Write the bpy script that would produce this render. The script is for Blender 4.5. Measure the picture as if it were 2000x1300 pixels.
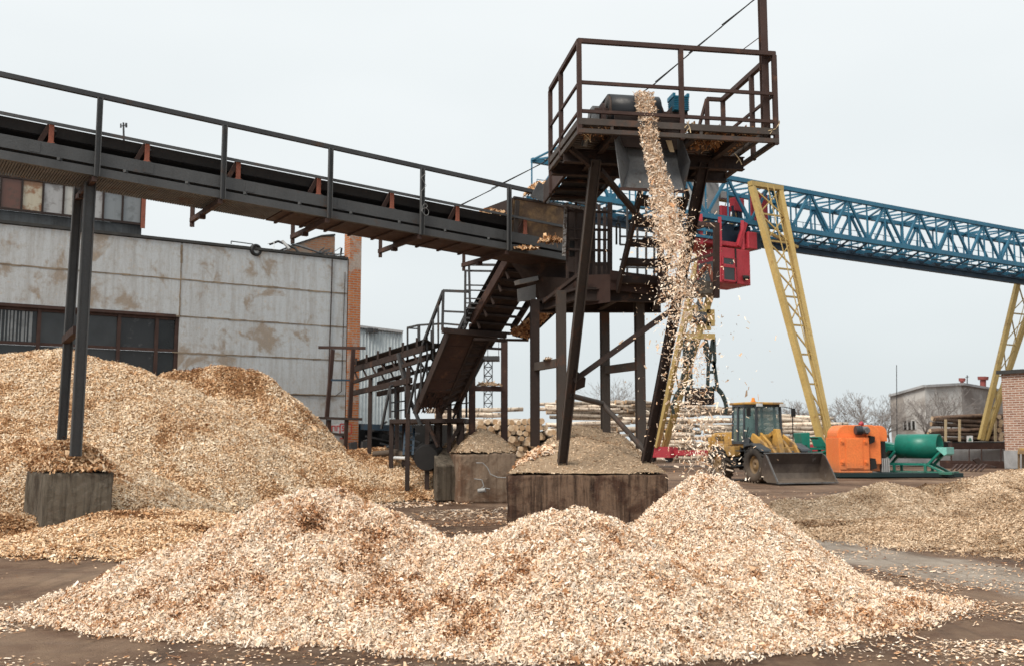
import bpy, bmesh, math, random
import numpy as np
from mathutils import Vector, Matrix, noise as mnoise

random.seed(7)
rng = np.random.default_rng(11)
for o in list(bpy.data.objects):
    bpy.data.objects.remove(o)
SC = bpy.context.scene
COL = SC.collection
R = math.radians

# ------------------------------------------------------------------ camera, sky, sun, exposure
FPX, CH, HOR = 1944.0, 1.6, 212.0
TH = math.atan(HOR / FPX)
CT, ST = math.cos(TH), math.sin(TH)
cam = bpy.data.cameras.new('camera')
cam.sensor_width = 36.0
cam.lens = 36.0 * FPX / 2000.0
cam.clip_start = 0.1
cam.clip_end = 3000
cam.dof.use_dof = True
cam.dof.focus_distance = 13.0
cam.dof.aperture_fstop = 2.8
camo = bpy.data.objects.new('camera', cam)
COL.objects.link(camo)
camo.location = (0, 0, CH)
camo.rotation_euler = (R(90) + TH, 0, 0)
SC.camera = camo

SUN_EL, SUN_AZ = 52.0, 222.0          # degrees; azimuth clockwise from +Y: behind the camera, to the left
w = bpy.data.worlds.new('World')
SC.world = w
w.use_nodes = True
nt = w.node_tree
nt.nodes.clear()
wo = nt.nodes.new('ShaderNodeOutputWorld')
sky = nt.nodes.new('ShaderNodeTexSky')
sky.sky_type = 'NISHITA'
sky.sun_disc = False
sky.sun_elevation = R(SUN_EL)
sky.sun_rotation = R(SUN_AZ)
sky.dust_density = 4.0
b1 = nt.nodes.new('ShaderNodeBackground')
b1.inputs['Strength'].default_value = 0.05
nt.links.new(sky.outputs[0], b1.inputs['Color'])
# overcast cloud deck
tc = nt.nodes.new('ShaderNodeTexCoord')
sx = nt.nodes.new('ShaderNodeSeparateXYZ')
nt.links.new(tc.outputs['Generated'], sx.inputs[0])
mp = nt.nodes.new('ShaderNodeMapping')
mp.inputs['Scale'].default_value = (1.2, 1.2, 3.0)
nt.links.new(tc.outputs['Generated'], mp.inputs[0])
nz = nt.nodes.new('ShaderNodeTexNoise')
nz.inputs['Scale'].default_value = 1.6
nz.inputs['Detail'].default_value = 3
nt.links.new(mp.outputs[0], nz.inputs['Vector'])
ad = nt.nodes.new('ShaderNodeMath')
ad.operation = 'MULTIPLY_ADD'
ad.inputs[1].default_value = 0.50
nt.links.new(nz.outputs[0], ad.inputs[0])
nt.links.new(sx.outputs['Z'], ad.inputs[2])
rp = nt.nodes.new('ShaderNodeValToRGB')
rp.color_ramp.elements[0].position = 0.17
rp.color_ramp.elements[0].color = (0.292, 0.318, 0.326, 1)
rp.color_ramp.elements[1].position = 0.68
rp.color_ramp.elements[1].color = (0.385, 0.402, 0.405, 1)
nt.links.new(ad.outputs[0], rp.inputs[0])
b2 = nt.nodes.new('ShaderNodeBackground')
b2.inputs['Strength'].default_value = 1.0
nt.links.new(rp.outputs[0], b2.inputs['Color'])
mx = nt.nodes.new('ShaderNodeMixShader')
mx.inputs[0].default_value = 0.94
nt.links.new(b1.outputs[0], mx.inputs[1])
nt.links.new(b2.outputs[0], mx.inputs[2])
nt.links.new(mx.outputs[0], wo.inputs[0])

sl = bpy.data.lights.new('sun', 'SUN')
sl.energy = 1.5
sl.angle = R(28)
sl.color = (1.0, 0.92, 0.81)
so = bpy.data.objects.new('sun', sl)
COL.objects.link(so)
sd = Vector((math.sin(R(SUN_AZ)) * math.cos(R(SUN_EL)), math.cos(R(SUN_AZ)) * math.cos(R(SUN_EL)), math.sin(R(SUN_EL))))
so.rotation_euler = sd.to_track_quat('Z', 'Y').to_euler()
so.location = sd * 60
SC.view_settings.view_transform = 'Standard'
SC.view_settings.look = 'None'
SC.view_settings.exposure = 1.3
SC.view_settings.gamma = 1.0
SC.cycles.max_bounces = 5
SC.cycles.diffuse_bounces = 3
SC.cycles.transparent_max_bounces = 8

# ------------------------------------------------------------------ survey: picture column, row and distance -> a place in the yard
def pt(px, py, d):
    xc, yc = (px - 1000) / FPX, (650 - py) / FPX
    Y, Z = CT - ST * yc, ST + CT * yc
    s = d / Y
    return Vector((xc * s, d, CH + Z * s))

def pz(px, d, z):
    return Vector(((px - 1000) / FPX * (d * CT + (z - CH) * ST), d, z))

def gp(px, py):
    xc, yc = (px - 1000) / FPX, (650 - py) / FPX
    Y, Z = CT - ST * yc, ST + CT * yc
    s = -CH / Z
    return Vector((xc * s, Y * s, 0))

AZ = R(57.0)
U = Vector((math.sin(AZ), math.cos(AZ), 0))        # yard axis: conveyor, building and crane bridge run along it
V = Vector((-math.cos(AZ), math.sin(AZ), 0))
PA = R(80.5)
P = Vector((math.sin(PA), math.cos(PA), 0))        # discharge platform front edge
Q = Vector((-math.cos(PA), math.sin(PA), 0))
ZZ = Vector((0, 0, 1))

# ------------------------------------------------------------------ mesh helpers
WM = {}

class MB:
    def __init__(s):
        s.v, s.f, s.m, s.s = [], [], [], []
    def add(s, vs, fs, mi=0, sm=False):
        n = len(s.v)
        s.v += [Vector(a) for a in vs]
        for f in fs:
            s.f.append([i + n for i in f])
            s.m.append(mi)
            s.s.append(sm)
        return s
    def hexa(s, a, mi=0):
        return s.add(a, [(0, 3, 2, 1), (4, 5, 6, 7), (0, 1, 5, 4), (1, 2, 6, 5), (2, 3, 7, 6), (3, 0, 4, 7)], mi)
    def obox(s, c, ax, ay, az, mi=0):
        c, ax, ay, az = map(Vector, (c, ax, ay, az))
        return s.hexa([c - ax - ay - az, c + ax - ay - az, c + ax + ay - az, c - ax + ay - az,
                       c - ax - ay + az, c + ax - ay + az, c + ax + ay + az, c - ax + ay + az], mi)
    def box(s, x0, x1, y0, y1, z0, z1, mi=0):
        return s.hexa([(x0, y0, z0), (x1, y0, z0), (x1, y1, z0), (x0, y1, z0), (x0, y0, z1), (x1, y0, z1), (x1, y1, z1), (x0, y1, z1)], mi)
    def bar(s, p, q, wd, h=None, up=ZZ, mi=0):
        p, q = Vector(p), Vector(q)
        d = q - p
        if d.length < 1e-6:
            return s
        h = wd if h is None else h
        d = d.normalized()
        a = d.cross(Vector(up))
        if a.length < 1e-3:
            a = d.cross(Vector((1, 0, 0)) if abs(d.x) < .9 else Vector((0, 1, 0)))
        a.normalize()
        b = a.cross(d).normalized()
        a, b = a * wd / 2, b * h / 2
        return s.add([p - a - b, p + a - b, p + a + b, p - a + b, q - a - b, q + a - b, q + a + b, q - a + b],
                     [(0, 3, 2, 1), (4, 5, 6, 7), (0, 1, 5, 4), (1, 2, 6, 5), (2, 3, 7, 6), (3, 0, 4, 7)], mi)
    def pbar(s, p, q, wd, side, dep=None, mi=0):
        """bar with its width measured along SIDE"""
        p, q, side = Vector(p), Vector(q), Vector(side).normalized()
        d = (q - p).normalized()
        b = d.cross(side).normalized()
        return s.bar(p, q, wd, dep or wd, up=b, mi=mi)
    def ibeam(s, p, q, wd, h, side, t=.014, mi=0):
        """I section: flanges across SIDE, web depth h at right angles to SIDE"""
        p, q, side = Vector(p), Vector(q), Vector(side).normalized()
        d = (q - p).normalized()
        side = (side - d * side.dot(d)).normalized()
        n = d.cross(side).normalized()
        for k in (-1, 1):
            o = n * (h / 2 - t / 2) * k
            s.bar(p + o, q + o, wd, t, up=n, mi=mi)
        s.bar(p, q, t, h - 2 * t - .002, up=n, mi=mi)
        return s
    def chan(s, p, q, wd, h, side, t=.014, mi=0):
        """C section: web flat across SIDE (width h), flanges wd deep toward +normal"""
        p, q, side = Vector(p), Vector(q), Vector(side).normalized()
        d = (q - p).normalized()
        side = (side - d * side.dot(d)).normalized()
        n = side.cross(d).normalized()
        s.bar(p, q, h, t, up=n, mi=mi)
        for k in (-1, 1):
            o = side * (h / 2 - t / 2) * k + n * (wd / 2 + .001)
            s.bar(p + o, q + o, t, wd - t, up=n, mi=mi)
        return s
    def tube(s, p, q, r, r2=None, n=8, caps=True, mi=0, sm=True, mcap=None):
        p, q = Vector(p), Vector(q)
        r2 = r if r2 is None else r2
        d = (q - p).normalized()
        a = d.orthogonal().normalized()
        b = d.cross(a)
        vs = []
        for c, rr in ((p, r), (q, r2)):
            for i in range(n):
                t = 2 * math.pi * i / n
                vs.append(c + (a * math.cos(t) + b * math.sin(t)) * rr)
        s.add(vs, [(i, (i + 1) % n, n + (i + 1) % n, n + i) for i in range(n)], mi, sm)
        if caps:
            s.add(vs[:n], [list(range(n))[::-1]], mi if mcap is None else mcap)
            s.add(vs[n:], [list(range(n))], mi if mcap is None else mcap)
        return s
    def path(s, pts, r, n=6, mi=0):
        for a, b in zip(pts[:-1], pts[1:]):
            s.tube(a, b, r, n=n, mi=mi)
        return s
    def prism(s, poly, ext, mi=0):
        poly = [Vector(p) for p in poly]
        ext = Vector(ext)
        n = len(poly)
        s.add(poly + [p + ext for p in poly],
              [list(range(n))[::-1], list(range(n, 2 * n))] + [(i, (i + 1) % n, n + (i + 1) % n, n + i) for i in range(n)], mi)
        return s
    def plate(s, poly, t, mi=0):
        a, b, c = (Vector(p) for p in poly[:3])
        n = (b - a).cross(c - a).normalized()
        return s.prism([Vector(p) - n * t / 2 for p in poly], n * t, mi)
    def rev(s, prof, c, ax, n=24, mi=0, sm=True, close=True):
        """revolve (radius, along) pairs round axis AX at C"""
        c, ax = Vector(c), Vector(ax).normalized()
        a = ax.orthogonal().normalized()
        b = ax.cross(a)
        m = len(prof)
        vs = []
        for i in range(n):
            t = 2 * math.pi * i / n
            e = a * math.cos(t) + b * math.sin(t)
            vs += [c + e * r + ax * z for r, z in prof]
        fs = []
        for i in range(n):
            j = (i + 1) % n
            for k in range(m if close else m - 1):
                l = (k + 1) % m
                fs.append((i * m + k, j * m + k, j * m + l, i * m + l))
        return s.add(vs, fs, mi, sm)
    def build(s, name, mat, parent=None, local=False, label=None, bevel=0.0, kind=None):
        me = bpy.data.meshes.new(name)
        vs = s.v
        if parent is not None and not local:
            inv = WM[parent.name].inverted()
            vs = [inv @ a for a in vs]
        me.from_pydata([tuple(a) for a in vs], [], s.f)
        mats = mat if isinstance(mat, (list, tuple)) else [mat]
        for m in mats:
            me.materials.append(m)
        me.polygons.foreach_set('material_index', s.m)
        me.polygons.foreach_set('use_smooth', s.s)
        bm = bmesh.new()
        bm.from_mesh(me)
        bmesh.ops.recalc_face_normals(bm, faces=bm.faces)
        bm.to_mesh(me)
        bm.free()
        o = bpy.data.objects.new(name, me)
        COL.objects.link(o)
        if parent is not None:
            o.parent = parent
            WM[o.name] = WM[parent.name]
        else:
            WM[o.name] = Matrix.Identity(4)
        if bevel:
            bv = o.modifiers.new('bevel', 'BEVEL')
            bv.width = bevel
            bv.segments = 2
            bv.limit_method = 'ANGLE'
        if label:
            o['label'] = label
        if kind:
            o['kind'] = kind
        return o

def tag(o, label=None, cat=None, group=None, kind=None):
    for k, v in (('label', label), ('category', cat), ('group', group), ('kind', kind)):
        if v:
            o[k] = v
    return o

def thing(name, label, cat, loc=(0, 0, 0), rz=0.0, group=None):
    o = bpy.data.objects.new(name, None)
    COL.objects.link(o)
    o.empty_display_size = .3
    o.location = loc
    o.rotation_euler = (0, 0, rz)
    WM[o.name] = Matrix.Translation(Vector(loc)) @ Matrix.Rotation(rz, 4, 'Z')
    return tag(o, label, cat, group)

def base_of(mb, z=None):
    """a base point for a one-mesh thing: middle of its box, at its foot"""
    xs = [v.x for v in mb.v]; ys = [v.y for v in mb.v]; zs = [v.z for v in mb.v]
    return Vector(((min(xs) + max(xs)) / 2, (min(ys) + max(ys)) / 2, min(zs)))

def single(mb, name, mat, label, cat, group=None, bevel=0.0, kind=None):
    b = base_of(mb)
    mb.v = [v - b for v in mb.v]
    o = mb.build(name, mat, None, bevel=bevel, kind=kind)
    o.location = b
    WM[o.name] = Matrix.Translation(b)
    return tag(o, label, cat, group)

def text_mesh(body, size, name, mat, parent, mtx, ext=.004):
    cu = bpy.data.curves.new('lettering', 'FONT')
    cu.body = body
    cu.size = size
    cu.align_x = 'CENTER'
    cu.align_y = 'CENTER'
    cu.extrude = ext
    cu.offset = size * .022
    to = bpy.data.objects.new('lettering', cu)
    COL.objects.link(to)
    dg = bpy.context.evaluated_depsgraph_get()
    me = bpy.data.meshes.new_from_object(to.evaluated_get(dg))
    bpy.data.objects.remove(to)
    bpy.data.curves.remove(cu)
    me.materials.clear()
    me.materials.append(mat)
    me.transform(mtx)
    o = bpy.data.objects.new(name, me)
    COL.objects.link(o)
    o.parent = parent
    return o

# ------------------------------------------------------------------ materials
def nodes(name):
    m = bpy.data.materials.new(name)
    m.use_nodes = True
    n = m.node_tree
    return m, n, n.nodes['Principled BSDF']

def N(n, t, **kw):
    x = n.nodes.new(t)
    for k, v in kw.items():
        if k in x.inputs.keys():
            x.inputs[k].default_value = v
        else:
            setattr(x, k, v)
    return x

def ramp(n, src, stops):
    r = n.nodes.new('ShaderNodeValToRGB')
    e = r.color_ramp.elements
    while len(e) < len(stops):
        e.new(.5)
    for el, (p, c) in zip(e, stops):
        el.position = p
        el.color = (c[0], c[1], c[2], 1) if not isinstance(c, (int, float)) else (c, c, c, 1)
    n.links.new(src, r.inputs[0])
    return r.outputs[0]

def mix(n, fac, a, b, mode='MIX'):
    m = n.nodes.new('ShaderNodeMix')
    m.data_type = 'RGBA'
    m.blend_type = mode
    for s, i in ((fac, 0), (a, 6), (b, 7)):
        if isinstance(s, (int, float)):
            m.inputs[i].default_value = s
        elif isinstance(s, tuple):
            m.inputs[i].default_value = (*s, 1)
        else:
            n.links.new(s, m.inputs[i])
    return m.outputs[2]

def coords(n, scale=(1, 1, 1), rot=0.0):
    t = n.nodes.new('ShaderNodeTexCoord')
    m = n.nodes.new('ShaderNodeMapping')
    m.inputs['Scale'].default_value = scale
    m.inputs['Rotation'].default_value = (0, 0, rot)
    n.links.new(t.outputs['Object'], m.inputs[0])
    return m.outputs[0]

def noise(n, vec, scale, detail=5, rough=.6, dist=0.0):
    x = N(n, 'ShaderNodeTexNoise', Scale=scale, Detail=detail, Roughness=rough, Distortion=dist)
    n.links.new(vec, x.inputs['Vector'])
    return x.outputs[0]

def bump(n, bs, h, strength, dist=.02):
    b = N(n, 'ShaderNodeBump', Strength=strength, Distance=dist)
    n.links.new(h, b.inputs['Height'])
    n.links.new(b.outputs[0], bs.inputs['Normal'])

def pmat(name, c1, c2, scale=2.0, rough=.7, rust=None, ra=.6, rs=3.0, metal=0.0, bs=30, bst=.25, streak=False, spec=.4):
    m, n, b = nodes(name)
    v = coords(n)
    vz = coords(n, (1, 1, .15)) if streak else v
    c = ramp(n, noise(n, vz, scale, 6), [(.3, c1), (.7, c2)])
    if rust:
        f = ramp(n, noise(n, v, rs, 8, .68), [(ra - .06, 0.0), (ra + .06, 1.0)])
        c = mix(n, f, c, rust)
    fine = noise(n, v, bs, 4)
    c = mix(n, ramp(n, fine, [(.3, .25), (.75, 0.0)]), c, (.02, .017, .015))
    n.links.new(c, b.inputs['Base Color'])
    n.links.new(ramp(n, noise(n, v, scale * 2.3, 4), [(.3, max(0, rough - .12)), (.7, min(1, rough + .12))]), b.inputs['Roughness'])
    b.inputs['Metallic'].default_value = metal
    b.inputs['Specular IOR Level'].default_value = spec
    bump(n, b, fine, bst)
    return m

RUST = (.16, .065, .03)
M = {}
M['grey'] = pmat('grey_painted_steel', (.060, .063, .066), (.095, .099, .102), 1.3, .62, (.10, .06, .042), .66, 2.2, streak=True)
M['dgrey'] = pmat('dark_grey_steel', (.036, .038, .042), (.062, .064, .068), 1.5, .65, (.075, .045, .03), .62, 2.5, streak=True)
M['brown'] = pmat('brown_rusted_steel', (.040, .019, .015), (.068, .035, .027), 1.8, .75, (.13, .06, .035), .64, 3.5)
M['dbrown'] = pmat('dark_brown_steel', (.022, .013, .011), (.042, .025, .020), 1.6, .75, (.09, .042, .024), .64, 3.0)
M['greybrown'] = pmat('weathered_steel', (.048, .037, .032), (.082, .066, .056), 1.4, .7, (.11, .055, .035), .6, 2.4, streak=True)
M['black'] = pmat('black_rubber', (.009, .009, .010), (.017, .017, .018), 2, .6, bst=.1)
M['grating'] = pmat('galvanised_grating', (.085, .092, .105), (.14, .148, .16), 1.6, .7, (.11, .06, .035), .62, 2)
M['drumbelt'] = pmat('polished_belt', (.010, .012, .016), (.020, .024, .030), 3, .42, bst=.05)
M['orange_br'] = pmat('primer_red_steel', (.28, .085, .05), (.36, .12, .075), 3, .7, (.10, .045, .03), .66, 5)
M['zinc'] = pmat('bare_sheet_steel', (.13, .135, .14), (.24, .245, .25), 2.2, .45, (.10, .075, .06), .62, 2.6, metal=.35)
M['lightpanel'] = pmat('pale_sheet_steel', (.30, .31, .31), (.40, .40, .40), 2.2, .55, (.18, .14, .11), .64, 2.6)
M['blue'] = pmat('blue_crane_paint', (.016, .125, .225), (.032, .185, .295), .7, .5, (.04, .05, .06), .68, 1.3, bs=8)
M['dblue'] = pmat('dark_blue_paint', (.012, .035, .062), (.02, .05, .085), .7, .6, (.03, .025, .025), .62, 1.4, bs=8)
M['yellow'] = pmat('yellow_crane_paint', (.44, .30, .095), (.56, .41, .16), .6, .55, (.28, .16, .05), .64, 1.2, bs=8)
M['red'] = pmat('red_crane_paint', (.40, .028, .045), (.52, .055, .075), .7, .5, (.30, .03, .04), .66, 1.5, bs=8)
M['bluemotor'] = pmat('blue_motor_paint', (.01, .16, .27), (.02, .21, .33), 4, .45)
def muddy(m, z0, z1, col=(.13, .095, .065), amt=.85):
    n = m.node_tree
    b = n.nodes['Principled BSDF']
    old = b.inputs['Base Color'].links[0].from_socket
    v = coords(n)
    s = n.nodes.new('ShaderNodeSeparateXYZ')
    n.links.new(v, s.inputs[0])
    q = N(n, 'ShaderNodeMath', operation='MULTIPLY_ADD')
    n.links.new(noise(n, v, 2.2, 7, .7), q.inputs[0])
    q.inputs[1].default_value = -1.3
    n.links.new(s.outputs[2], q.inputs[2])
    mr = N(n, 'ShaderNodeMapRange')
    n.links.new(q.outputs[0], mr.inputs['Value'])
    mr.inputs['From Min'].default_value = z0 - .65
    mr.inputs['From Max'].default_value = z1 - .65
    mr.inputs['To Min'].default_value = amt
    mr.inputs['To Max'].default_value = 0.0
    n.links.new(mix(n, mr.outputs[0], old, col), b.inputs['Base Color'])
    return m
M['lyellow'] = pmat('loader_yellow_paint', (.52, .28, .055), (.62, .36, .09), 1.5, .5, (.26, .16, .08), .56, 2.6, bs=14)
M['orange'] = pmat('orange_paint', (.86, .20, .05), (.92, .26, .07), 1.2, .42, (.70, .18, .06), .72, 2, bs=16, bst=.03)
M['green'] = pmat('green_paint', (.004, .16, .115), (.010, .22, .165), 1.2, .4, (.01, .12, .09), .7, 2, bs=10, bst=.05)
M['lgreen'] = pmat('pale_green_panel', (.18, .52, .46), (.24, .6, .53), 1.2, .45, bs=10, bst=.05)
M['tyre'] = pmat('dusty_tyre_rubber', (.010, .010, .010), (.030, .026, .023), 3, .85, (.08, .065, .05), .64, 3)
M['bucket'] = pmat('worn_bucket_steel', (.045, .032, .027), (.085, .065, .055), 1.6, .55, (.22, .20, .19), .66, 2.4, metal=.2)
M['motorgrey'] = pmat('dark_motor_paint', (.035, .042, .05), (.06, .07, .08), 4, .5)
M['white'] = pmat('dirty_white_paint', (.55, .57, .58), (.68, .70, .71), 1.0, .6, (.40, .38, .36), .66, 1.6, bs=8)
M['redsign'] = pmat('red_sign_paint', (.48, .03, .03), (.55, .05, .04), 4, .6, bst=.05)
M['tan_post'] = pmat('pale_wood_post', (.55, .42, .25), (.66, .52, .33), 3, .8)
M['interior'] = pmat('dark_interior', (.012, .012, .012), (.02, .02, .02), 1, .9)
M['seat'] = pmat('dark_cloth', (.015, .015, .016), (.03, .03, .03), 6, .9)
M['amber'] = pmat('amber_plastic', (.8, .25, .03), (.85, .32, .05), 6, .3)
M['scrap'] = pmat('roof_scrap_metal', (.05, .055, .06), (.15, .16, .17), 5, .5, (.10, .06, .04), .6, 6, metal=.3)
M['tarfelt'] = pmat('tar_felt', (.035, .036, .037), (.06, .06, .058), 3, .9)

def glass_mat(name, col, rough=.08, alpha=1.0):
    m, n, b = nodes(name)
    v = coords(n)
    c = ramp(n, noise(n, v, 1.4, 5), [(.3, col), (.75, tuple(min(1, x * 1.7 + .01) for x in col))])
    n.links.new(c, b.inputs['Base Color'])
    b.inputs['Roughness'].default_value = rough
    b.inputs['Specular IOR Level'].default_value = .6
    if alpha < 1:
        b.inputs['Alpha'].default_value = alpha
    return m
M['darkglass'] = glass_mat('dark_dusty_glass', (.010, .013, .015), .22)
M['cabglass'] = glass_mat('tinted_cab_glass', (.10, .17, .17), .05, .38)
M['craneglass'] = glass_mat('crane_cab_glass', (.012, .018, .02), .3)

muddy(M['lyellow'], .6, 1.9)
muddy(M['tyre'], .0, 1.2, (.15, .11, .08), .7)
muddy(M['orange'], .1, .8, (.30, .16, .09), .7)
muddy(M['bucket'], .0, .7, (.20, .16, .125), .7)
muddy(M['green'], .0, .6, (.10, .10, .075), .6)

def chip_mat(name, stops):
    m, n, b = nodes(name)
    a = n.nodes.new('ShaderNodeAttribute')
    a.attribute_name = 'tint'
    c = ramp(n, a.outputs['Fac'], stops)
    v = coords(n)
    c = mix(n, ramp(n, noise(n, v, 60, 2), [(.35, .35), (.6, 0.0)]), c, (.36, .20, .10))
    n.links.new(c, b.inputs['Base Color'])
    b.inputs['Roughness'].default_value = .85
    b.inputs['Specular IOR Level'].default_value = .15
    return m
FRESH = [(0.0, (.07, .026, .011)), (.15, (.22, .085, .034)), (.31, (.54, .285, .145)), (.46, (.81, .565, .375)), (.68, (.90, .735, .575)), (1.0, (.93, .85, .74))]
OLD = [(0.0, (.06, .023, .009)), (.18, (.22, .09, .036)), (.36, (.50, .27, .13)), (.56, (.80, .55, .335)), (.78, (.89, .70, .485)), (1.0, (.93, .82, .66))]
GREYC = [(0.0, (.10, .055, .03)), (.22, (.27, .17, .095)), (.46, (.54, .39, .26)), (.72, (.72, .56, .40)), (1.0, (.84, .71, .55))]
M['fresh'] = chip_mat('fresh_wood_chips', FRESH)
M['old'] = chip_mat('older_wood_chips', OLD)
M['greych'] = chip_mat('weathered_chips', GREYC)

M_dummy = None
def under_mat(name, c1, c2):
    m, n, b = nodes(name)
    v = coords(n)
    n.links.new(ramp(n, noise(n, v, 22, 8, .75), [(.35, c1), (.65, c2)]), b.inputs['Base Color'])
    b.inputs['Roughness'].default_value = .95
    b.inputs['Specular IOR Level'].default_value = .1
    bump(n, b, noise(n, v, 40, 6, .7), 1.0, .03)
    return m
M['fresh_u'] = under_mat('chip_bed', (.15, .065, .027), (.40, .22, .11))
M['old_u'] = under_mat('old_chip_bed', (.14, .066, .027), (.40, .23, .11))
M['grey_u'] = under_mat('sawdust_bed', (.34, .245, .165), (.55, .425, .30))
M['dust'] = under_mat('fine_sawdust', (.30, .215, .145), (.43, .325, .225))

def concrete_mat(name, c1, c2, stain, streaks, brown=None, sc=1.0, sst=.85, lo=.40, hi=.50):
    m, n, b = nodes(name)
    v = coords(n)
    vs = coords(n, (2.2, 2.2, .16))
    c = ramp(n, noise(n, v, .55 * sc, 9, .62, .4), [(lo, c1), (hi, c2)])
    c = mix(n, ramp(n, noise(n, v, 2.6 * sc, 8, .7), [(.52, 0.0), (.72, .75)]), c, stain)
    c = mix(n, ramp(n, noise(n, vs, 1.7 * sc, 7, .7), [(.44, 0.0), (.66, sst)]), c, streaks)
    if brown:
        c = mix(n, ramp(n, noise(n, v, 5.0 * sc, 6, .7), [(.60, 0.0), (.70, .6)]), c, brown)
    fine = noise(n, v, 34, 6, .7)
    c = mix(n, ramp(n, fine, [(.28, .4), (.5, 0.0)]), c, (.10, .09, .08))
    n.links.new(c, b.inputs['Base Color'])
    b.inputs['Roughness'].default_value = .9
    b.inputs['Specular IOR Level'].default_value = .2
    bump(n, b, fine, .5)
    return m
M['wall'] = concrete_mat('whitewashed_panel_wall', (.33, .28, .23), (.50, .53, .55), (.39, .355, .315), (.30, .275, .25), (.50, .38, .25), 1.7, .50, .38, .455)
M['wall_far'] = concrete_mat('grey_rendered_wall', (.34, .31, .285), (.50, .49, .475), (.28, .255, .235), (.22, .20, .185), None, .35, .3)
M['block'] = concrete_mat('stained_concrete_block', (.08, .062, .046), (.15, .128, .10), (.22, .19, .16), (.028, .022, .017), (.13, .08, .045), 2.6)
M['block_br'] = concrete_mat('brown_stained_block', (.075, .040, .027), (.17, .11, .075), (.05, .026, .018), (.016, .009, .007), (.27, .16, .09), 3.2, .95)
M['block_lt'] = concrete_mat('pale_brown_block', (.16, .095, .062), (.25, .185, .135), (.13, .075, .05), (.07, .042, .03), (.34, .29, .24), 1.8, .6)
M['plinth'] = concrete_mat('grey_plinth', (.27, .275, .285), (.36, .365, .375), (.24, .24, .24), (.18, .18, .18), None, 1.0, .3)
M['clinker'] = concrete_mat('dark_roof_band', (.05, .055, .06), (.085, .09, .095), (.06, .06, .06), (.04, .04, .04))

def brick_mat(name, c1, c2, mort, white=None, red=None, bsc=1.0):
    m, n, b = nodes(name)
    g = n.nodes.new('ShaderNodeTexCoord')
    s = n.nodes.new('ShaderNodeSeparateXYZ')
    n.links.new(g.outputs['Object'], s.inputs[0])
    def mul(o, k):
        q = N(n, 'ShaderNodeMath', operation='MULTIPLY')
        n.links.new(o, q.inputs[0])
        q.inputs[1].default_value = k
        return q.outputs[0]
    def add2(a, c):
        q = N(n, 'ShaderNodeMath', operation='ADD')
        n.links.new(a, q.inputs[0])
        n.links.new(c, q.inputs[1])
        return q.outputs[0]
    k = U + V
    cx = n.nodes.new('ShaderNodeCombineXYZ')
    n.links.new(add2(mul(s.outputs[0], k.x), mul(s.outputs[1], k.y)), cx.inputs[0])
    n.links.new(s.outputs[2], cx.inputs[1])
    bt = N(n, 'ShaderNodeTexBrick', Scale=1.0)
    bt.inputs['Brick Width'].default_value = .27 * bsc
    bt.inputs['Row Height'].default_value = .082 * bsc
    bt.inputs['Mortar Size'].default_value = .013 * bsc
    bt.inputs['Color1'].default_value = (*c1, 1)
    bt.inputs['Color2'].default_value = (*c2, 1)
    bt.inputs['Mortar'].default_value = (*mort, 1)
    n.links.new(cx.outputs[0], bt.inputs['Vector'])
    v = coords(n)
    c = bt.outputs[0]
    if white:
        c = mix(n, ramp(n, noise(n, v, 1.1, 7, .7), [(.50, 0.0), (.58, .85)]), c, white)
    if red:
        c = mix(n, ramp(n, noise(n, v, .5, 7, .7), [(.60, 0.0), (.66, .85)]), c, red)
    c = mix(n, ramp(n, noise(n, v, 14, 5, .7), [(.3, .45), (.55, 0.0)]), c, (.14, .10, .08))
    n.links.new(c, b.inputs['Base Color'])
    b.inputs['Roughness'].default_value = .92
    b.inputs['Specular IOR Level'].default_value = .15
    bump(n, b, bt.outputs[1], -.5, .01)
    return m
M['brick'] = brick_mat('orange_brick', (.42, .115, .032), (.50, .17, .055), (.33, .28, .23), (.40, .36, .32))
M['brick_far'] = brick_mat('brown_brick', (.24, .11, .075), (.40, .22, .155), (.58, .52, .46), None, (.42, .09, .03), 1.7)

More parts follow.
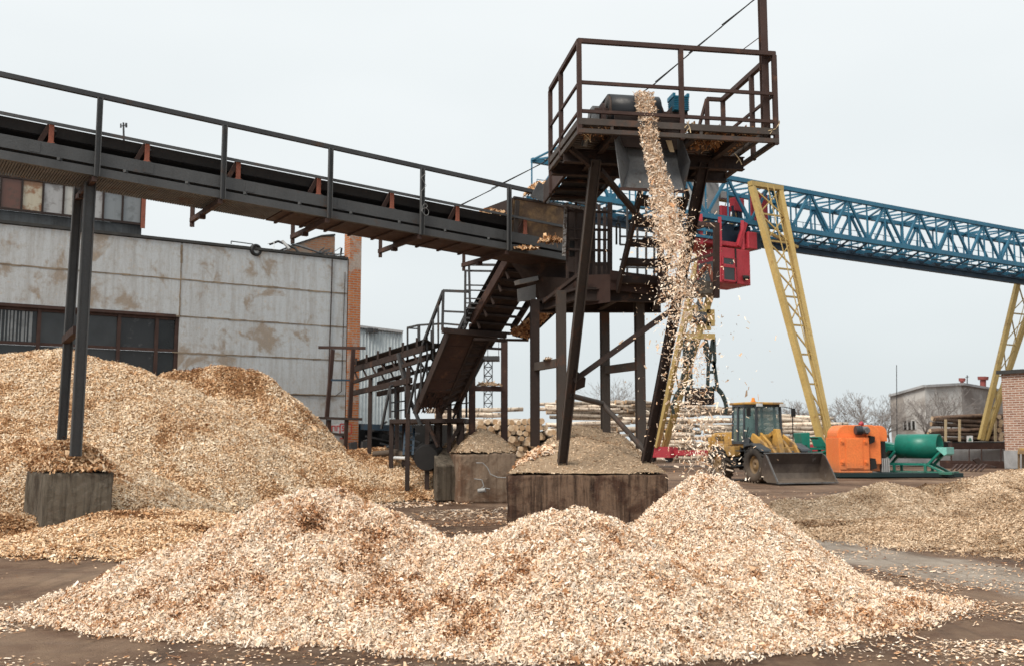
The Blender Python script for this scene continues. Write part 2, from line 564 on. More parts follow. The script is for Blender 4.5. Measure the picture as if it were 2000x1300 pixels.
def ground_mat():
    m, n, b = nodes('yard_dirt')
    v = coords(n)
    a = noise(n, v, .30, 10, .68)
    c = ramp(n, a, [(.34, (.045, .024, .015)), (.49, (.135, .082, .056)), (.66, (.27, .19, .135))])
    c = mix(n, ramp(n, noise(n, v, 3.5, 8, .7), [(.47, 0.0), (.72, .65)]), c, (.27, .19, .125))
    # swept hard lane, running away past the pile on the right
    mpn = n.nodes.new('ShaderNodeMapping')
    t = n.nodes.new('ShaderNodeTexCoord')
    n.links.new(t.outputs['Object'], mpn.inputs[0])
    mpn.inputs['Location'].default_value = (0, 0, 0)
    s = n.nodes.new('ShaderNodeSeparateXYZ')
    n.links.new(t.outputs['Object'], s.inputs[0])
    def lin(kx, ky, k0):
        q = N(n, 'ShaderNodeMath', operation='MULTIPLY_ADD')
        n.links.new(s.outputs[0], q.inputs[0])
        q.inputs[1].default_value = kx
        q.inputs[2].default_value = k0
        q2 = N(n, 'ShaderNodeMath', operation='MULTIPLY_ADD')
        n.links.new(s.outputs[1], q2.inputs[0])
        q2.inputs[1].default_value = ky
        n.links.new(q.outputs[0], q2.inputs[2])
        return q2.outputs[0]
    d = lin(.963, .27, -8.95)                 # metres right of the lane's middle
    wob = N(n, 'ShaderNodeMath', operation='MULTIPLY_ADD')
    n.links.new(noise(n, v, .5, 6, .65), wob.inputs[0])
    wob.inputs[1].default_value = 1.6
    n.links.new(d, wob.inputs[2])
    ab = N(n, 'ShaderNodeMath', operation='SUBTRACT')
    n.links.new(wob.outputs[0], ab.inputs[0])
    ab.inputs[1].default_value = .8
    ab2 = N(n, 'ShaderNodeMath', operation='ABSOLUTE')
    n.links.new(ab.outputs[0], ab2.inputs[0])
    lane = ramp(n, ab2.outputs[0], [(.0, .95), (.72, .85), (1.0, 0.0)])
    pale = ramp(n, noise(n, v, 1.3, 8, .7), [(.35, (.26, .215, .175)), (.65, (.42, .37, .315))])
    c = mix(n, lane, c, pale)
    # tyre streaks
    vs = coords(n, (2.6, .22, 1), R(-14))
    c = mix(n, ramp(n, noise(n, vs, 1.3, 6, .6), [(.52, 0.0), (.7, .55)]), c, (.075, .055, .043))
    vs2 = coords(n, (.25, 3.0, 1), R(4))
    c = mix(n, ramp(n, noise(n, vs2, 1.1, 6, .6), [(.56, 0.0), (.72, .5)]), c, (.22, .18, .15))
    n.links.new(c, b.inputs['Base Color'])
    n.links.new(ramp(n, noise(n, v, .6, 6), [(.35, .62), (.6, .92)]), b.inputs['Roughness'])
    b.inputs['Specular IOR Level'].default_value = .12
    hh = noise(n, v, 7, 11, .78)
    c2 = None
    bump(n, b, hh, .9, .06)
    return m
M['ground'] = ground_mat()

def log_mat(name, pale, dark, spots):
    m, n, b = nodes(name)
    oi = n.nodes.new('ShaderNodeObjectInfo')
    v = coords(n, (1.0, 6, 6))
    c = ramp(n, noise(n, v, 1.6, 6, .7), [(.38, dark), (.56, pale)])
    v2 = coords(n, (3.0, 1, 1))
    c = mix(n, ramp(n, noise(n, v2, 3.2, 4, .6), [(.56, 0.0), (.64, .8)]), c, spots)
    h = N(n, 'ShaderNodeHueSaturation', Hue=.5, Saturation=1.0)
    q = N(n, 'ShaderNodeMath', operation='MULTIPLY_ADD')
    n.links.new(oi.outputs['Random'], q.inputs[0])
    q.inputs[1].default_value = 1.05
    q.inputs[2].default_value = .42
    n.links.new(q.outputs[0], h.inputs['Value'])
    n.links.new(c, h.inputs['Color'])
    n.links.new(h.outputs[0], b.inputs['Base Color'])
    b.inputs['Roughness'].default_value = .85
    bump(n, b, noise(n, v, 5, 5), .5)
    return m
M['birch'] = log_mat('birch_bark', (.66, .57, .47), (.32, .235, .17), (.05, .035, .028))
M['darkbark'] = log_mat('dark_bark', (.20, .13, .09), (.07, .045, .035), (.03, .02, .016))

def end_mat():
    m, n, b = nodes('cut_log_end')
    oi = n.nodes.new('ShaderNodeObjectInfo')
    v = coords(n)
    c = ramp(n, oi.outputs['Random'], [(0.0, (.38, .25, .14)), (.5, (.56, .40, .25)), (1.0, (.70, .55, .38))])
    c = mix(n, ramp(n, noise(n, v, 9, 5), [(.4, .5), (.6, 0.0)]), c, (.33, .19, .10))
    n.links.new(c, b.inputs['Base Color'])
    b.inputs['Roughness'].default_value = .85
    return m
M['logend'] = end_mat()
M['bark'] = pmat('grey_twig_bark', (.085, .072, .064), (.14, .12, .108), 5, .9)
M['twig'] = pmat('hazed_twigs', (.25, .225, .215), (.32, .295, .28), 5, .9)  # far twigs coloured pale grey-brown in place of haze

def pane_mat(name, base, spot, lo=.5, hi=.6, sc=3.0):
    m, n, b = nodes(name)
    v = coords(n)
    c = mix(n, ramp(n, noise(n, v, sc, 7, .65), [(lo, 0.0), (hi, .9)]), base, spot)
    vs = coords(n, (3, 3, .3))
    c = mix(n, ramp(n, noise(n, vs, 3, 5), [(.5, 0.0), (.75, .5)]), c, tuple(x * .6 for x in base))
    n.links.new(c, b.inputs['Base Color'])
    b.inputs['Roughness'].default_value = .35
    return m
M['pane_w'] = pane_mat('whitened_pane', (.50, .48, .44), (.36, .33, .29))
M['pane_c'] = pane_mat('dirty_pane', (.40, .39, .385), (.22, .20, .19))
M['pane_r'] = pane_mat('rusted_sheet_pane', (.13, .055, .038), (.09, .05, .035))
M['pane_s'] = pane_mat('rust_stained_pane', (.50, .44, .33), (.25, .10, .035), .44, .52, 1.8)
M['pane_g'] = pane_mat('grey_pane', (.22, .235, .245), (.15, .16, .165))
M['corr'] = pmat('white_corrugated_sheet', (.60, .66, .69), (.70, .76, .78), .5, .5, (.40, .44, .46), .7, 1, bs=6, bst=.05)

# ------------------------------------------------------------------ numpy noise, piles and chips
_T = np.random.default_rng(5).random((256, 256))
def vn(x, y, s=1.0, o=0):
    x = np.asarray(x) * s + o * 17.3 + 1000
    y = np.asarray(y) * s + o * 9.1 + 1000
    xi, yi = np.floor(x).astype(int), np.floor(y).astype(int)
    fx, fy = x - xi, y - yi
    fx, fy = fx * fx * (3 - 2 * fx), fy * fy * (3 - 2 * fy)
    g = lambda a, b: _T[a % 256, b % 256]
    return (g(xi, yi) * (1 - fx) + g(xi + 1, yi) * fx) * (1 - fy) + (g(xi, yi + 1) * (1 - fx) + g(xi + 1, yi + 1) * fx) * fy
def fbm(x, y, s=1.0, o=0, n=4):
    t, a, k = 0, 1.0, 0
    for i in range(n):
        t = t + (vn(x, y, s * 2 ** i, o + i * 3) - .5) * a
        k += a
        a *= .55
    return t / k * 2

def ridge(segs):
    """segs: list of (x0,y0,h0, x1,y1,h1, slope); height = the highest of the sloping flanks"""
    def f(x, y):
        H = np.full(np.shape(x), -9.0)
        for x0, y0, h0, x1, y1, h1, sl in segs:
            dx, dy = x1 - x0, y1 - y0
            L2 = dx * dx + dy * dy + 1e-9
            t = np.clip(((x - x0) * dx + (y - y0) * dy) / L2, 0, 1)
            d = np.hypot(x - x0 - t * dx, y - y0 - t * dy)
            h = h0 + (h1 - h0) * t
            r0 = .35 * np.maximum(h, .15)
            hh = h + .25 * sl * r0 - sl * np.sqrt(d * d + (r0 * .5) ** 2)
            k = .10
            m = np.maximum(H, hh)
            H = m + k * np.log1p(np.exp(-np.abs(H - hh) / k)) * .5
        return H
    return f

def chips_at(pos, nrm, L, W, tilt=.45, bend=True):
    n = len(pos)
    nn = nrm + rng.normal(0, tilt, (n, 3))
    nn /= np.linalg.norm(nn, axis=1)[:, None]
    a = rng.normal(0, 1, (n, 3))
    a -= (a * nn).sum(1)[:, None] * nn
    a /= np.linalg.norm(a, axis=1)[:, None]
    b = np.cross(nn, a)
    l = rng.uniform(*L, n) / 2
    wd = rng.uniform(*W, n) / 2
    sz = np.exp(rng.normal(-.06, .36, n))
    l *= sz
    wd *= sz
    long = rng.random(n) < .07
    l[long] *= 2.0
    wd[long] *= .6
    sk = rng.uniform(-.5, .5, n)
    a_, b_ = a * l[:, None], b * wd[:, None]
    v = np.empty((n, 4, 3))
    v[:, 0] = pos - a_ - b_ * (1 + sk[:, None] * .6)
    v[:, 1] = pos + a_ - b_ * (1 - sk[:, None])
    v[:, 2] = pos + a_ + b_ * (1 - sk[:, None] * .4)
    v[:, 3] = pos - a_ * .9 + b_ * (1 + sk[:, None])
    return v.reshape(-1, 3)

def mesh_np(name, verts, quads, mi, mats, tint, loc=(0, 0, 0), smooth=None):
    me = bpy.data.meshes.new(name)
    nv, nq = len(verts), len(quads)
    me.vertices.add(nv)
    me.vertices.foreach_set('co', (verts - np.array(loc)).astype(np.float32).ravel())
    me.loops.add(nq * 4)
    me.loops.foreach_set('vertex_index', quads.astype(np.int32).ravel())
    me.polygons.add(nq)
    me.polygons.foreach_set('loop_start', np.arange(0, nq * 4, 4, dtype=np.int32))
    try:
        me.polygons.foreach_set('loop_total', np.full(nq, 4, dtype=np.int32))
    except Exception:
        pass
    for m in mats:
        me.materials.append(m)
    me.polygons.foreach_set('material_index', mi.astype(np.int32))
    at = me.attributes.new('tint', 'FLOAT', 'POINT')
    at.data.foreach_set('value', tint.astype(np.float32))
    if smooth is not None:
        me.polygons.foreach_set('use_smooth', smooth)
    me.update(calc_edges=True)
    me.validate()
    o = bpy.data.objects.new(name, me)
    COL.objects.link(o)
    o.location = loc
    WM[o.name] = Matrix.Translation(Vector(loc))
    return o

def pile(name, hf, x0, x1, y0, y1, res, nch, L, W, mats, tf, inside=None, zb=0.0, tilt=.45, lift=.02, skirt=.04):
    """heap: a height field plus the chips lying on it. hf(x,y) height, tf(x,y) mean tint"""
    nx, ny = int((x1 - x0) / res) + 1, int((y1 - y0) / res) + 1
    X, Y = np.meshgrid(np.linspace(x0, x1, nx), np.linspace(y0, y1, ny))
    Hh = hf(X, Y)
    ok = Hh > (zb if inside is not None else zb - .16)
    lowz = zb - .02 if inside is not None else zb - .18
    if inside is not None:
        ok &= inside(X, Y)
    Zc = np.where(ok, np.maximum(Hh, lowz), lowz)
    idx = np.arange(nx * ny).reshape(ny, nx)
    q = np.stack([idx[:-1, :-1], idx[:-1, 1:], idx[1:, 1:], idx[1:, :-1]], -1)
    keep = ok[:-1, :-1] | ok[:-1, 1:] | ok[1:, 1:] | ok[1:, :-1]
    if inside is not None:
        keep = ok[:-1, :-1] & ok[:-1, 1:] & ok[1:, 1:] & ok[1:, :-1]
    q = q[keep]
    used = np.unique(q)
    rem = np.full(nx * ny, -1)
    rem[used] = np.arange(len(used))
    V0 = np.stack([X.ravel(), Y.ravel(), Zc.ravel()], -1)[used]
    q = rem[q]
    # chips
    parts, tints = [], []
    got = 0
    tries = 0
    while got < nch and tries < 60:
        tries += 1
        k = 200000
        xs, ys = rng.uniform(x0, x1, k), rng.uniform(y0, y1, k)
        h = hf(xs, ys)
        e = .03
        gx = (hf(xs + e, ys) - hf(xs - e, ys)) / (2 * e)
        gy = (hf(xs, ys + e) - hf(xs, ys - e)) / (2 * e)
        nr = np.stack([-gx, -gy, np.ones(k)], -1)
        ln = np.linalg.norm(nr, axis=1)
        nr /= ln[:, None]
        m = h > zb - (.05 if inside is not None else .16) * rng.random(k) ** 2.5
        if inside is not None:
            m &= inside(xs, ys)
        vw = np.stack([-xs, -ys, CH - h], -1)
        vw /= np.linalg.norm(vw, axis=1)[:, None]
        fac = (vw * nr).sum(1)
        m &= (fac > -.12) | (rng.random(k) < .35)
        m &= rng.random(k) < ln / 2.0
        xs, ys, h, nr = xs[m], ys[m], h[m], nr[m]
        pos = np.stack([xs, ys, np.maximum(h, zb - (0 if inside is not None else .02)) + rng.random(len(xs)) ** 1.5 * lift + .004], -1)
        need = nch - got
        pos, nr = pos[:need], nr[:need]
        got += len(pos)
        parts.append(chips_at(pos, nr, L, W, tilt))
        t = np.clip(tf(pos[:, 0], pos[:, 1]) + rng.normal(0, .21, len(pos)), 0, 1)
        tints.append(np.repeat(t, 4))
    CV = np.concatenate(parts)
    CT_ = np.concatenate(tints)
    nq = len(CV) // 4
    cq = np.arange(nq * 4).reshape(-1, 4) + len(V0)
    verts = np.concatenate([V0, CV])
    quads = np.concatenate([q, cq])
    mi = np.concatenate([np.zeros(len(q)), np.ones(nq)])
    tint = np.concatenate([np.full(len(V0), .4), CT_])
    sm = np.concatenate([np.ones(len(q), bool), np.zeros(nq, bool)])
    loc = ((x0 + x1) / 2, (y0 + y1) / 2, zb)
    return mesh_np(name, verts, quads, mi, mats, tint, loc, sm)

# ------------------------------------------------------------------ ground
def ground():
    xs = np.concatenate([np.linspace(-700, -30, 12), np.linspace(-25, 35, 121), np.linspace(40, 900, 14)])
    ys = np.concatenate([np.linspace(-40, 2, 8), np.linspace(3, 60, 115), np.linspace(62, 1500, 24)])
    X, Y = np.meshgrid(xs, ys)
    near = np.clip((70 - Y) / 20, 0, 1) * np.clip((Y + 5) / 8, 0, 1)
    Z = near * (fbm(X, Y, .35, 1) * .035 + fbm(X, Y, 1.6, 5) * .012) - .03
    idx = np.arange(X.size).reshape(X.shape)
    q = np.stack([idx[:-1, :-1], idx[:-1, 1:], idx[1:, 1:], idx[1:, :-1]], -1).reshape(-1, 4)
    v = np.stack([X.ravel(), Y.ravel(), Z.ravel()], -1)
    o = mesh_np('ground', v, q, np.zeros(len(q)), [M['ground']], np.zeros(len(v)), (0, 0, 0), np.ones(len(q), bool))
    o['kind'] = 'structure'
ground()

# ------------------------------------------------------------------ concrete blocks
def block_mesh(base, mat, name, label, cat, group, chip=.032, seed=0):
    """base: four ground corners + height: worn cast block with slightly uneven faces"""
    pts, z1 = base
    bm = bmesh.new()
    lo = [bm.verts.new((p[0], p[1], -.05)) for p in pts]
    hi = [bm.verts.new((p[0], p[1], z1)) for p in pts]
    bm.faces.new(lo[::-1]); bm.faces.new(hi)
    for i in range(4):
        j = (i + 1) % 4
        bm.faces.new((lo[i], lo[j], hi[j], hi[i]))
    bmesh.ops.bevel(bm, geom=list(bm.edges), offset=.06, segments=3, affect='EDGES', profile=.6)
    bmesh.ops.triangulate(bm, faces=bm.faces[:])
    for _ in range(3):
        long = [e for e in bm.edges if e.calc_length() > .14]
        bmesh.ops.subdivide_edges(bm, edges=long, cuts=2)
        bmesh.ops.triangulate(bm, faces=bm.faces[:])
    c = Vector((sum(p[0] for p in pts) / 4, sum(p[1] for p in pts) / 4, 0))
    for v in bm.verts:
        n = mnoise.noise_vector(v.co * 2.3 + Vector((seed, 0, 0))) * chip + mnoise.noise_vector(v.co * 9) * chip * .35
        v.co += n
        v.co -= c
    bmesh.ops.recalc_face_normals(bm, faces=bm.faces)
    me = bpy.data.meshes.new(name)
    bm.to_mesh(me); bm.free()
    me.materials.append(mat)
    o = bpy.data.objects.new(name, me)
    COL.objects.link(o)
    o.location = c
    WM[o.name] = Matrix.Translation(c)
    return tag(o, label, cat, group)

# block 1 under the long conveyor's post
k1 = gp(80, 1046); k1.z = 0
B1 = [k1, k1 + U * 1.14, k1 + U * 1.14 + V * 2.3, k1 + V * 2.3]
block_mesh((B1, 1.06), M['block'], 'concrete_block', 'small dark concrete block under the twin grey conveyor posts, half buried in chips', 'concrete block', 'concrete footing blocks', seed=3)
# block 2 under the tower
k2 = gp(989, 1026); k2.z = 0
B2 = [k2, pz(1306, 19.45, 0), pz(1264, 24.6, 0), pz(1034, 24.3, 0)]
B2H = pt(992, 926, k2.y).z
block_mesh((B2, B2H), M['block_br'], 'concrete_block', 'biggest concrete block, streaked dark brown, carrying the slanting tower legs', 'concrete block', 'concrete footing blocks', seed=8)
# block 3 behind
k3 = pz(896, 27.0, 0)
k3b = pz(1010, 27.4, 0)
e3 = (k3b - k3)
n3 = Vector((-e3.y, e3.x, 0)).normalized()
B3 = [k3, k3b, k3b + n3 * 3.2, k3 + n3 * 3.2]
B3H = pt(900, 885, 27).z
block_mesh((B3, B3H), M['block_lt'], 'concrete_block', 'pale brown concrete block with hanging white wires, left of the biggest block', 'concrete block', 'concrete footing blocks', seed=14)
mb = MB()
for pts in ([(930, 903), (943, 903), (952, 912), (958, 925), (972, 931), (992, 932)], [(926, 934), (941, 936), (945, 948), (938, 955), (948, 952), (957, 954)]):
    mb.path([pt(x, y, 26.88) for x, y in pts], .013, 5)
mb.tube(pt(934, 958, 26.9), pt(948, 956, 26.85), .06, n=7)
single(mb, 'hanging_cable', M['lightpanel'], 'pair of thin white cables hanging on the face of the pale brown block', 'cable')

def poly_inside(poly):
    pl = [(p[0], p[1]) for p in poly]
    def f(x, y):
        r = np.ones(np.shape(x), bool)
        for (ax, ay), (bx, by) in zip(pl, pl[1:] + pl[:1]):
            r &= ((bx - ax) * (y - ay) - (by - ay) * (x - ax)) > -.02
        return r
    return f

def edge_dist(poly):
    pl = [(p[0], p[1]) for p in poly]
    def f(x, y):
        r = np.full(np.shape(x), 99.0)
        for (ax, ay), (bx, by) in zip(pl, pl[1:] + pl[:1]):
            L = math.hypot(bx - ax, by - ay)
            r = np.minimum(r, ((bx - ax) * (y - ay) - (by - ay) * (x - ax)) / L)
        return r
    return f

# sawdust mound on block 2
ed2 = edge_dist(B2)
c2 = (k2 + P * 1.6 + Q * 3.3)
def mound2(x, y):
    d = np.maximum(ed2(x, y) - .02, 0)
    px_ = (x - k2.x) * P.x + (y - k2.y) * P.y
    qx_ = (x - k2.x) * Q.x + (y - k2.y) * Q.y
    top = .38 + .58 * np.clip(qx_ / 3.4, 0, 1) + fbm(px_, qx_, .9, 4) * .16 - .22 * np.exp(-((px_ - 2.35) / .5) ** 2 - ((qx_ - 2.3) / .8) ** 2) \
        - .10 * np.exp(-((px_ - .9) / .35) ** 2 - ((qx_ - 1.6) / .6) ** 2)
    h = top * (1 - np.exp(-d / .55)) * 1.15
    return B2H + .02 + h + fbm(x, y, 6, 2) * .012
def tint2(x, y):
    px_ = (x - k2.x) * P.x + (y - k2.y) * P.y
    qx_ = (x - k2.x) * Q.x + (y - k2.y) * Q.y
    return .50 + fbm(x, y, 1.5, 9) * .2 - .30 * np.exp(-((px_ - 2.4) / .5) ** 2 - ((qx_ - 2.1) / .8) ** 2)
xs2 = [p.x for p in B2]; ys2 = [p.y for p in B2]
o = pile('sawdust_mound', mound2, min(xs2), max(xs2), min(ys2), max(ys2), .06, 9000, (.02, .045), (.008, .02), [M['dust'], M['greych']], tint2, poly_inside(B2), B2H, .3, .008)
tag(o, 'broad mound of fine brown sawdust on the biggest concrete block round the tower legs', 'sawdust pile')
# a patch of fresh chips on its left shoulder
cch = pt(1042, 893, 20.6)
def chp(x, y):
    return mound2(x, y) + .07 - .35 * np.hypot((x - cch.x) / 1.0, (y - cch.y) / 1.9) ** 2
insB2 = poly_inside(B2)
ptch = lambda x, y: (np.hypot((x - cch.x) / 1.0, (y - cch.y) / 1.9) < .44 + .12 * fbm(x, y, 4, 3)) & insB2(x, y)
o = pile('wood_chip_pile', chp, cch.x - .9, cch.x + .9, cch.y - 1.6, cch.y + 1.6, .06, 1600, (.05, .10), (.02, .04), [M['old_u'], M['fresh']], lambda x, y: .55 + 0 * x, ptch, B2H, .5, .04)
tag(o, 'small patch of loose fresh chips on the left shoulder of the sawdust mound', 'wood chips')
# mound on block 3
ed3 = edge_dist(B3)
def mound3(x, y):
    d = np.maximum(ed3(x, y) - .02, 0)
    return B3H + .02 + (.66 + fbm(x, y, 1.1, 2) * .2) * (1 - np.exp(-d / .5)) * 1.2 + fbm(x, y, 5, 1) * .015
xs3 = [p.x for p in B3]; ys3 = [p.y for p in B3]
o = pile('sawdust_mound', mound3, min(xs3), max(xs3), min(ys3), max(ys3), .07, 3500, (.025, .05), (.01, .025), [M['dust'], M['greych']], lambda x, y: .45 + fbm(x, y, 1.5, 9) * .2, poly_inside(B3), B3H, .3, .01)
tag(o, 'rounded sawdust mound on the pale brown block left of the tower', 'sawdust pile')

# ------------------------------------------------------------------ chip piles
def seg(p, q, sl):
    return (p.x, p.y, p.z, q.x, q.y, q.z, sl)
def chain(pts, sl):
    return [seg(a, b, sl) for a, b in zip(pts[:-1], pts[1:])]

# foreground pile: long ridge on the left, shoulder in the middle, cone under the falling chips
def G(px, d, z):
    return pz(px, d, z)
A = [G(40, 9.5, .02), G(160, 9.7, .14), G(300, 9.95, .36), G(440, 10.2, .68), G(550, 10.45, .97), pt(655, 958, 10.5)]
A2 = [A[-1], pt(760, 1015, 10.3), pt(850, 1065, 10.0)]
Bp = [pt(850, 1075, 10.0), pt(940, 1066, 9.8), pt(1040, 1028, 9.6), pt(1125, 1009, 9.5), pt(1200, 1036, 9.7), pt(1280, 1085, 9.9)]
Fr = [G(360, 9.25, .14), G(620, 9.2, .32), G(900, 8.8, .26), G(1200, 8.75, .34), G(1420, 8.9, .28), G(1620, 9.45, .20), G(1740, 9.9, .10), G(1840, 10.15, .01)]
Cn = [pt(1385, 914, 12.0), pt(1386, 915, 12.05)]
Ap = [G(1450, 10.6, .48), G(1560, 10.5, .34), G(1680, 10.5, .17)]
fg = ridge(chain(A, .56) + chain(A2, .56) + chain(Bp, .52) + chain(Fr, .44) + chain(Ap, .45) + [seg(Cn[0], Cn[1], .80)])
def hfg(x, y):
    b = fg(x, y)
    return b + fbm(x, y, 1.5, 2, 3) * .085 + fbm(x, y, 4.2, 6, 3) * .06 + fbm(x, y, 9, 9, 2) * .05
def tfg(x, y):
    cone = np.exp(-(np.hypot(x - Cn[0].x, y - 12) / 2.2) ** 2)
    wet = np.clip((fbm(x, y, 2.8, 12, 5) - .14) * 1.3, 0, .34)
    brown_zone = .24 * np.exp(-((x + 1.75) / .45) ** 2 - ((y - 9.9) / .35) ** 2)  # darker brown zone on the front of the left mound
    return .72 + .04 * cone - wet * (1 - .7 * cone) - brown_zone + np.clip(fbm(x, y, 7, 77, 3), -.6, .25) * .34
o = pile('wood_chip_pile', hfg, -5.2, 5.6, 7.2, 14.2, .045, 540000, (.010, .032), (.0048, .0145), [M['fresh_u'], M['fresh']], tfg, None, 0.0, .9, .055)
tag(o, 'long low heap of fresh pale wood chips rising to a cone under the falling stream', 'wood chip pile', 'wood chip piles')

# big left heap
L1 = [pz(-420, 25.5, 3.2), pt(-150, 700, 26), pt(0, 684, 26.3), pt(120, 674, 26.8), pt(240, 695, 27.0), pt(330, 728, 27.2), pt(400, 765, 27.4), pt(460, 805, 27.4), pt(560, 850, 27.6), pt(660, 880, 27.8)]
L2 = [pt(640, 872, 30.2), pt(700, 884, 30.0), pt(800, 902, 29.6), pt(900, 925, 29.2)]
L3 = [pz(-420, 21.0, 1.9), pz(20, 21.8, 1.75), pz(150, 21.2, 1.5), pz(240, 20.6, .9)]          # the part round the first block
lf = ridge(chain(L1, .72) + chain(L2, .55) + chain(L3, .50))
edb = edge_dist(B1)
def hlf(x, y):
    b = lf(x, y)
    b = b + fbm(x, y, .7, 3, 4) * .20 * np.clip(b + .3, 0, 1) + fbm(x, y, 2.6, 8, 3) * .07
    return b - .55 * np.exp(-((x - k1.x + .1) ** 2 + (y - k1.y + .25) ** 2) / .8) - .5 * np.exp(-((x - k1.x + 1.1) ** 2 / .9 + (y - k1.y - .9) ** 2 / 1.3))
def tlf(x, y):
    wet = np.clip((fbm(x, y, .9, 22, 4) - .1) * 1.5, 0, .45)
    return .78 - wet * .7 + fbm(x, y, .3, 31, 2) * .12 + np.clip(fbm(x, y, 3.6, 79, 3), -.6, .25) * .40
o = pile('wood_chip_pile', hlf, -20, -.9, 13.8, 33.5, .10, 380000, (.018, .060), (.008, .021), [M['old_u'], M['old']], tlf, lambda x, y: edb(x, y) < 0, 0.0, .65, .055)
tag(o, 'huge tan heap of wood chips against the grey building behind the twin posts', 'wood chip pile', 'wood chip piles')

def htop(x, y):
    e = np.maximum(edb(x, y), 0)
    return 1.07 + .62 * (1 - np.exp(-e / .3)) + fbm(x, y, 2.6, 8, 3) * .05
o = pile('wood_chip_pile', htop, min(p.x for p in B1), max(p.x for p in B1), min(p.y for p in B1), max(p.y for p in B1), .06, 5000, (.028, .085), (.012, .030), [M['old_u'], M['old']], lambda x, y: .45 + fbm(x, y, 2, 7) * .2, poly_inside(B1), 1.06, .6, .05)
tag(o, 'chips heaped on top of the small dark concrete block at the twin posts', 'wood chip pile', 'wood chip piles')

# second, darker heap by the wall
D1 = [pt(300, 745, 29.0), pt(350, 700, 29.3), pt(425, 690, 29.6), pt(490, 712, 29.8), pt(545, 764, 30.0), pt(590, 812, 30.2), pt(640, 850, 30.4), pt(690, 884, 30.6)]
df = ridge(chain(D1, 1.0))
def hdf(x, y):
    b = df(x, y)
    return b + fbm(x, y, .8, 13, 4) * .28 * np.clip(b, 0, 1) + fbm(x, y, 2.5, 18, 3) * .08
def tdf(x, y):
    return .60 - np.clip((fbm(x, y, 1.1, 42, 4) - .0) * 1.2, -.15, .35)
o = pile('wood_chip_pile', hdf, -12, -3.2, 25.5, 33.2, .10, 80000, (.022, .07), (.010, .025), [M['old_u'], M['old']], tdf, None, 0.0, .55, .05)
tag(o, 'darker steep heap of old chips leaning on the grey wall beside its brick pillar', 'wood chip pile', 'wood chip piles')

# spill in front of the first block
S1 = [pz(-300, 17.2, .60), pz(-90, 17.4, .42), pz(0, 16.6, .10), pz(70, 15.0, .0), pz(140, 15.6, .04), pz(222, 17.0, .34), pz(300, 17.2, .45), pz(385, 17.6, .28)]
sf = ridge(chain(S1, .13))
def hsf(x, y):
    b = sf(x, y)
    return b - .05 + fbm(x, y, 1.1, 15, 4) * .09 + fbm(x, y, 3.5, 16, 3) * .04 - .20 * np.exp(-((x - k1.x + .15) ** 2 / .5 + (y - k1.y + .5) ** 2 / .9))
o = pile('wood_chip_pile', hsf, -12, -3.5, 11.0, 19.6, .08, 130000, (.016, .055), (.008, .020), [M['old_u'], M['old']], lambda x, y: .62 - np.clip((fbm(x, y, 1.3, 52, 4) - .05) * 1.5, 0, .4), lambda x, y: edb(x, y) < 0, 0.0, .5, .045)
tag(o, 'low spill of tan chips round the foot of the small dark concrete block', 'wood chip pile', 'wood chip piles')

# small brown heap by the machine at the back
T1 = [pt(705, 874, 33.2), pt(745, 869, 33.3), pt(775, 880, 33.4)]
tf_ = ridge(chain(T1, .6))
o = pile('wood_chip_pile', lambda x, y: tf_(x, y) + fbm(x, y, 1.2, 3) * .1, -8, -1.5, 30.5, 36, .12, 9000, (.04, .1), (.02, .04), [M['old_u'], M['old']], lambda x, y: .38 + fbm(x, y, 1, 7) * .2, None, 0.0)
tag(o, 'small brown chip heap behind the long tan heap, near the ladder', 'wood chip pile', 'wood chip piles')

# right-hand weathered heap
R0 = [pz(1580, 18.6, .12), pz(1780, 18.2, .22), pz(2000, 17.0, .30), pz(2300, 16, .3)]
R1 = [pz(1545, 21.0, .40), pt(1640, 962, 21.2), pt(1720, 950, 21.6), pt(1800, 945, 22.0), pt(1880, 930, 22.2), pt(1960, 921, 22.2), pt(2060, 912, 22.0), pt(2300, 905, 22)]
R2 = [pt(2030, 965, 17.6), pt(2200, 940, 17.0)]
rf = ridge(chain(R1, .40) + chain(R2, .55) + chain(R0, .14))
def hrf(x, y):
    b = rf(x, y)
    return b + fbm(x, y, .8, 25, 4) * .20 * np.clip(b * 2 + .4, 0, 1) + fbm(x, y, 3.0, 28, 3) * .05
def trf(x, y):
    rb = np.clip((x - 8.4) / 1.2, 0, 1) * np.clip((20.5 - y) / 1.5, 0, 1)
    return .66 - np.clip((fbm(x, y, .9, 62, 4) - .1) * 1.6, 0, .45) - .28 * rb + fbm(x, y, 4, 71, 2) * .2 - .14 * np.clip((19.4 - y) / .8, 0, 1)
o = pile('wood_chip_pile', hrf, 4.0, 17, 13.6, 25.5, .09, 200000, (.013, .043), (.006, .017), [M['grey_u'], M['greych']], trf, None, 0.0, .4, .035)
tag(o, 'weathered grey brown bank of chips at the right in front of the green machine', 'wood chip pile', 'wood chip piles')

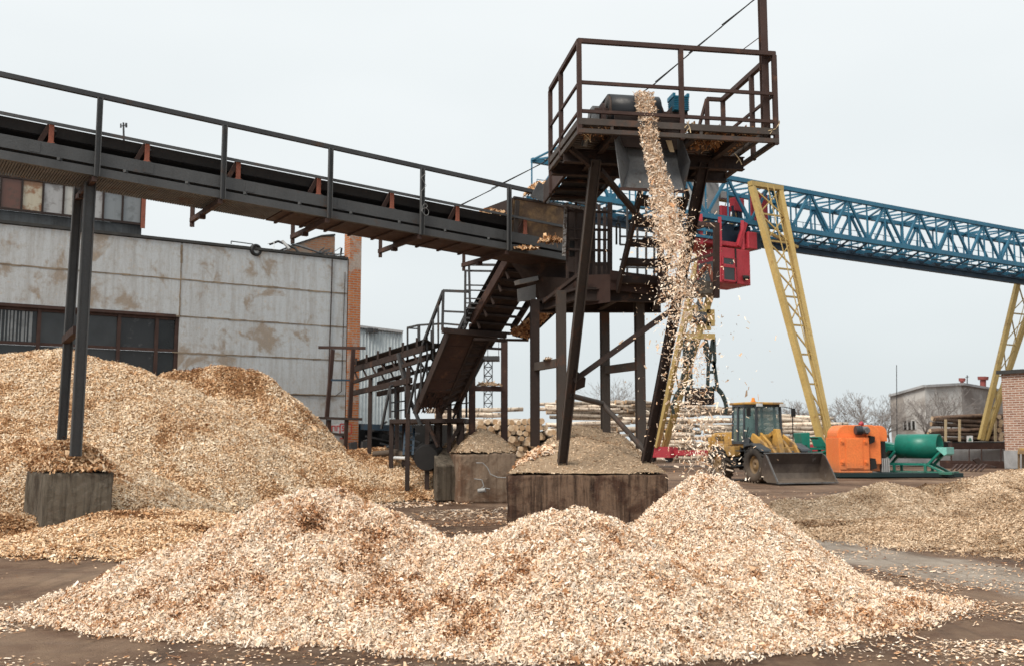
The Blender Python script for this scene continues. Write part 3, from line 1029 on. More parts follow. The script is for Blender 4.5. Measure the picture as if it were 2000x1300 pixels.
# chips strewn over the yard
def strewn():
    def scatter(n, cx, cy, sx, sy, L=(.010, .036), W=(.006, .017), mean=.6):
        x, y = rng.normal(cx, sx, n), rng.normal(cy, sy, n)
        k = (y > 4.6) & (y < 45) & (np.abs(x) < y * .62)
        k &= (hfg(x, y) < .05) & (vn(x, y, 1.2, 3) > .35 + .2 * rng.random(n))
        x, y = x[k], y[k]
        n = len(x)
        pos = np.stack([x, y, .004 + rng.random(n) * .012], -1)
        nr = np.tile([0, 0, 1.0], (n, 1))
        near = np.clip((70 - y) / 20, 0, 1)
        pos[:, 2] += near * (fbm(x, y, .35, 1) * .035 + fbm(x, y, 1.6, 5) * .012) - .03 + .004
        return chips_at(pos, nr, L, W, .18), np.repeat(np.clip(rng.normal(mean, .2, n), 0, 1), 4)
    A_ = [scatter(7000, 0, 7.4, 3.2, .8, mean=.5), scatter(9000, 4.8, 8.3, .9, .45), scatter(5000, 4.6, 10.5, .8, 1.2, mean=.45), scatter(6000, -4.4, 9.0, .6, .7),
          scatter(14000, -2, 18.5, 3.2, 2.6, (.02, .05), (.010, .022), .35), scatter(9000, 0, 25.5, 3.0, 2.0, (.04, .09), (.02, .04), .6),
          scatter(5000, 4.5, 17, 1.8, 3, (.016, .045), (.008, .02), .4), scatter(5000, 6, 13.2, 2.2, 2, (.014, .04), (.008, .018), .35), scatter(3500, 0, 6.0, 2.6, .6), scatter(9000, 4, 27, 3, 3, (.03, .07), (.014, .03), .4)]
    v = np.concatenate([a for a, _ in A_])
    t = np.concatenate([b for _, b in A_])
    q = np.arange(len(v)).reshape(-1, 4)
    o = mesh_np('scattered_wood_chips', v, q, np.zeros(len(q)), [M['fresh']], t, (0, 12, 0))
    tag(o, 'loose chips strewn over the brown yard round the pale heap', 'wood chips', kind='stuff')
strewn()

# ------------------------------------------------------------------ chips in the air
def falling():
    path = [(1256, 183, 16.55, 19, 9), (1260, 205, 16.33, 20, 9), (1265, 232, 16.22, 20, 9), (1268, 268, 16.15, 19, 9), (1275, 300, 16.12, 19, 9), (1284, 340, 16.05, 20, 9.5), (1294, 375, 15.95, 24, 9), (1300, 410, 15.8, 30, 8.5),
            (1308, 450, 15.5, 37, 8), (1318, 490, 15.2, 40, 5.6), (1328, 530, 14.9, 42, 4.2), (1333, 580, 14.6, 46, 3.2), (1340, 640, 14.3, 52, 2.2), (1345, 700, 14.0, 56, 1.6),
            (1352, 760, 13.7, 58, 1.4), (1360, 820, 13.4, 60, 1.4), (1372, 880, 13.0, 60, 1.6), (1384, 925, 12.5, 56, 1.3)]
    N_ = 16000
    wts = np.array([p[4] for p in path])
    cum = np.cumsum((wts[:-1] + wts[1:]) / 2 * np.array([b[1] - a[1] for a, b in zip(path[:-1], path[1:])]))
    u = rng.random(N_) * cum[-1]
    si = np.searchsorted(cum, u)
    ps = []
    for k in si:
        a, b = path[k], path[min(k + 1, len(path) - 1)]
        t = rng.random()
        d = a[2] + (b[2] - a[2]) * t
        c = pt(a[0] + (b[0] - a[0]) * t, a[1] + (b[1] - a[1]) * t, d)
        rad = (a[3] + (b[3] - a[3]) * t) / FPX * d
        g = rng.normal(0, .5, 3)
        if rng.random() < .10 and a[1] > 360:
            g *= 2.3
        if a[1] < 262:
            c += P * float(np.clip(g[0], -1, 1)) * rad + Q * (-abs(g[1])) * .05 + ZZ * abs(g[2]) * .03
        else:
            if a[1] < 345:
                g = np.clip(g, -.95, .95)
            c += P * float(g[0]) * rad + Q * float(g[1]) * rad * (.35 if a[1] < 380 else .8) + ZZ * float(g[2]) * .12
            if a[1] < 375:
                f_ = (a[1] + (b[1] - a[1]) * t)
        ps.append(tuple(c))
    ps = np.array(ps)
    nr = rng.normal(0, 1, ps.shape)
    nr /= np.linalg.norm(nr, axis=1)[:, None]
    v = chips_at(ps, nr, (.016, .055), (.006, .018), .1)
    t = np.repeat(np.clip(rng.normal(.72, .22, len(ps)), 0, 1), 4)
    q = np.arange(len(v)).reshape(-1, 4)
    o = mesh_np('falling_wood_chips', v, q, np.zeros(len(q)), [M['fresh']], t, (2.4, 15, 0))
    tag(o, 'stream of pale wood chips falling from the conveyor head to the cone', 'wood chips', kind='stuff')
falling()
# ------------------------------------------------------------------ left building (runs along U)
WR = pz(672, 34.0, 0)                       # its right-hand corner on the ground
def wl(L, z, out=0.0):
    """point on the wall: L metres left of the corner, OUT metres toward the yard"""
    return WR - U * L - V * out + ZZ * z
def wpx(px):
    a = (px - 1000) / FPX / CT
    # WR.x - U.x L = a (WR.y - U.y L)
    return (WR.x - a * WR.y) / (U.x - a * U.y)
bld = thing('concrete_building', 'long grey whitewashed concrete building with a brick corner pillar behind the chip heaps', 'building', tuple(WR))
zl = [0, .78, 1.96, 3.16, 4.36, 5.50, 6.66, 7.84]
LW = 20.0
jt = wpx(349)
wl_l = wpx(342)
mb = MB()
for i in range(7):
    for (a, b) in ((0, jt), (jt, LW)):
        if a == jt and 3 <= i <= 4:
            continue
        z0, z1 = zl[i] + .018, zl[i + 1] - .018
        a2, b2 = a + .016, b - .016
        mb.hexa([wl(b2, z0, 0), wl(a2, z0, 0), wl(a2, z0, -.3), wl(b2, z0, -.3), wl(b2, z1, 0), wl(a2, z1, 0), wl(a2, z1, -.3), wl(b2, z1, -.3)])
mb.hexa([wl(LW, 0, -.05), wl(0.02, 0, -.05), wl(.02, 0, -.28), wl(LW, 0, -.28), wl(LW, 3.15, -.05), wl(.02, 3.15, -.05), wl(.02, 3.15, -.28), wl(LW, 3.15, -.28)])
mb.hexa([wl(jt, 3.1, -.05), wl(0.02, 3.1, -.05), wl(.02, 3.1, -.28), wl(jt, 3.1, -.28), wl(jt, 5.55, -.05), wl(.02, 5.55, -.05), wl(.02, 5.55, -.28), wl(jt, 5.55, -.28)])
mb.hexa([wl(LW, 5.52, -.05), wl(0.02, 5.52, -.05), wl(.02, 5.52, -.28), wl(LW, 5.52, -.28), wl(LW, 7.8, -.05), wl(.02, 7.8, -.05), wl(.02, 7.8, -.28), wl(LW, 7.8, -.28)])
mb.hexa([wl(-.5, 0, -.42), wl(-.52, 0, -.42), wl(-.52, 0, -14), wl(-.5, 0, -14), wl(-.5, 7.8, -.42), wl(-.52, 7.8, -.42), wl(-.52, 7.8, -14), wl(-.5, 7.8, -14)])
mb.build('wall', M['wall'], bld)
mb = MB()
mb.hexa([wl(LW, 7.845, .05), wl(.02, 7.845, .05), wl(.02, 7.845, -14), wl(LW, 7.845, -14), wl(LW, 7.93, .05), wl(.02, 7.93, .05), wl(.02, 7.93, -14), wl(LW, 7.93, -14)])
mb.build('roof', M['tarfelt'], bld)
# crumbling mortar along the panel joints
jr = random.Random(3)
M['mortar'] = pmat('crumbling_mortar', (.15, .115, .085), (.36, .29, .21), 2.5, .95)
for z in zl[2:7]:
    mb = MB()
    l = .05 if not 3.2 < z < 5.45 else .05
    while l < LW - 1:
        ln = jr.uniform(.15, .6)
        inwin = l > jt - .1 and 3.2 < z < 5.45
        if not inwin:
            a, b = wl(l, z + jr.uniform(-.012, .012), .004), wl(l + ln, z + jr.uniform(-.012, .012), .004)
            mb.bar(a, b, jr.uniform(.02, .06), .012, up=V)
        l += ln * .95
    mb.build('joint_mortar', M['mortar'], bld)
mb = MB()
z = 5.5
while z < 7.6:
    mb.bar(wl(jt + jr.uniform(-.01, .01), z, .005), wl(jt, min(7.82, z + .3), .005), jr.uniform(.02, .07), .013, up=V)
    z += .28
mb.build('joint_mortar', M['mortar'], bld)
# brick pillar
zp = pt(690, 455, 34.1).z
mb = MB()
pw = .45
mb.hexa([wl(-.02, 0, .06), wl(-.02 - pw, 0, .06), wl(-.02 - pw, 0, -.4), wl(-.02, 0, -.4), wl(-.02, zp, .06), wl(-.02 - pw, zp, .06), wl(-.02 - pw, zp, -.4), wl(-.02, zp, -.4)])
mb.build('brick_pillar', M['brick'], bld, bevel=.01)
M['oldbrick'] = brick_mat('plastered_old_brick', (.30, .12, .06), (.36, .19, .11), (.25, .21, .17), (.27, .235, .20))
# broken parapet on the roof beside the pillar
mb = MB()
l1, l0 = wpx(562), .0
mb.prism([wl(l0, 7.935, -1.2), wl(l1, 7.935, -1.2), wl(l1, 8.05, -1.2), wl(wpx(600), 8.42, -1.2), wl(wpx(622), 8.62, -1.2), wl(wpx(650), 8.8, -1.2), wl(l0, 8.88, -1.2)], V * .25)
mb.build('parapet', M['oldbrick'], bld)
mb = MB()
mb.prism([wl(wpx(560), 8.06, -1.17), wl(wpx(600), 8.42, -1.17), wl(wpx(650), 8.82, -1.17), wl(0, 8.90, -1.17), wl(0, 8.97, -1.17), wl(wpx(650), 8.87, -1.17), wl(wpx(600), 8.48, -1.17), wl(wpx(560), 8.12, -1.17)], V * .4)
mb.build('parapet_coping', M['tarfelt'], bld)
M['glass_b'] = glass_mat('dusty_glass', (.020, .024, .027), .30)
M['glass_c'] = pane_mat('streaked_glass', (.022, .026, .030), (.07, .075, .08), .58, .66, 5.0)
# ribbon of windows
zb, zt = 3.17, 5.49
edges = [-90, 76, 233, 307, 346]
for a, b in zip(edges[:-1], edges[1:]):
    la, lb = wpx(a), wpx(b)
    fr = MB()
    zm = 4.42
    for l in ((la, lb) if a == edges[0] else (lb,)):
        fr.bar(wl(l, zb, -.08), wl(l, zt, -.08), .10, .08, up=V)
    for z in (zb + .04, zm, zt - .05):
        fr.bar(wl(la - .052, z, -.09), wl(lb + .052, z, -.09), .09 if z != zt - .05 else .14, .06, up=V)
    w_ = fr.build('window', M['brown'], bld)
    g = MB()
    for z0, z1 in ((zb + .08, zm - .05), (zm + .05, zt - .12)):
        g.hexa([wl(la - .05, z0, -.12), wl(lb + .05, z0, -.12), wl(lb + .05, z0, -.14), wl(la - .05, z0, -.14), wl(la - .05, z1, -.12), wl(lb + .05, z1, -.12), wl(lb + .05, z1, -.14), wl(la - .05, z1, -.14)])
    g.build('pane', M[{-90: 'darkglass', 76: 'glass_b', 233: 'glass_c', 307: 'darkglass'}[a]], w_)
    if a == -90:
        c = MB()
        for k in range(9):
            l = wpx(2 + k * 7.2 + random.uniform(-1, 1))
            c.bar(wl(l, zm + .06, -.112), wl(l, zt - .14, -.112), random.uniform(.02, .085), .006, up=V)
        c.build('curtain', M['pane_g'], w_)
mb = MB()
mb.bar(wl(wl_l, 5.5, .012), wl(LW, 5.5, .012), .09, .02, up=V)
mb.build('window_lintel', M['brown'], bld)
# drain pipe + cables
mb = MB()
lp = wpx(645)
mb.path([wl(lp, 7.8, .05), wl(lp + .02, 5.5, .05), wl(lp + .06, 3.3, .05), wl(lp + .1, 2.0, .05)], .022, 6)
mb.path([wl(.12, 7.4, .03), wl(.15, 5.2, .03), wl(.18, 3.3, .03), wl(.4, 3.13, .03), wl(3, 3.15, .03)], .012, 5)
mb.build('wall_cable', M['dbrown'], bld)

# clerestory on the roof: band + row of panes
OUT = -2.4
def wpo(px):
    o = WR - V * OUT
    a = (px - 1000) / FPX / CT
    return (o.x - a * o.y) / (U.x - a * U.y)
cl = wpo(268)
dcl = (wl(cl, 0, OUT)).y
zA, zB, zC = pt(268, 466, dcl).z, pt(268, 441, dcl).z, pt(268, 380, dcl).z
zD = zC + .62
mb = MB()
mb.hexa([wl(LW, 7.93, OUT), wl(cl, 7.93, OUT), wl(cl, 7.93, OUT - 5), wl(LW, 7.93, OUT - 5), wl(LW, zB, OUT), wl(cl, zB, OUT), wl(cl, zB, OUT - 5), wl(LW, zB, OUT - 5)])
mb.build('clerestory_base', M['clinker'], bld)
mb = MB()
mb.hexa([wl(LW, zD, OUT + .2), wl(cl - .1, zD, OUT + .2), wl(cl - .1, zD, OUT - 5), wl(LW, zD, OUT - 5), wl(LW, zD + .15, OUT + .2), wl(cl - .1, zD + .15, OUT + .2), wl(cl - .1, zD + .15, OUT - 5), wl(LW, zD + .15, OUT - 5)])
mb.hexa([wl(cl + .02, zB, OUT - .1), wl(cl, zB, OUT - .1), wl(cl, zB, OUT - 5), wl(cl + .02, zB, OUT - 5), wl(cl + .02, zD, OUT - .1), wl(cl, zD, OUT - .1), wl(cl, zD, OUT - 5), wl(cl + .02, zD, OUT - 5)])
mb.build('clerestory_roof', M['dbrown'], bld)
mb = MB()
nb = 15
bw = .60
for i in range(nb + 1):
    l = cl + .03 + i * bw
    mb.bar(wl(l, zB, OUT + .03), wl(l, zD, OUT + .03), .06, .05, up=V)
for z in (zB + .04, zC, zD - .03):
    mb.bar(wl(cl - .02, z, OUT + .035), wl(cl + .03 + nb * bw, z, OUT + .035), .08, .05, up=V)
mb.build('clerestory_frame', M['dbrown'], bld)
mb = MB()
mb.bar(wl(cl - .02, zB - .1, OUT + .09), wl(cl - .02, zC + .1, OUT + .09), .13, .05, up=V)
mb.build('clerestory_end_post', M['orange_br'], bld)
pm = ['pane_g', 'pane_g', 'pane_c', 'pane_w', 'pane_c', 'pane_s', 'pane_r', 'pane_c', 'pane_w', 'pane_r', 'pane_g', 'pane_c', 'pane_s', 'pane_w', 'pane_g']
for i in range(nb):
    a, b = cl + .06 + i * bw, cl + i * bw + bw
    for z0, z1, mm in ((zB + .08, zC - .04, pm[i]), (zC + .04, zD - .06, 'pane_g')):
        mb = MB()
        mb.hexa([wl(b, z0, OUT + .01), wl(a, z0, OUT + .01), wl(a, z0, OUT - .01), wl(b, z0, OUT - .01), wl(b, z1, OUT + .01), wl(a, z1, OUT + .01), wl(a, z1, OUT - .01), wl(b, z1, OUT - .01)])
        mb.build('clerestory_pane', M[mm], bld)

# things lying on the roof edge
mb = MB()
tcn = pt(499, 489, wl(wpx(499), 0, .02).y)
axd = (-V * .9 + U * .25).normalized()
mb.rev([(.115, -.075), (.19, -.085), (.205, -.04), (.205, .04), (.19, .085), (.115, .075)], tcn, axd, 24)
tyre = single(mb, 'old_tyre', M['black'], 'worn black tyre hanging over the roof edge of the grey building', 'tyre')
mb = MB()
mb.rev([(.02, -.03), (.112, -.05), (.112, .04), (.02, .02)], tcn - axd * 0, axd, 20)
mb.build('rim', M['white'], tyre)
def roof_piece(name, mat, label, cat, pts, wd, th=None):
    m = MB()
    if th is None:
        for a, b in zip(pts[:-1], pts[1:]):
            m.tube(a, b, wd, n=7)
    else:
        m.plate(pts, th)
    single(m, name, mat, label, cat)
rz = 7.94
roof_piece('scrap_metal', M['scrap'], 'thin steel frame lying on the roof edge left of the tyre', 'scrap', [wl(wpx(447), rz + .03, -.05), wl(wpx(447), rz + .12, -.05), wl(wpx(490), rz + .10, -.05), wl(wpx(490), rz + .03, -.05)], .018)
roof_piece('scrap_sheet', M['white'], 'pale leaning sheet of metal on the roof right of the tyre', 'scrap', [wl(wpx(526), rz, -.3), wl(wpx(536), rz, -.3), wl(wpx(543), rz + .36, -.6), wl(wpx(530), rz + .28, -.6)], .012)
roof_piece('roofing_felt', M['tarfelt'], 'dark crumpled roofing felt heaped on the roof behind the pale sheet', 'roofing felt', [wl(wpx(514), rz + .01, -.7), wl(wpx(600), rz + .01, -.7), wl(wpx(590), rz + .28, -.85), wl(wpx(558), rz + .48, -.95), wl(wpx(540), rz + .33, -.9)], .04)
roof_piece('scrap_pipe', M['scrap'], 'long grey pipe lying along the roof edge beside the brick pillar', 'pipe', [wl(wpx(574), rz + .36, -.5), wl(wpx(634), rz + .06, -.2)], .035)
roof_piece('scrap_pipe', M['lightpanel'], 'short pale tube leaning on the roofing felt', 'pipe', [wl(wpx(558), rz + .42, -.55), wl(wpx(568), rz + .12, -.3)], .05)
mb = MB()
for k in range(26):
    a = wl(wpx(random.uniform(612, 668)), rz + random.uniform(.0, .14), -random.uniform(.05, .5))
    d_ = Vector((random.uniform(-1, 1), random.uniform(-.4, .4), random.uniform(-.3, .5))).normalized()
    mb.bar(a, a + d_ * random.uniform(.12, .5), random.uniform(.02, .07), random.uniform(.01, .03))
single(mb, 'scrap_heap', M['scrap'], 'heap of dark scrap strips on the roof against the brick pillar', 'scrap')
# roof mast
mast = thing('roof_antenna', 'thin roof antenna with small cross arm above the grey building', 'antenna', tuple(pt(243, 300, 37)))
mb = MB()
mb.tube(pt(243, 320, 37), pt(241, 240, 37), .05, .035, n=6)
mb.build('pole', M['dgrey'], mast)
mb = MB()
mb.bar(pt(236, 247, 37), pt(248, 244, 37), .03)
mb.tube(pt(236, 250, 37), pt(236, 242, 37), .03, n=6)
mb.tube(pt(246.5, 249, 37), pt(246.5, 241, 37), .045, n=6)
mb.build('cross_arm', M['dgrey'], mast)

# wall sign: white plate, red frame, red letters
ls = wpx(664)
sgn = thing('fire_point_sign', 'white sign with red frame and red letters on the grey wall behind the rusty frame', 'sign', tuple(wl(ls, 1.9, .03)))
ds = wl(ls, 0, 0).y
zs0, zs1 = pt(664, 846, ds).z, pt(664, 827, ds).z
hw = .21
mb = MB()
mb.hexa([wl(ls + hw, zs0, .05), wl(ls - hw, zs0, .05), wl(ls - hw, zs0, .03), wl(ls + hw, zs0, .03), wl(ls + hw, zs1, .05), wl(ls - hw, zs1, .05), wl(ls - hw, zs1, .03), wl(ls + hw, zs1, .03)])
mb.build('sign_plate', M['white'], sgn)
mb = MB()
for a, b in (((hw, zs0), (-hw, zs0)), ((hw, zs1), (-hw, zs1))):
    mb.bar(wl(a[0], a[1], .056), wl(b[0], b[1], .056), .035, .01, up=V)
for l in (hw, -hw):
    mb.bar(wl(l, zs0, .056), wl(l, zs1, .056), .035, .01, up=V)
zs2 = zs0 - .04
mb.bar(wl(hw, zs2 - .12, .056), wl(-hw, zs2 - .12, .056), .03, .01, up=V)
mb.build('sign_frame', M['redsign'], sgn)
mtx = Matrix.Translation(wl(ls + .03, (zs0 + zs1) / 2, .053) - Vector(sgn.location)) @ Matrix(((U.x, 0, -V.x, 0), (U.y, 0, -V.y, 0), (0, 1, 0, 0), (0, 0, 0, 1)))
text_mesh('\u041f\u0413 5', .24, 'lettering', M['redsign'], sgn, mtx)

# rusty goal-shaped frame before the wall
fr = thing('rusty_steel_frame', 'tall narrow rust brown steel frame standing by the brick pillar', 'steel frame', tuple(pz(663, 31.6, 0)))
dF = 31.6
mb = MB()
for a, b in (((650, 682), (638, 816)), ((690, 682), (683, 816))):
    mb.pbar(pt(a[0], a[1], dF), pt(b[0], b[1], dF), .12, U, .08)
mb.build('upright', M['brown'], fr)
mb = MB()
mb.bar(pt(622, 678, dF), pt(714, 679.5, dF + .1), .10, .09)
mb.build('top_bar', M['brown'], fr)
mb = MB()
mb.bar(pt(647, 741.5, dF), pt(687, 742, dF), .07, .06)
mb.build('rung', M['dblue'], fr)
mb = MB()
mb.bar(pt(614, 815, dF - .05), pt(707, 818, dF - .05), .09, .08)
mb.bar(pt(640, 845, dF), pt(675, 849, dF), .07, .08)
mb.build('lower_bar', M['dbrown'], fr)
for a, b in (((643, 819), pz(642, dF, 0)), ((677, 819), pz(671, dF, 0))):
    mb = MB()
    mb.pbar(pt(a[0], a[1], dF), b, .11, U, .08)
    mb.build('leg', M['brown'], fr)
mb = MB()
mb.plate([pt(663, 845, dF + .03), pt(676, 845, dF + .03), pt(674, 862, dF + .03)], .02)
mb.build('gusset', M['brown'], fr)

# white corrugated shed behind
sh = thing('corrugated_shed', 'pale blue grey corrugated metal shed just right of the brick pillar', 'shed', tuple(pz(740, 44, 0)))
s0, s1 = pz(690, 44.0, 0), pz(783, 44.5, 0)
sdv = (s1 - s0)
sn = Vector((-sdv.y, sdv.x, 0)).normalized()
zt0, zt1 = pt(697, 639, 44).z, pt(783, 650, 44.5).z
n_ = 58
prof = []
for i in range(n_ + 1):
    t = i / n_
    prof.append(s0 + sdv * t - sn * (.09 if (i % 4) in (0,) else 0.0))
mb = MB()
vs, fs = [], []
zz0 = 1.55
for i, p in enumerate(prof):
    t = i / n_
    vs += [Vector((p.x, p.y, zz0)), Vector((p.x, p.y, zt0 + (zt1 - zt0) * t))]
for i in range(n_):
    fs.append((2 * i, 2 * i + 2, 2 * i + 3, 2 * i + 1))
mb.add(vs, fs)
mb.hexa([s0 + sn * .05 + ZZ * zz0, s1 + sn * .05 + ZZ * zz0, s1 + sn * 6 + ZZ * zz0, s0 + sn * 6 + ZZ * zz0, s0 + sn * .05 + ZZ * (zt0 - .05), s1 + sn * .05 + ZZ * (zt1 - .05), s1 + sn * 6 + ZZ * (zt1 - .05), s0 + sn * 6 + ZZ * (zt0 - .05)])
mb.build('wall', M['corr'], sh)
mb = MB()
mb.bar(s0 + ZZ * (zt0 + .04) - sn * .05, s1 + ZZ * (zt1 + .04) - sn * .05, .3, .10)
mb.build('roof_edge', M['plinth'], sh)
mb = MB()
mb.hexa([s0, s1, s1 + sn * 5, s0 + sn * 5, s0 + ZZ * 1.54, s1 + ZZ * 1.54, s1 + sn * 5 + ZZ * 1.54, s0 + sn * 5 + ZZ * 1.54])
mb.build('base', M['dgrey'], sh)
mb = MB()
c_ = pt(722, 645, 43.9)
mb.obox(c_, U * .12, V * .1, ZZ * .1)
mb.obox(c_ + Vector((.25, 0, -.02)), U * .1, V * .08, ZZ * .09)
mb.build('flood_lamp', M['dgrey'], sh)
# ------------------------------------------------------------------ long conveyor (runs along U, sinking slightly to the right)
E0 = pt(187, 345, 17.3)
def solve_t(px, p0, dirv):
    a = (px - 1000) / FPX
    # (p.x) = a * (p.y*CT + (p.z-CH)*ST)
    k0 = p0.x - a * (p0.y * CT + (p0.z - CH) * ST)
    k1 = dirv.x - a * (dirv.y * CT + dirv.z * ST)
    return -k0 / k1
_t = solve_t(990, E0, U)
DC = U * _t
DC.z = pt(990, 489, E0.y + DC.y).z - E0.z
DC = DC / _t
def cv(t, a=0.0, h=0.0):
    return E0 + DC * t + V * a + ZZ * h
def ct(px, a=0.0, h=0.0):
    return solve_t(px, cv(0, a, h), DC)
T0, T1 = -7.5, ct(1135)
lc = thing('long_conveyor', 'long grey belt conveyor gallery with handrail running across to the hopper', 'conveyor', tuple(pt(147, 887, 17.6)))
mb = MB()
mb.chan(cv(T0, 0, .33), cv(T1, 0, .33), .10, .23, ZZ, .016)
for k in range(10):                                  # splice plates and dents on the web
    t = T0 + .7 + k * 1.9
    mb.bar(cv(t, -.012, .33), cv(t + .18, -.012, .33), .006, .19)
mb.build('side_beam', M['grey'], lc)
mb = MB()
mb.bar(cv(T0, -.01, .075), cv(T1, -.01, .075), .09, .15)
mb.build('lower_beam', M['grey'], lc)
mb = MB()
for k in range(-4, 8):
    t = k * 1.1 + .5
    if T0 < t < T1:
        mb.bar(cv(t, -.01, .16), cv(t, -.01, .21), .12, .05)
mb.build('spacer', M['grey'], lc)
mb = MB()
mb.chan(cv(T0, 1.28, .28), cv(T1, 1.28, .28), -.10, .33, ZZ, .016)
mb.build('far_beam', M['dgrey'], lc)
mb = MB()                                              # walkway grating seen from below
tt = T0
tm = ct(560)
while tt < tm:
    mb.bar(cv(tt, .06, .06), cv(tt, 1.24, .06), .032, .03)
    tt += .046
for a in (.25, .5, .75, 1.0):
    mb.bar(cv(T0, a, .10), cv(tm, a, .10), .02, .04)
g_ = mb.build('grating', M['grating'], lc)
mb = MB()
mb.hexa([cv(tm, .05, .04), cv(T1, .05, .04), cv(T1, 1.24, .04), cv(tm, 1.24, .04), cv(tm, .05, .07), cv(T1, .05, .07), cv(T1, 1.24, .07), cv(tm, 1.24, .07)])
for k in range(9):
    t = tm + .2 + k * .55
    if t < T1:
        mb.bar(cv(t, .05, .02), cv(t, 1.24, .02), .05, .035)
mb.build('floor_plate', M['brown'], lc)
# belt: troughed
def belt_strip(mb, f0, f1, sec, th=.022):
    a = [f0(*s) for s in sec]
    b = [f1(*s) for s in sec]
    for i in range(len(sec) - 1):
        n = (a[i + 1] - a[i]).cross(b[i] - a[i]).normalized() * th
        mb.hexa([a[i], a[i + 1], b[i + 1], b[i], a[i] + n, a[i + 1] + n, b[i + 1] + n, b[i] + n])
mb = MB()
sec = [(.14, .80), (.20, .62), (.42, .50), (.86, .50), (1.08, .62), (1.14, .80)]
belt_strip(mb, lambda a, h: cv(T0, a, h), lambda a, h: cv(ct(1120), a, h), sec)
belt_strip(mb, lambda a, h: cv(T0, a, h), lambda a, h: cv(ct(1120), a, h), [(.25, .26), (1.05, .26)])
mb.build('belt', M['black'], lc)
for px in (-95, 100, 287, 465, 622, 765, 893, 1025):
    t = ct(px, .06, .62)
    mb = MB()
    mb.pbar(cv(t, .05, .45), cv(t, .05, .79), .085, U, .05)
    mb.pbar(cv(t, 1.23, .45), cv(t, 1.23, .80), .10, U, .05)
    mb.pbar(cv(t, 1.23, .80), cv(t - .02, .84, .47), .09, U, .05)
    mb.bar(cv(t, .02, .46), cv(t, 1.26, .46), .12, .03)
    b_ = mb.build('idler_frame', M['orange_br'], lc, bevel=.008)
    mb = MB()
    mb.pbar(cv(t - .03, .06, .78), cv(t - .17, .11, .47), .08, U, .04)
    mb.build('brace', M['brown'], b_)
    mb = MB()
    mb.tube(cv(t + .05, .12, .72), cv(t + .05, .40, .47), .045, n=8)
    mb.tube(cv(t + .05, .44, .445), cv(t + .05, .84, .445), .045, n=8)
    mb.tube(cv(t + .05, .05, .40), cv(t + .05, .05, .46), .05, n=8)
    mb.build('roller', M['black'], b_)
posts = [ct(-60), 0, ct(432), ct(640), ct(820), ct(990)]
mb = MB()
mb.bar(cv(T0, -.05, 1.46), cv(ct(1165), -.05, 1.46), .085, .085)
mb.build('top_rail', M['dgrey'], lc)
mb = MB()
mb.bar(cv(T0, -.02, .80), cv(ct(1120), -.02, .80), .03, .055)
mb.build('mid_rail', M['grey'], lc)
for t in posts:
    mb = MB()
    mb.chan(cv(t, -.075, -.02), cv(t, -.075, 1.42), .06, .095, U, .014)
    mb.build('rail_post', M['grey'], lc)
    mb = MB()
    mb.bar(cv(t - .03, -.06, -.06), cv(t - .03, 1.92, -.06), .085, .09)
    mb.bar(cv(t - .03, 1.1, -.13), cv(t - .03, 1.2, -.13), .12, .08)
    mb.build('cross_beam', M['brown'], lc)
    mb = MB()
    mb.bar(cv(t - .03, 1.87, -.20), cv(t - .03, 1.87, .34), .075, .075)
    mb.build('far_post', M['brown'], lc)
# twin legs
for (a, b, dd, wd) in (((147, 890), (176, 358), 17.62, .19), ((120, 858), (153, 366), 18.72, .165)):
    mb = MB()
    p, q = pt(a[0], a[1], dd), pt(b[0], b[1], dd - .05)
    mb.chan(p, q, .09, wd, (U - V * .0), .02)
    mb.pbar(p + V * .075, q + V * .075, wd * .9, U, .02)
    mb.build('leg', M['grey'], lc)
mb = MB()
mb.bar(pt(128, 664, 18.62), pt(150, 644, 17.75), .13, .14)
mb.build('leg_tie', M['brown'], lc)
# chips lying on the conveyor
def blob(name, c, rx, ry, h, n, mats, label, L=(.03, .08), W=(.012, .03), slope=None, mean=.5, cat='wood chips'):
    hf = lambda x, y: c.z + h * (1 - ((x - c.x) / rx) ** 2 - ((y - c.y) / ry) ** 2) + fbm(x, y, 5, 3) * h * .25
    o = pile(name, hf, c.x - rx, c.x + rx, c.y - ry, c.y + ry, min(rx, ry) / 7, n, L, W, mats, lambda x, y: mean + 0 * x, lambda x, y: ((x - c.x) / rx) ** 2 + ((y - c.y) / ry) ** 2 < 1, c.z, .55, .03)
    return tag(o, label, cat)
blob('wood_chip_pile', pt(960, 424, 22.55), .42, .3, .15, 350, [M['old_u'], M['old']], 'small heap of chips on the belt just left of the hopper')
blob('wood_chip_pile', pt(1078, 474, 22.2), .30, .22, .12, 320, [M['old_u'], M['old']], 'tuft of tan chips caught on the side beam below the hopper', (.04, .12), (.012, .025), mean=.35)
blob('wood_chip_pile', pt(1020, 488, 22.15), .4, .12, .05, 200, [M['old_u'], M['old']], 'thin line of pale chips on the lower beam below the hopper')

# loose wire on a rail post
mb = MB()
tw_ = ct(820)
c = cv(tw_ + .05, -.135, .60)
pts = [c + DC * (math.cos(a) * (.05 + .006 * a)) + ZZ * (math.sin(a) * (.07 + .006 * a) - .02 * a) for a in np.linspace(-1.2, 9.0, 26)] + [cv(tw_ - .05, -.135, .9), cv(tw_ + .07, -.135, 1.05), cv(tw_ - .05, -.135, 1.2), cv(tw_ + .06, -.135, 1.32)]
mb.path(pts, .005, 5)
single(mb, 'loose_wire', M['lightpanel'], 'loop of pale loose wire wound round a rail post of the long conveyor', 'wire')

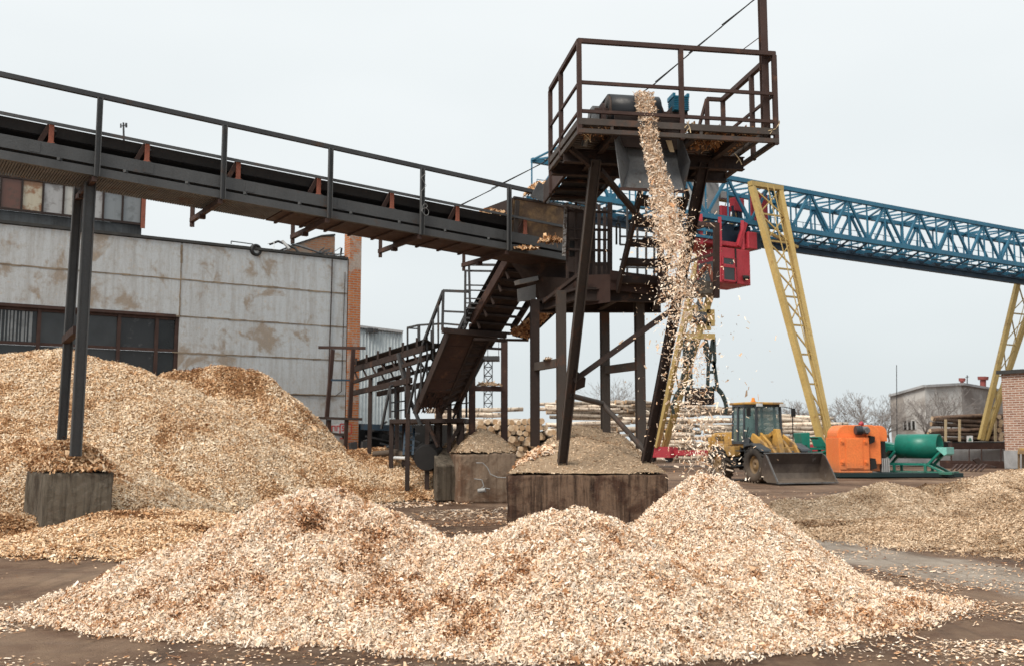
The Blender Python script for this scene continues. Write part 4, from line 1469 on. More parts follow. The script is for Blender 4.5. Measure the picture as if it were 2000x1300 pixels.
# ------------------------------------------------------------------ hopper over the conveyor's tail
hp = thing('receiving_hopper', 'rust stained steel hopper over the tail of the long conveyor', 'hopper', tuple(pt(1055, 470, 22.6)))
h0, h1 = pt(1003, 386, 22.2), pt(1112, 405, 22.9)
l0, l1 = pt(996, 474, 22.35), pt(1112, 482, 23.0)
M['hop'] = pmat('rust_stained_hopper', (.10, .065, .045), (.20, .13, .08), 1.3, .8, (.30, .19, .095), .52, 1.6, streak=True)
mb = MB()
mb.plate([l0, l1, h1, h0], .02)
mb.build('front_panel', M['hop'], hp)
mb = MB()
mb.plate([l0 + V * .02, h0 + V * .02, h0 + V * 1.25, l0 + V * 1.1], .02)
mb.plate([l1 + V * .02, h1 + V * .02, h1 + V * 1.25, l1 + V * 1.1], .02)
mb.plate([l0 + V * 1.12, l1 + V * 1.12, h1 + V * 1.27, h0 + V * 1.27], .02)
mb.build('side_panel', M['dbrown'], hp)
mb = MB()
mb.bar(h0, h1, .07, .05)
mb.pbar(pt(1011, 392, 22.15), pt(1006, 468, 22.25), .10, U, .04)
mb.build('rim', M['greybrown'], hp)
mb = MB()
mb.plate([pt(1052, 355, 22.3), pt(1082, 374, 22.5), pt(1070, 398, 22.5), pt(1036, 384, 22.3)], .025)
mb.build('deflector_plate', M['zinc'], hp)
blob('wood_chip_pile', pt(1055, 385, 23.0), .42, .42, .34, 900, [M['old_u'], M['old']], 'heap of tan chips brimming over the hopper', mean=.5)
mb = MB()
mb.plate([pt(950, 411, 23.0), pt(975, 415, 23.1), pt(980, 430, 23.1), pt(958, 428, 23.0)], .01)
mb.build('loose_sheet', M['zinc'], hp)

# ------------------------------------------------------------------ discharge tower
FL = pt(1132, 256, 16.0)
def tw(p, q, z):
    return Vector((FL.x, FL.y, 0)) + P * p + Q * q + ZZ * z
zf = FL.z
ztop, zmid, zlow, zflo = (pt(1132, y, 16.0).z for y in (80, 161, 217, 238))
PW, PD = 3.45, 2.36
tower = thing('discharge_tower', 'rusty brown discharge platform on two slanting legs with chips pouring from its chute', 'conveyor tower', tuple(tw(1.7, 2.5, B2H)))
rb = 'brown'
# railing
mb = MB()
mb.bar(tw(-.02, 0, ztop), tw(PW + .02, 0, ztop), .07, .075)
mb.bar(tw(0, 0, ztop), tw(0, PD, ztop), .07, .075)
mb.bar(tw(PW, .0, ztop), tw(PW, PD, ztop), .085, .085)
mb.bar(tw(PW, PD, ztop), tw(PW - .33, PD, ztop), .07, .07)
mb.build('top_rail', M[rb], tower)
mb = MB()
mb.bar(tw(0, .0, zmid), tw(PW, .0, zmid), .05, .055)
mb.bar(tw(0, .0, zlow), tw(PW, .0, zlow), .05, .055)
for z in (zmid, zlow):
    mb.bar(tw(0, 0, z), tw(0, PD, z), .04, .045)
mb.bar(tw(PW, 0, zmid), tw(PW, PD, zmid), .045, .045)
mb.build('mid_rail', M[rb], tower)
for p, q in ((0, 0), (1.77, 0), (PW, 0), (0, 1.42), (0, PD), (PW, .97), (PW, PD), (PW - .33, PD)):
    mb = MB()
    mb.bar(tw(p, q, zf - .06 if q < PD else zf), tw(p, q, ztop - .03), .075, .075, up=Q)
    mb.build('rail_post', M[rb], tower)
mb = MB()
mb.bar(tw(PW - .33, PD, ztop), tw(PW - .62, PD + .35, zlow - .1), .05, .05)
mb.build('stair_handrail', M[rb], tower)
# mast
mb = MB()
mb.ibeam(tw(PW - .13, .12, zf + .05), tw(PW - .13, .12, ztop + 2.4), .12, .12, P, .02)
mb.bar(tw(PW - .55, .03, ztop + .05), tw(PW - .2, .1, ztop + .33), .015, .015)
mb.build('mast', M[rb], tower)
# floor frame
mb = MB()
for z, hh in ((zf, .075), (zflo, .11)):
    mb.bar(tw(-.03, -.005, z), tw(PW + .03, -.005, z), .07, hh)
    mb.bar(tw(0, 0, z), tw(0, PD, z), .06, hh)
    mb.bar(tw(0, PD, z), tw(PW, PD, z), .07, hh)
mb.bar(tw(PW, 0, zf), tw(PW, PD, zf), .07, .075)
mb.bar(tw(PW - .18, 0, zflo), tw(PW - .18, PD, zflo), .07, .15)
for p in (.55, 2.1):
    mb.bar(tw(p, 0, zf), tw(p, 0, zflo), .06, .05)
mb.build('floor_frame', M['greybrown'], tower)
mb = MB()
mb.ibeam(tw(-.02, 1.15, zf - .09), tw(PW - .12, 1.15, zf - .09), .14, .24, Q, .018)
mb.ibeam(tw(.0, 2.28, zf - .02), tw(PW, 2.28, zf - .02), .14, .22, Q, .018)
for p in (.62, 1.98, 2.75):
    mb.ibeam(tw(p, .05, zf + .03), tw(p, PD - .1, zf + .03), .10, .16, P, .014)
mb.build('floor_beam', M['dbrown'], tower)
mb = MB()
for a, b in ((.05, .74), (1.99, PW - .25)):
    q = .07
    while q < PD - .1:
        mb.hexa([tw(a + random.uniform(0, .03), q, zflo - .01), tw(b, q, zflo - .01), tw(b, q + .105, zflo - .01), tw(a, q + .105, zflo - .01),
                 tw(a, q, zflo + .02), tw(b, q, zflo + .02), tw(b, q + .105, zflo + .02), tw(a, q + .105, zflo + .02)])
        q += .125
mb.build('floor_plank', M['greybrown'], tower, kind='stuff')
# legs
legL = (pt(1163, 312, 17.1), pt(1097, 908, 19.75))
legR = (pt(1374, 318, 17.55), pt(1259, 912, 19.85))
for (a, b), m_ in ((legL, 'greybrown'), (legR, 'dbrown')):
    mb = MB()
    mb.chan(a, b, -.08, .18, P, .018)
    mb.pbar(a + Q * .075, b + Q * .075, .17, P, .018)
    mb.build('leg', M[m_], tower)
def onleg(leg, f):
    return leg[0].lerp(leg[1], f)
mb = MB()
mb.bar(onleg(legL, .70) + P * .05, onleg(legR, .46) - P * .05, .10, .10)
mb.plate([onleg(legL, .66) - Q * .02 + P * .03, onleg(legL, .74) - Q * .02 + P * .03, onleg(legL, .72) + P * .28, onleg(legL, .69) + P * .28], .02)
mb.build('brace', M['dbrown'], tower)
mb = MB()
mb.path([onleg(legL, .75), pt(1176, 787, 20.4), onleg(legR, .95)], .055, 8)
mb.build('pipe_brace', M['greybrown'], tower)
mb = MB()
mb.bar(onleg(legL, .03) + P * .1, pt(1255, 432, 18.7), .09, .09)
mb.build('knee_brace', M['dbrown'], tower)
mb = MB()
mb.bar(onleg(legL, .02) - P * .05, tw(.05, .9, zf - .03), .08, .08)
mb.build('knee_brace', M['dbrown'], tower)
# drum, belt
zd = pt(1240, 212, 16.45).z
dr0, dr1 = tw(.60, .48, zd), tw(1.50, .48, zd)
RD = .26
mb = MB()
mb.rev([(.06, 0), (RD, 0), (RD, .90), (.06, .90)], dr0, P, 32)
mb.build('drum', M['greybrown'], tower)
mb = MB()
mb.rev([(RD + .002, .012), (RD + .022, .012), (RD + .022, .888), (RD + .002, .888)], dr0, P, 40)
drop = -.018
QB = (Q + ZZ * drop).normalized()
for s, z in ((1, RD + .012), (-1, -RD - .012)):
    a, b = dr0 + ZZ * z + P * .012, dr0 + ZZ * z + P * .888
    mb.hexa([a, b, b + QB * 5.0, a + QB * 5.0, a + ZZ * .02, b + ZZ * .02, b + QB * 5 + ZZ * .02, a + QB * 5 + ZZ * .02])
mb.build('belt', M['drumbelt'], tower)
mb = MB()
for k in (-.09, .94):
    c0 = dr0 + P * k
    mb.plate([c0 + ZZ * .10 - Q * .10, c0 - ZZ * .02 - Q * .2, c0 - ZZ * (zd - zflo) - Q * .22, c0 - ZZ * (zd - zflo) + Q * .45, c0 - ZZ * .02 + Q * .2, c0 + ZZ * .10 + Q * .10], .03)
mb.tube(dr0 - P * .22, dr0 + P * 1.12, .04, n=10)
mb.build('bearing_stand', M[rb], tower)
mb = MB()
mb.obox(dr0 - P * .2 + Q * .15 - ZZ * .05, P * .06, Q * .16, ZZ * .12)
mb.bar(dr0 - P * .24 + Q * .1, dr0 - P * .3 + Q * .45 - ZZ * .5, .07, .10)
mb.build('tension_unit', M['zinc'], tower)
mb = MB()
mb.bar(tw(.62, .08, zflo + .10), tw(1.75, .08, zflo + .10), .03, .17)
mb.build('apron_plate', M['dbrown'], tower)
mb = MB()
mb.bar(tw(.62, .44, (zf + zflo) / 2 + .02), tw(1.9, .44, (zf + zflo) / 2 + .02), .03, zflo - zf + .24)
mb.build('gap_filler_plate', M['dbrown'], tower)  # dark plate added behind the chips to fill the bright gap below the apron
# gear and motor
mb = MB()
g0 = dr0 + P * 1.22
mb.obox(g0 + Q * .02 - ZZ * .02, P * .10, Q * .14, ZZ * .12)
mb.plate([g0 + P * .02 - ZZ * .1 - Q * .1, g0 + P * .2 - ZZ * .1 - Q * .1, g0 + P * .16 + ZZ * .16 - Q * .1], .04)
mb.build('gearbox', M['dbrown'], tower)
mc = tw(1.86, .42, pt(1334, 214, 16.9).z)
mb = MB()
mb.obox(mc, P * .12, Q * .16, ZZ * .13)
for k in range(8):
    z = -.12 + k * .032
    mb.obox(mc - Q * .005 + ZZ * z, P * .135, Q * .175, ZZ * .006)
mb.obox(mc + ZZ * .145, P * .15, Q * .05, ZZ * .02)
for k in (-1, 1):
    mb.obox(mc + P * .125 * k + ZZ * .14, P * .022, Q * .16, ZZ * .035)
mb.build('motor', M['bluemotor'], tower)
# conveyor body going back from the drum
mb = MB()
for k in (-.08, .95):
    a = dr0 + P * k + Q * .55
    mb.bar(a - ZZ * .12, a - ZZ * .12 + QB * 4.5, .05, .42)
for k in range(7):
    a = dr0 + QB * (.8 + k * .62)
    mb.bar(a - P * .05 - ZZ * .31, a + P * .93 - ZZ * .31, .09, .05)
mb.build('conveyor_frame', M['dbrown'], tower)
mb = MB()
for k in range(6):
    a = dr0 + QB * (.9 + k * .7)
    mb.tube(a - ZZ * .21 + P * .02, a - ZZ * .21 + P * .87, .04, n=8)
mb.build('return_roller', M['black'], tower)
mb = MB()
a = dr0 + QB * 2.3 - P * .14
mb.plate([a - ZZ * .36, a + QB * 1.9 - ZZ * .36, a + QB * 1.9 + ZZ * .10, a + ZZ * .10], .02)
mb.pbar(a - P * .03 - ZZ * .4 + QB * 1.7, a - P * .03 + ZZ * .2 + QB * 1.7, .09, Q, .05)
mb.build('skirt_plate', M['brown'], tower)
# chute
mb = MB()
bk = [pt(1216, 262, 16.75), pt(1316, 267, 16.95), pt(1326, 330, 16.75), pt(1337, 372, 16.55), pt(1216, 367, 16.4), pt(1230, 316, 16.65)]
mb.plate([bk[0], bk[1], bk[2], bk[5]], .012)
mb.plate([bk[5], bk[2], bk[3], bk[4]], .012)
mb.build('chute_back', M['zinc'], tower)
mb = MB()
mb.plate([pt(1199, 264, 16.3), bk[0], bk[5]], .012)
mb.plate([pt(1199, 264, 16.3), bk[5], pt(1213, 366, 16.2)], .012)
mb.plate([pt(1213, 366, 16.2), bk[5], bk[4]], .012)
mb.build('chute_side', M['zinc'], tower)
mb = MB()
e_ = pt(1348, 317, 16.4)
mb.plate([pt(1330, 266, 16.45), bk[1], bk[2]], .012)
mb.plate([pt(1330, 266, 16.45), e_, bk[2]], .012)
mb.plate([bk[2], e_, bk[3]], .012)
mb.build('chute_side', M['dgrey'], tower)
mb = MB()
mb.bar(pt(1211, 369, 16.2), pt(1338, 375, 16.5), .03, .05)
mb.build('chute_lip', M['brown'], tower)
mb = MB()
s1 = pt(1306, 286, 16.5)
mb.plate([s1 - P * .05 + ZZ * .1, s1 + P * .05 + ZZ * .1, s1 + P * .10 - ZZ * .1, s1 + P * .02 - ZZ * .1], .012)
single(mb, 'wood_slab', M['tan_post'], 'pale flat wood offcut stuck on the right side of the chute', 'wood offcut')
# chips and twigs caught in the platform
def litter(name, n, boxes, label, long=.06):
    ps = []
    for (p0, p1, q0, q1, z0, z1, wgt) in boxes:
        k = int(n * wgt)
        for _ in range(k):
            ps.append(tuple(tw(random.uniform(p0, p1), random.uniform(q0, q1), random.uniform(z0, z1))))
    ps = np.array(ps)
    nr = rng.normal(0, 1, ps.shape)
    nr /= np.linalg.norm(nr, axis=1)[:, None]
    v = chips_at(ps, nr, (.03, long * 2), (.012, .035), .1)
    t = np.repeat(np.clip(rng.normal(.30, .22, len(ps)), 0, 1), 4)
    q = np.arange(len(v)).reshape(-1, 4)
    c = ps.mean(0)
    o = mesh_np(name, v, q, np.zeros(len(q)), [M['old']], t, tuple(c))
    tag(o, label, 'wood chips', kind='stuff')
litter('caught_wood_chips', 900, [(2.0, 3.1, .05, 1.05, zflo - .07, zflo - .01, .55), (.1, .6, .05, .7, zflo - .07, zflo - .01, .12), (2.0, 3.1, 1.3, 2.2, zflo - .07, zflo - .01, .15), (1.9, 3.3, .02, .9, zflo + .03, zflo + .08, .18)],
       'brown chips and bark caught under the discharge platform floor')
for (x, y, d, dx, dy) in ((1341, 238, 16.2, 8, 22), (1346, 236, 16.25, -9, 14), (1352, 240, 16.3, 6, 12), (1515, 252, 16.5, -14, 4), (1518, 248, 16.5, 4, -12), (1435, 300, 16.7, 14, 22), (1140, 262, 16.2, 14, 16)):
    mb = MB()
    mb.path([pt(x, y, d), pt(x + dx * .5 + 2, y + dy * .5, d + .03), pt(x + dx, y + dy, d)], .009, 5)
    mb.path([pt(x + dx * .5 + 2, y + dy * .5, d + .03), pt(x + dx * .5 - 4, y + dy * .5 + 8, d)], .006, 5)
    single(mb, 'caught_splinter', M['tan_post'], 'pale bark splinter snagged on the rail or floor of the discharge platform', 'splinter', 'splinters snagged on the discharge platform')

# ------------------------------------------------------------------ transfer platform with stair
tp = thing('transfer_platform', 'dark steel transfer platform on four posts behind the slanting legs with open stair', 'platform', tuple(pt(1130, 850, 22.3)))
pN1, pF1 = pt(1097, 850, 21.35), pt(1045, 858, 22.7)
pN2, pF2 = pt(1252, 862, 21.7), pt(1183, 848, 23.1)
zdk = pt(1200, 572, 21.5).z
for p, m_ in ((pF1, 'dbrown'), (pN1, 'greybrown'), (pF2, 'greybrown'), (pN2, 'greybrown')):
    mb = MB()
    top = Vector((p.x, p.y, zdk + .02))
    lo = Vector((p.x, p.y, p.z - .15))
    mb.ibeam(lo, top, .19, .19, P, .022)
    mb.build('post', M[m_], tp)
for a, b, y0, y1 in ((pF1, pN1, 716, 706), (pF2, pN2, 722, 713)):
    mb = MB()
    z = pt(1045, y0, a.y).z
    mb.bar(Vector((a.x, a.y, z)), Vector((b.x, b.y, z)), .12, .18)
    mb.build('post_tie', M['greybrown'], tp)
blob('sawdust_mound', Vector(((pF1.x + pN1.x) / 2, (pF1.y + pN1.y) / 2, pt(1045, 716, pF1.y).z + .09)), .12, .35, .05, 60, [M['dust'], M['greych']], 'little ridge of sawdust on the tie between the two left posts', (.02, .04), (.01, .02))
# deck
mb = MB()
d0, d1, d2, d3 = pt(1128, 560, 21.0), pt(1290, 560, 21.2), pt(1290, 560, 22.9), pt(1050, 560, 22.9)
for c in (d0, d1, d2, d3):
    c.z = zdk
mb.hexa([d0, d1, d2, d3] + [c + ZZ * .05 for c in (d0, d1, d2, d3)])
mb.build('deck', M['dbrown'], tp)
mb = MB()
mb.ibeam(d0 - ZZ * .12 - P * .0, d1 - ZZ * .12 + P * .1, .14, .26, ZZ.cross(P), .018)
mb.ibeam(d3 - ZZ * .12, d2 - ZZ * .12, .14, .26, ZZ.cross(P), .018)
for f in (.05, .5, .95):
    mb.ibeam(d0.lerp(d1, f) - ZZ * .10, d3.lerp(d2, f) - ZZ * .10, .12, .2, P, .016)
mb.build('deck_beam', M['dbrown'], tp)
mb = MB()
mb.plate([pt(1192, 528, 20.7), pt(1292, 540, 20.9), pt(1292, 578, 20.9), pt(1192, 566, 20.7)], .02)
mb.plate([pt(1120, 538, 21.6), pt(1192, 536, 20.75), pt(1192, 590, 20.75), pt(1120, 600, 21.6)], .02)
mb.bar(pt(1192, 545, 20.66), pt(1292, 557, 20.86), .02, .03)
mb.build('side_plate', M['brown'], tp)
mb = MB()
mb.plate([pt(1290, 537, 20.4), pt(1402, 552, 19.9), pt(1402, 572, 19.9), pt(1290, 577, 20.4)], .025)
mb.plate([pt(1402, 552, 19.9), pt(1402, 572, 19.9), pt(1385, 580, 21.2), pt(1385, 560, 21.2)], .025)
mb.plate([pt(1290, 577, 20.4), pt(1402, 572, 19.9), pt(1385, 580, 21.2), pt(1290, 585, 21.4)], .025)
M['trough'] = pmat('dusty_trough_steel', (.10, .085, .072), (.19, .165, .14), 2.5, .85, (.26, .225, .18), .56, 5)
mb.build('trough', M['trough'], tp)
mb = MB()
mb.pbar(pt(1290, 455, 20.35), pt(1290, 592, 20.35), .12, P, .10)
mb.pbar(pt(1399, 436, 19.85), pt(1399, 582, 19.85), .11, P, .10)
mb.bar(pt(1352, 436, 20.2), pt(1402, 441, 19.85), .10, .09)
mb.bar(pt(1352, 448, 20.2), pt(1392, 438, 19.9), .05, .05)
mb.bar(pt(1276, 532, 20.9), pt(1400, 495, 20.2), .05, .06)
mb.bar(pt(1290, 586, 20.4), pt(1312, 583, 20.4), .08, .06)
mb.build('side_frame', M['brown'], tp)
mb = MB()
mb.pbar(pt(1384, 517, 20.2), pt(1392, 548, 20.2), .07, P, .05)
mb.pbar(pt(1382, 517, 20.2), pt(1362, 541, 20.3), .08, P, .06)
mb.build('idler_frame', M['orange_br'], tp)
# access frame, cage and hanging shackle
mb = MB()
mb.pbar(pt(1105, 400, 21.4), pt(1101, 500, 21.4), .07, P, .05)
mb.bar(pt(1103, 400, 21.4), pt(1152, 410, 21.1), .08, .06)
M['speckle'] = pmat('flaking_white_steel', (.28, .28, .28), (.42, .42, .42), 9, .7, (.07, .05, .04), .5, 18)
mb.build('door_frame', M['speckle'], tp)
mb = MB()
for x in (1108, 1125, 1160, 1191):
    mb.pbar(pt(x, 396, 21.5), pt(x, 545, 21.5), .05 if x < 1190 else .10, P, .06)
for x, y0, y1 in ((1170, 400, 545), (1181, 405, 545)):
    mb.pbar(pt(x, y0, 22.4), pt(x, y1, 22.4), .07, P, .04)
for y in (412, 447, 466, 487):
    mb.bar(pt(1103, y, 21.5), pt(1192, y + 3, 21.3), .05, .05 if y != 466 else .03)
mb.plate([pt(1108, 405, 21.9), pt(1160, 412, 21.9), pt(1160, 540, 21.9), pt(1108, 530, 21.9)], .02)
mb.build('cage', M['dbrown'], tp)
mb = MB()
for x in (1204, 1211):
    mb.tube(pt(x, 437, 21.2), pt(x, 478, 21.2), .022, n=6)
mb.tube(pt(1204, 437, 21.2), pt(1211, 437, 21.2), .022, n=6)
mb.tube(pt(1207.5, 424, 21.2), pt(1207.5, 437, 21.2), .015, n=6)
mb.build('shackle', M['black'], tp)
mb = MB()
mb.obox(pt(1118, 486, 21.6), P * .07, Q * .06, ZZ * .17)
mb.build('cabinet', M['black'], tp)
# stair
s0a, s0b = pt(1206, 566, 20.75), pt(1252, 372, 18.45)
s1a = s0a + P * .92
s1b = s0b + P * .92
mb = MB()
for a, b in ((s0a, s0b), (s1a, s1b)):
    mb.pbar(a, b, .06, P, .20)
mb.build('stair_stringer', M['dbrown'], tp)
for k in range(5):
    f = (k + .35) / 5
    a, b = s0a.lerp(s0b, f), s1a.lerp(s1b, f)
    mb = MB()
    mb.hexa([a - Q * .14, b - Q * .14, b + Q * .14, a + Q * .14, a - Q * .14 + ZZ * .11, b - Q * .14 + ZZ * .11, b + Q * .14 + ZZ * .11, a + Q * .14 + ZZ * .11])
    for j in range(14):
        c = a.lerp(b, random.random()) + ZZ * .12 + Q * random.uniform(-.12, .12)
        mb.obox(c, P * random.uniform(.03, .10), Q * .05, ZZ * random.uniform(.01, .035))
    mb.build('stair_tread', M['dbrown'], tp)
mb = MB()
for x in (1225, 1245, 1262, 1278):
    mb.pbar(pt(x, 400, 23.2), pt(x, 560, 23.2), .045, P, .04)
for y in (462, 478, 507, 522):
    mb.bar(pt(1210, y, 23.2), pt(1290, y + 2, 23.2), .035, .04)
mb.build('stair_railing', M['dgrey'], tp)
mb = MB()
mb.plate([pt(1000, 515, 23.9), pt(1195, 512, 22.7), pt(1195, 592, 22.7), pt(1062, 602, 23.9)], .03)
mb.build('sky_gap_plate', M['dbrown'], tp)  # added dark sheet, blocks the sky showing through below the conveyor end
# things under the hopper: motor boxes and sheet
mb = MB()
mb.plate([pt(1010, 565, 23.1), pt(1046, 556, 23.3), pt(1046, 585, 23.3), pt(1012, 590, 23.1)], .03)
mb.bar(pt(1010, 552, 23.1), pt(1046, 545, 23.3), .30, .10)
mb.build('drip_tray', M['lightpanel'], tp)
mb = MB()
mb.plate([pt(1045, 540, 23.4), pt(1140, 545, 22.0), pt(1140, 598, 22.0), pt(1060, 602, 23.4)], .05)
mb.bar(pt(1062, 590, 22.6), pt(1140, 530, 20.9), .08, .08)
mb.build('underside_plate', M['dbrown'], tp)

# ------------------------------------------------------------------ overhead cable
cb = [pt(880, 412, 24.0), pt(960, 371, 23.0), pt(1063, 317, 21.8), pt(1170, 240, 20.4), pt(1280, 163, 19.2), pt(1345, 107, 18.4), pt(1410, 52, 17.8), pt(1475, -2, 17.2), pt(1600, -110, 16.5)]
mb = MB()
for k in range(len(cb) - 1):
    mb.tube(cb[k], cb[k + 1], .012, n=5)
    mb.tube(cb[k] + Vector((0, 0, .03)), cb[k + 1] + Vector((0, 0, -.008)), .010, n=5)
single(mb, 'overhead_cable', M['black'], 'twisted black cable slanting up behind the discharge platform', 'cable')

# ------------------------------------------------------------------ inclined conveyor behind, in two flights
ic = thing('inclined_conveyor', 'dark brown inclined conveyor in two flights with walkway rails left of the posts', 'conveyor', tuple(pz(890, 27.5, 0)))
def flight(a, b, wd):
    """A, B: lower and upper end of the left edge; returns f(s, c, n): along, across U, up from the sheet"""
    d = (b - a)
    L = d.length
    d = d / L
    nrm = U.cross(d).normalized()
    if nrm.z < 0:
        nrm = -nrm
    return lambda s, c, n=0.0: a + d * (L * s) + U * (wd * c) + nrm * n
lo_ = flight(pt(816, 806, 27.3), pt(882, 648, 25.9), 1.15)
up_ = flight(pt(922, 628, 25.9), pt(992, 505, 24.0), 1.35)
mb = MB()
mb.plate([lo_(.27, 0), lo_(.27, .62), lo_(1, .62), lo_(1, 0)], .02)
for k in range(6):
    s = .30 + k * .135
    mb.bar(lo_(s, 0, -.012), lo_(s, .62, -.012), .02, .012)
mb.build('bottom_sheet', M['brown'], ic)
mb = MB()
ur = [pt(858, 802, 27.6), pt(893, 778, 27.7), pt(955, 660, 26.6), pt(905, 648, 26.25)]
mb.plate(ur, .02)
for k in range(9):
    f = (k + .5) / 9
    a, b = ur[0].lerp(ur[3], f), ur[1].lerp(ur[2], f)
    mb.bar(a - V * 0 + Vector((0, -.03, -.02)), b + Vector((0, -.03, -.02)), .07, .06)
mb.bar(ur[1] + Vector((.02, -.05, 0)), ur[2] + Vector((.02, -.05, 0)), .06, .16)
mb.build('belt_underside', M['dbrown'], ic)
mb = MB()
x_ = random.Random(4)
for k in range(60):                                      # torn mesh guard at its foot
    s, c = x_.uniform(.0, .26), x_.uniform(0.02, .6)
    mb.bar(lo_(s, c), lo_(min(.28, s + x_.uniform(.03, .08)), c + x_.uniform(-.1, .1)), .045, .006)
for k in range(9):
    mb.bar(lo_(0, .03 + k * .07), lo_(.27, .03 + k * .07), .012, .012)
mb.build('mesh_guard', M['brown'], ic)
mb = MB()
for c in (-.03, .64, 1.03):
    mb.bar(lo_(0, c, .06), lo_(.99, c, .06), .06, .2)
for k in range(9):
    s = .05 + k * .115
    mb.bar(lo_(s, .64, .02), lo_(s, 1.03, .02), .07, .05)
mb.build('side_beam', M['dbrown'], ic)
mb = MB()
belt_strip(mb, lambda c, n: lo_(.02, c, n), lambda c, n: lo_(.97, c, n), [(.02, .34), (.25, .22), (.75, .22), (.98, .34)])
belt_strip(mb, lambda c, n: up_(-.15, c, n), lambda c, n: up_(1.05, c, n), [(.02, .36), (.25, .24), (.75, .24), (.98, .36)])
mb.build('belt', M['black'], ic)
mb = MB()
mb.chan(up_(-.02, 0, .05), up_(1.02, 0, .05), .08, .22, up_(0, 0, 1) - up_(0, 0, 0), .016)
mb.build('stringer', M['brown'], ic)
mb = MB()
mb.bar(up_(-.1, 1.02, .05), up_(1.02, 1.02, .05), .06, .2)
for k in range(11):
    s = -.42 + k * .14
    mb.bar(up_(s, .03, -.02), up_(s, 1.0, -.02), .10, .06)
mb.plate([up_(-.42, .04, .03), up_(-.42, .80, .03), up_(1, .80, .03), up_(1, .04, .03)], .01)
for k in range(5):
    s = .05 + k * .2
    mb.bar(up_(s, .06, .0), up_(s, .06, -.32), .04, .05)
mb.build('underside_slat', M['dbrown'], ic)
mb = MB()
mb.plate([pt(1000, 655, 26.2), pt(1031, 663, 26.2), pt(1086, 611, 25.2), pt(1086, 588, 25.2), pt(1040, 602, 25.6)], .02)
mb.bar(pt(925, 662, 26.0), pt(1032, 664, 26.2), .10, .06)
mb.bar(pt(864, 645, 25.8), pt(988, 655, 26.4), .16, .14)
mb.build('spill_tray', M['dbrown'], ic)
ps = []
c0, c1_, c2_ = pt(1000, 652, 26.1), pt(1031, 658, 26.1), pt(1084, 598, 25.1)
for k in range(1500):
    a, b = sorted((random.random(), random.random()))
    p = c0 * a + c1_ * (b - a) + c2_ * (1 - b)
    ps.append(tuple(p + Vector((random.uniform(-.05, .05), random.uniform(-.25, -.02), random.uniform(-.04, .10)))))
ps = np.array(ps)
nr = rng.normal(0, 1, ps.shape); nr /= np.linalg.norm(nr, axis=1)[:, None]
v_ = chips_at(ps, nr, (.05, .12), (.03, .06), .1)
o = mesh_np('caught_wood_chips', v_, np.arange(len(v_)).reshape(-1, 4), np.zeros(len(ps)), [M['old']], np.repeat(np.clip(rng.normal(.22, .16, len(ps)), 0, 1), 4), tuple(ps.mean(0)))
tag(o, 'brown chips heaped on the spill tray below the inclined conveyor', 'wood chips', kind='stuff')
# walkway rails of the two flights and the landing
mb = MB()
dR = 26.6
def rl(pts, r=.05):
    for a, b in zip(pts[:-1], pts[1:]):
        mb.bar(pt(*a), pt(*b), r, r)
rl([(826, 672, 27.0), (866, 568, 26.4), (918, 570, 25.9)], .07)
rl([(866, 568, 26.4), (864, 645, 26.4)], .07)
rl([(866, 608, 26.4), (912, 610, 26.0)])
rl([(866, 632, 26.4), (900, 635, 26.1)])
rl([(856, 596, 26.5), (856, 660, 26.5)], .05)
rl([(846, 620, 26.7), (846, 680, 26.7)], .05)
rl([(909, 528, 25.8), (908, 640, 25.8)], .06)
rl([(916, 516, 25.6), (918, 600, 25.6)], .06)
rl([(909, 529, 25.8), (968, 530, 25.0)], .05)
rl([(916, 517, 25.6), (980, 518, 24.8)], .06)
for y, x1 in ((557, 955), (567, 950), (583, 940), (592, 935), (601, 930)):
    rl([(910, y, 25.8), (x1, y + 1, 25.2)], .035)
rl([(922, 592, 25.7), (896, 648, 26.2)], .10)
rl([(930, 590, 25.7), (905, 648, 26.2)], .05)
for k in range(6):
    rl([(923 - k * 4.2, 594 + k * 9, 25.75), (930 - k * 4.2, 594 + k * 9, 25.75)], .04)
rl([(826, 672, 27.0), (797, 806, 27.8)], .06)
rl([(838, 690, 26.9), (808, 806, 27.6)], .05)
for x, y0, y1 in ((834, 655, 735), (822, 685, 770), (811, 725, 806), (845, 640, 700), (856, 640, 672)):
    rl([(x, y0, 27.0), (x, y1, 27.1)], .045)
rl([(957, 662, 27.0), (898, 790, 28.2)], .06)
rl([(945, 700, 27.2), (885, 815, 28.4)], .05)
rl([(796, 640, 28.2), (818, 635, 27.6), (866, 632, 26.6)], .05)
rl([(796, 640, 28.2), (796, 690, 28.2)], .05)
rl([(818, 636, 27.6), (818, 690, 27.6)], .08)
rl([(798, 641, 28.2), (819, 642, 28.5)], .035)
rl([(842, 645, 28.2), (842, 690, 28.2)], .04)
mb.build('railing', M['dgrey'], ic)
for (x, y0, y1, d) in ((922, 632, 852, 28.0), (985, 665, 858, 28.4)):
    mb = MB()
    mb.ibeam(pt(x, y0, d), pt(x, y1 + 3, d), .17, .17, P, .02)
    mb.build('post', M['brown'], ic)
mb = MB()
mb.bar(pt(922, 758, 28.0), pt(985, 759, 28.4), .16, .14)
mb.build('post_tie', M['brown'], ic)
blob('sawdust_mound', pt(954, 754, 28.2), .42, .12, .12, 120, [M['dust'], M['greych']], 'sawdust ridge on the tie between the two brown posts on the pale block', (.03, .05), (.01, .03), mean=.35)

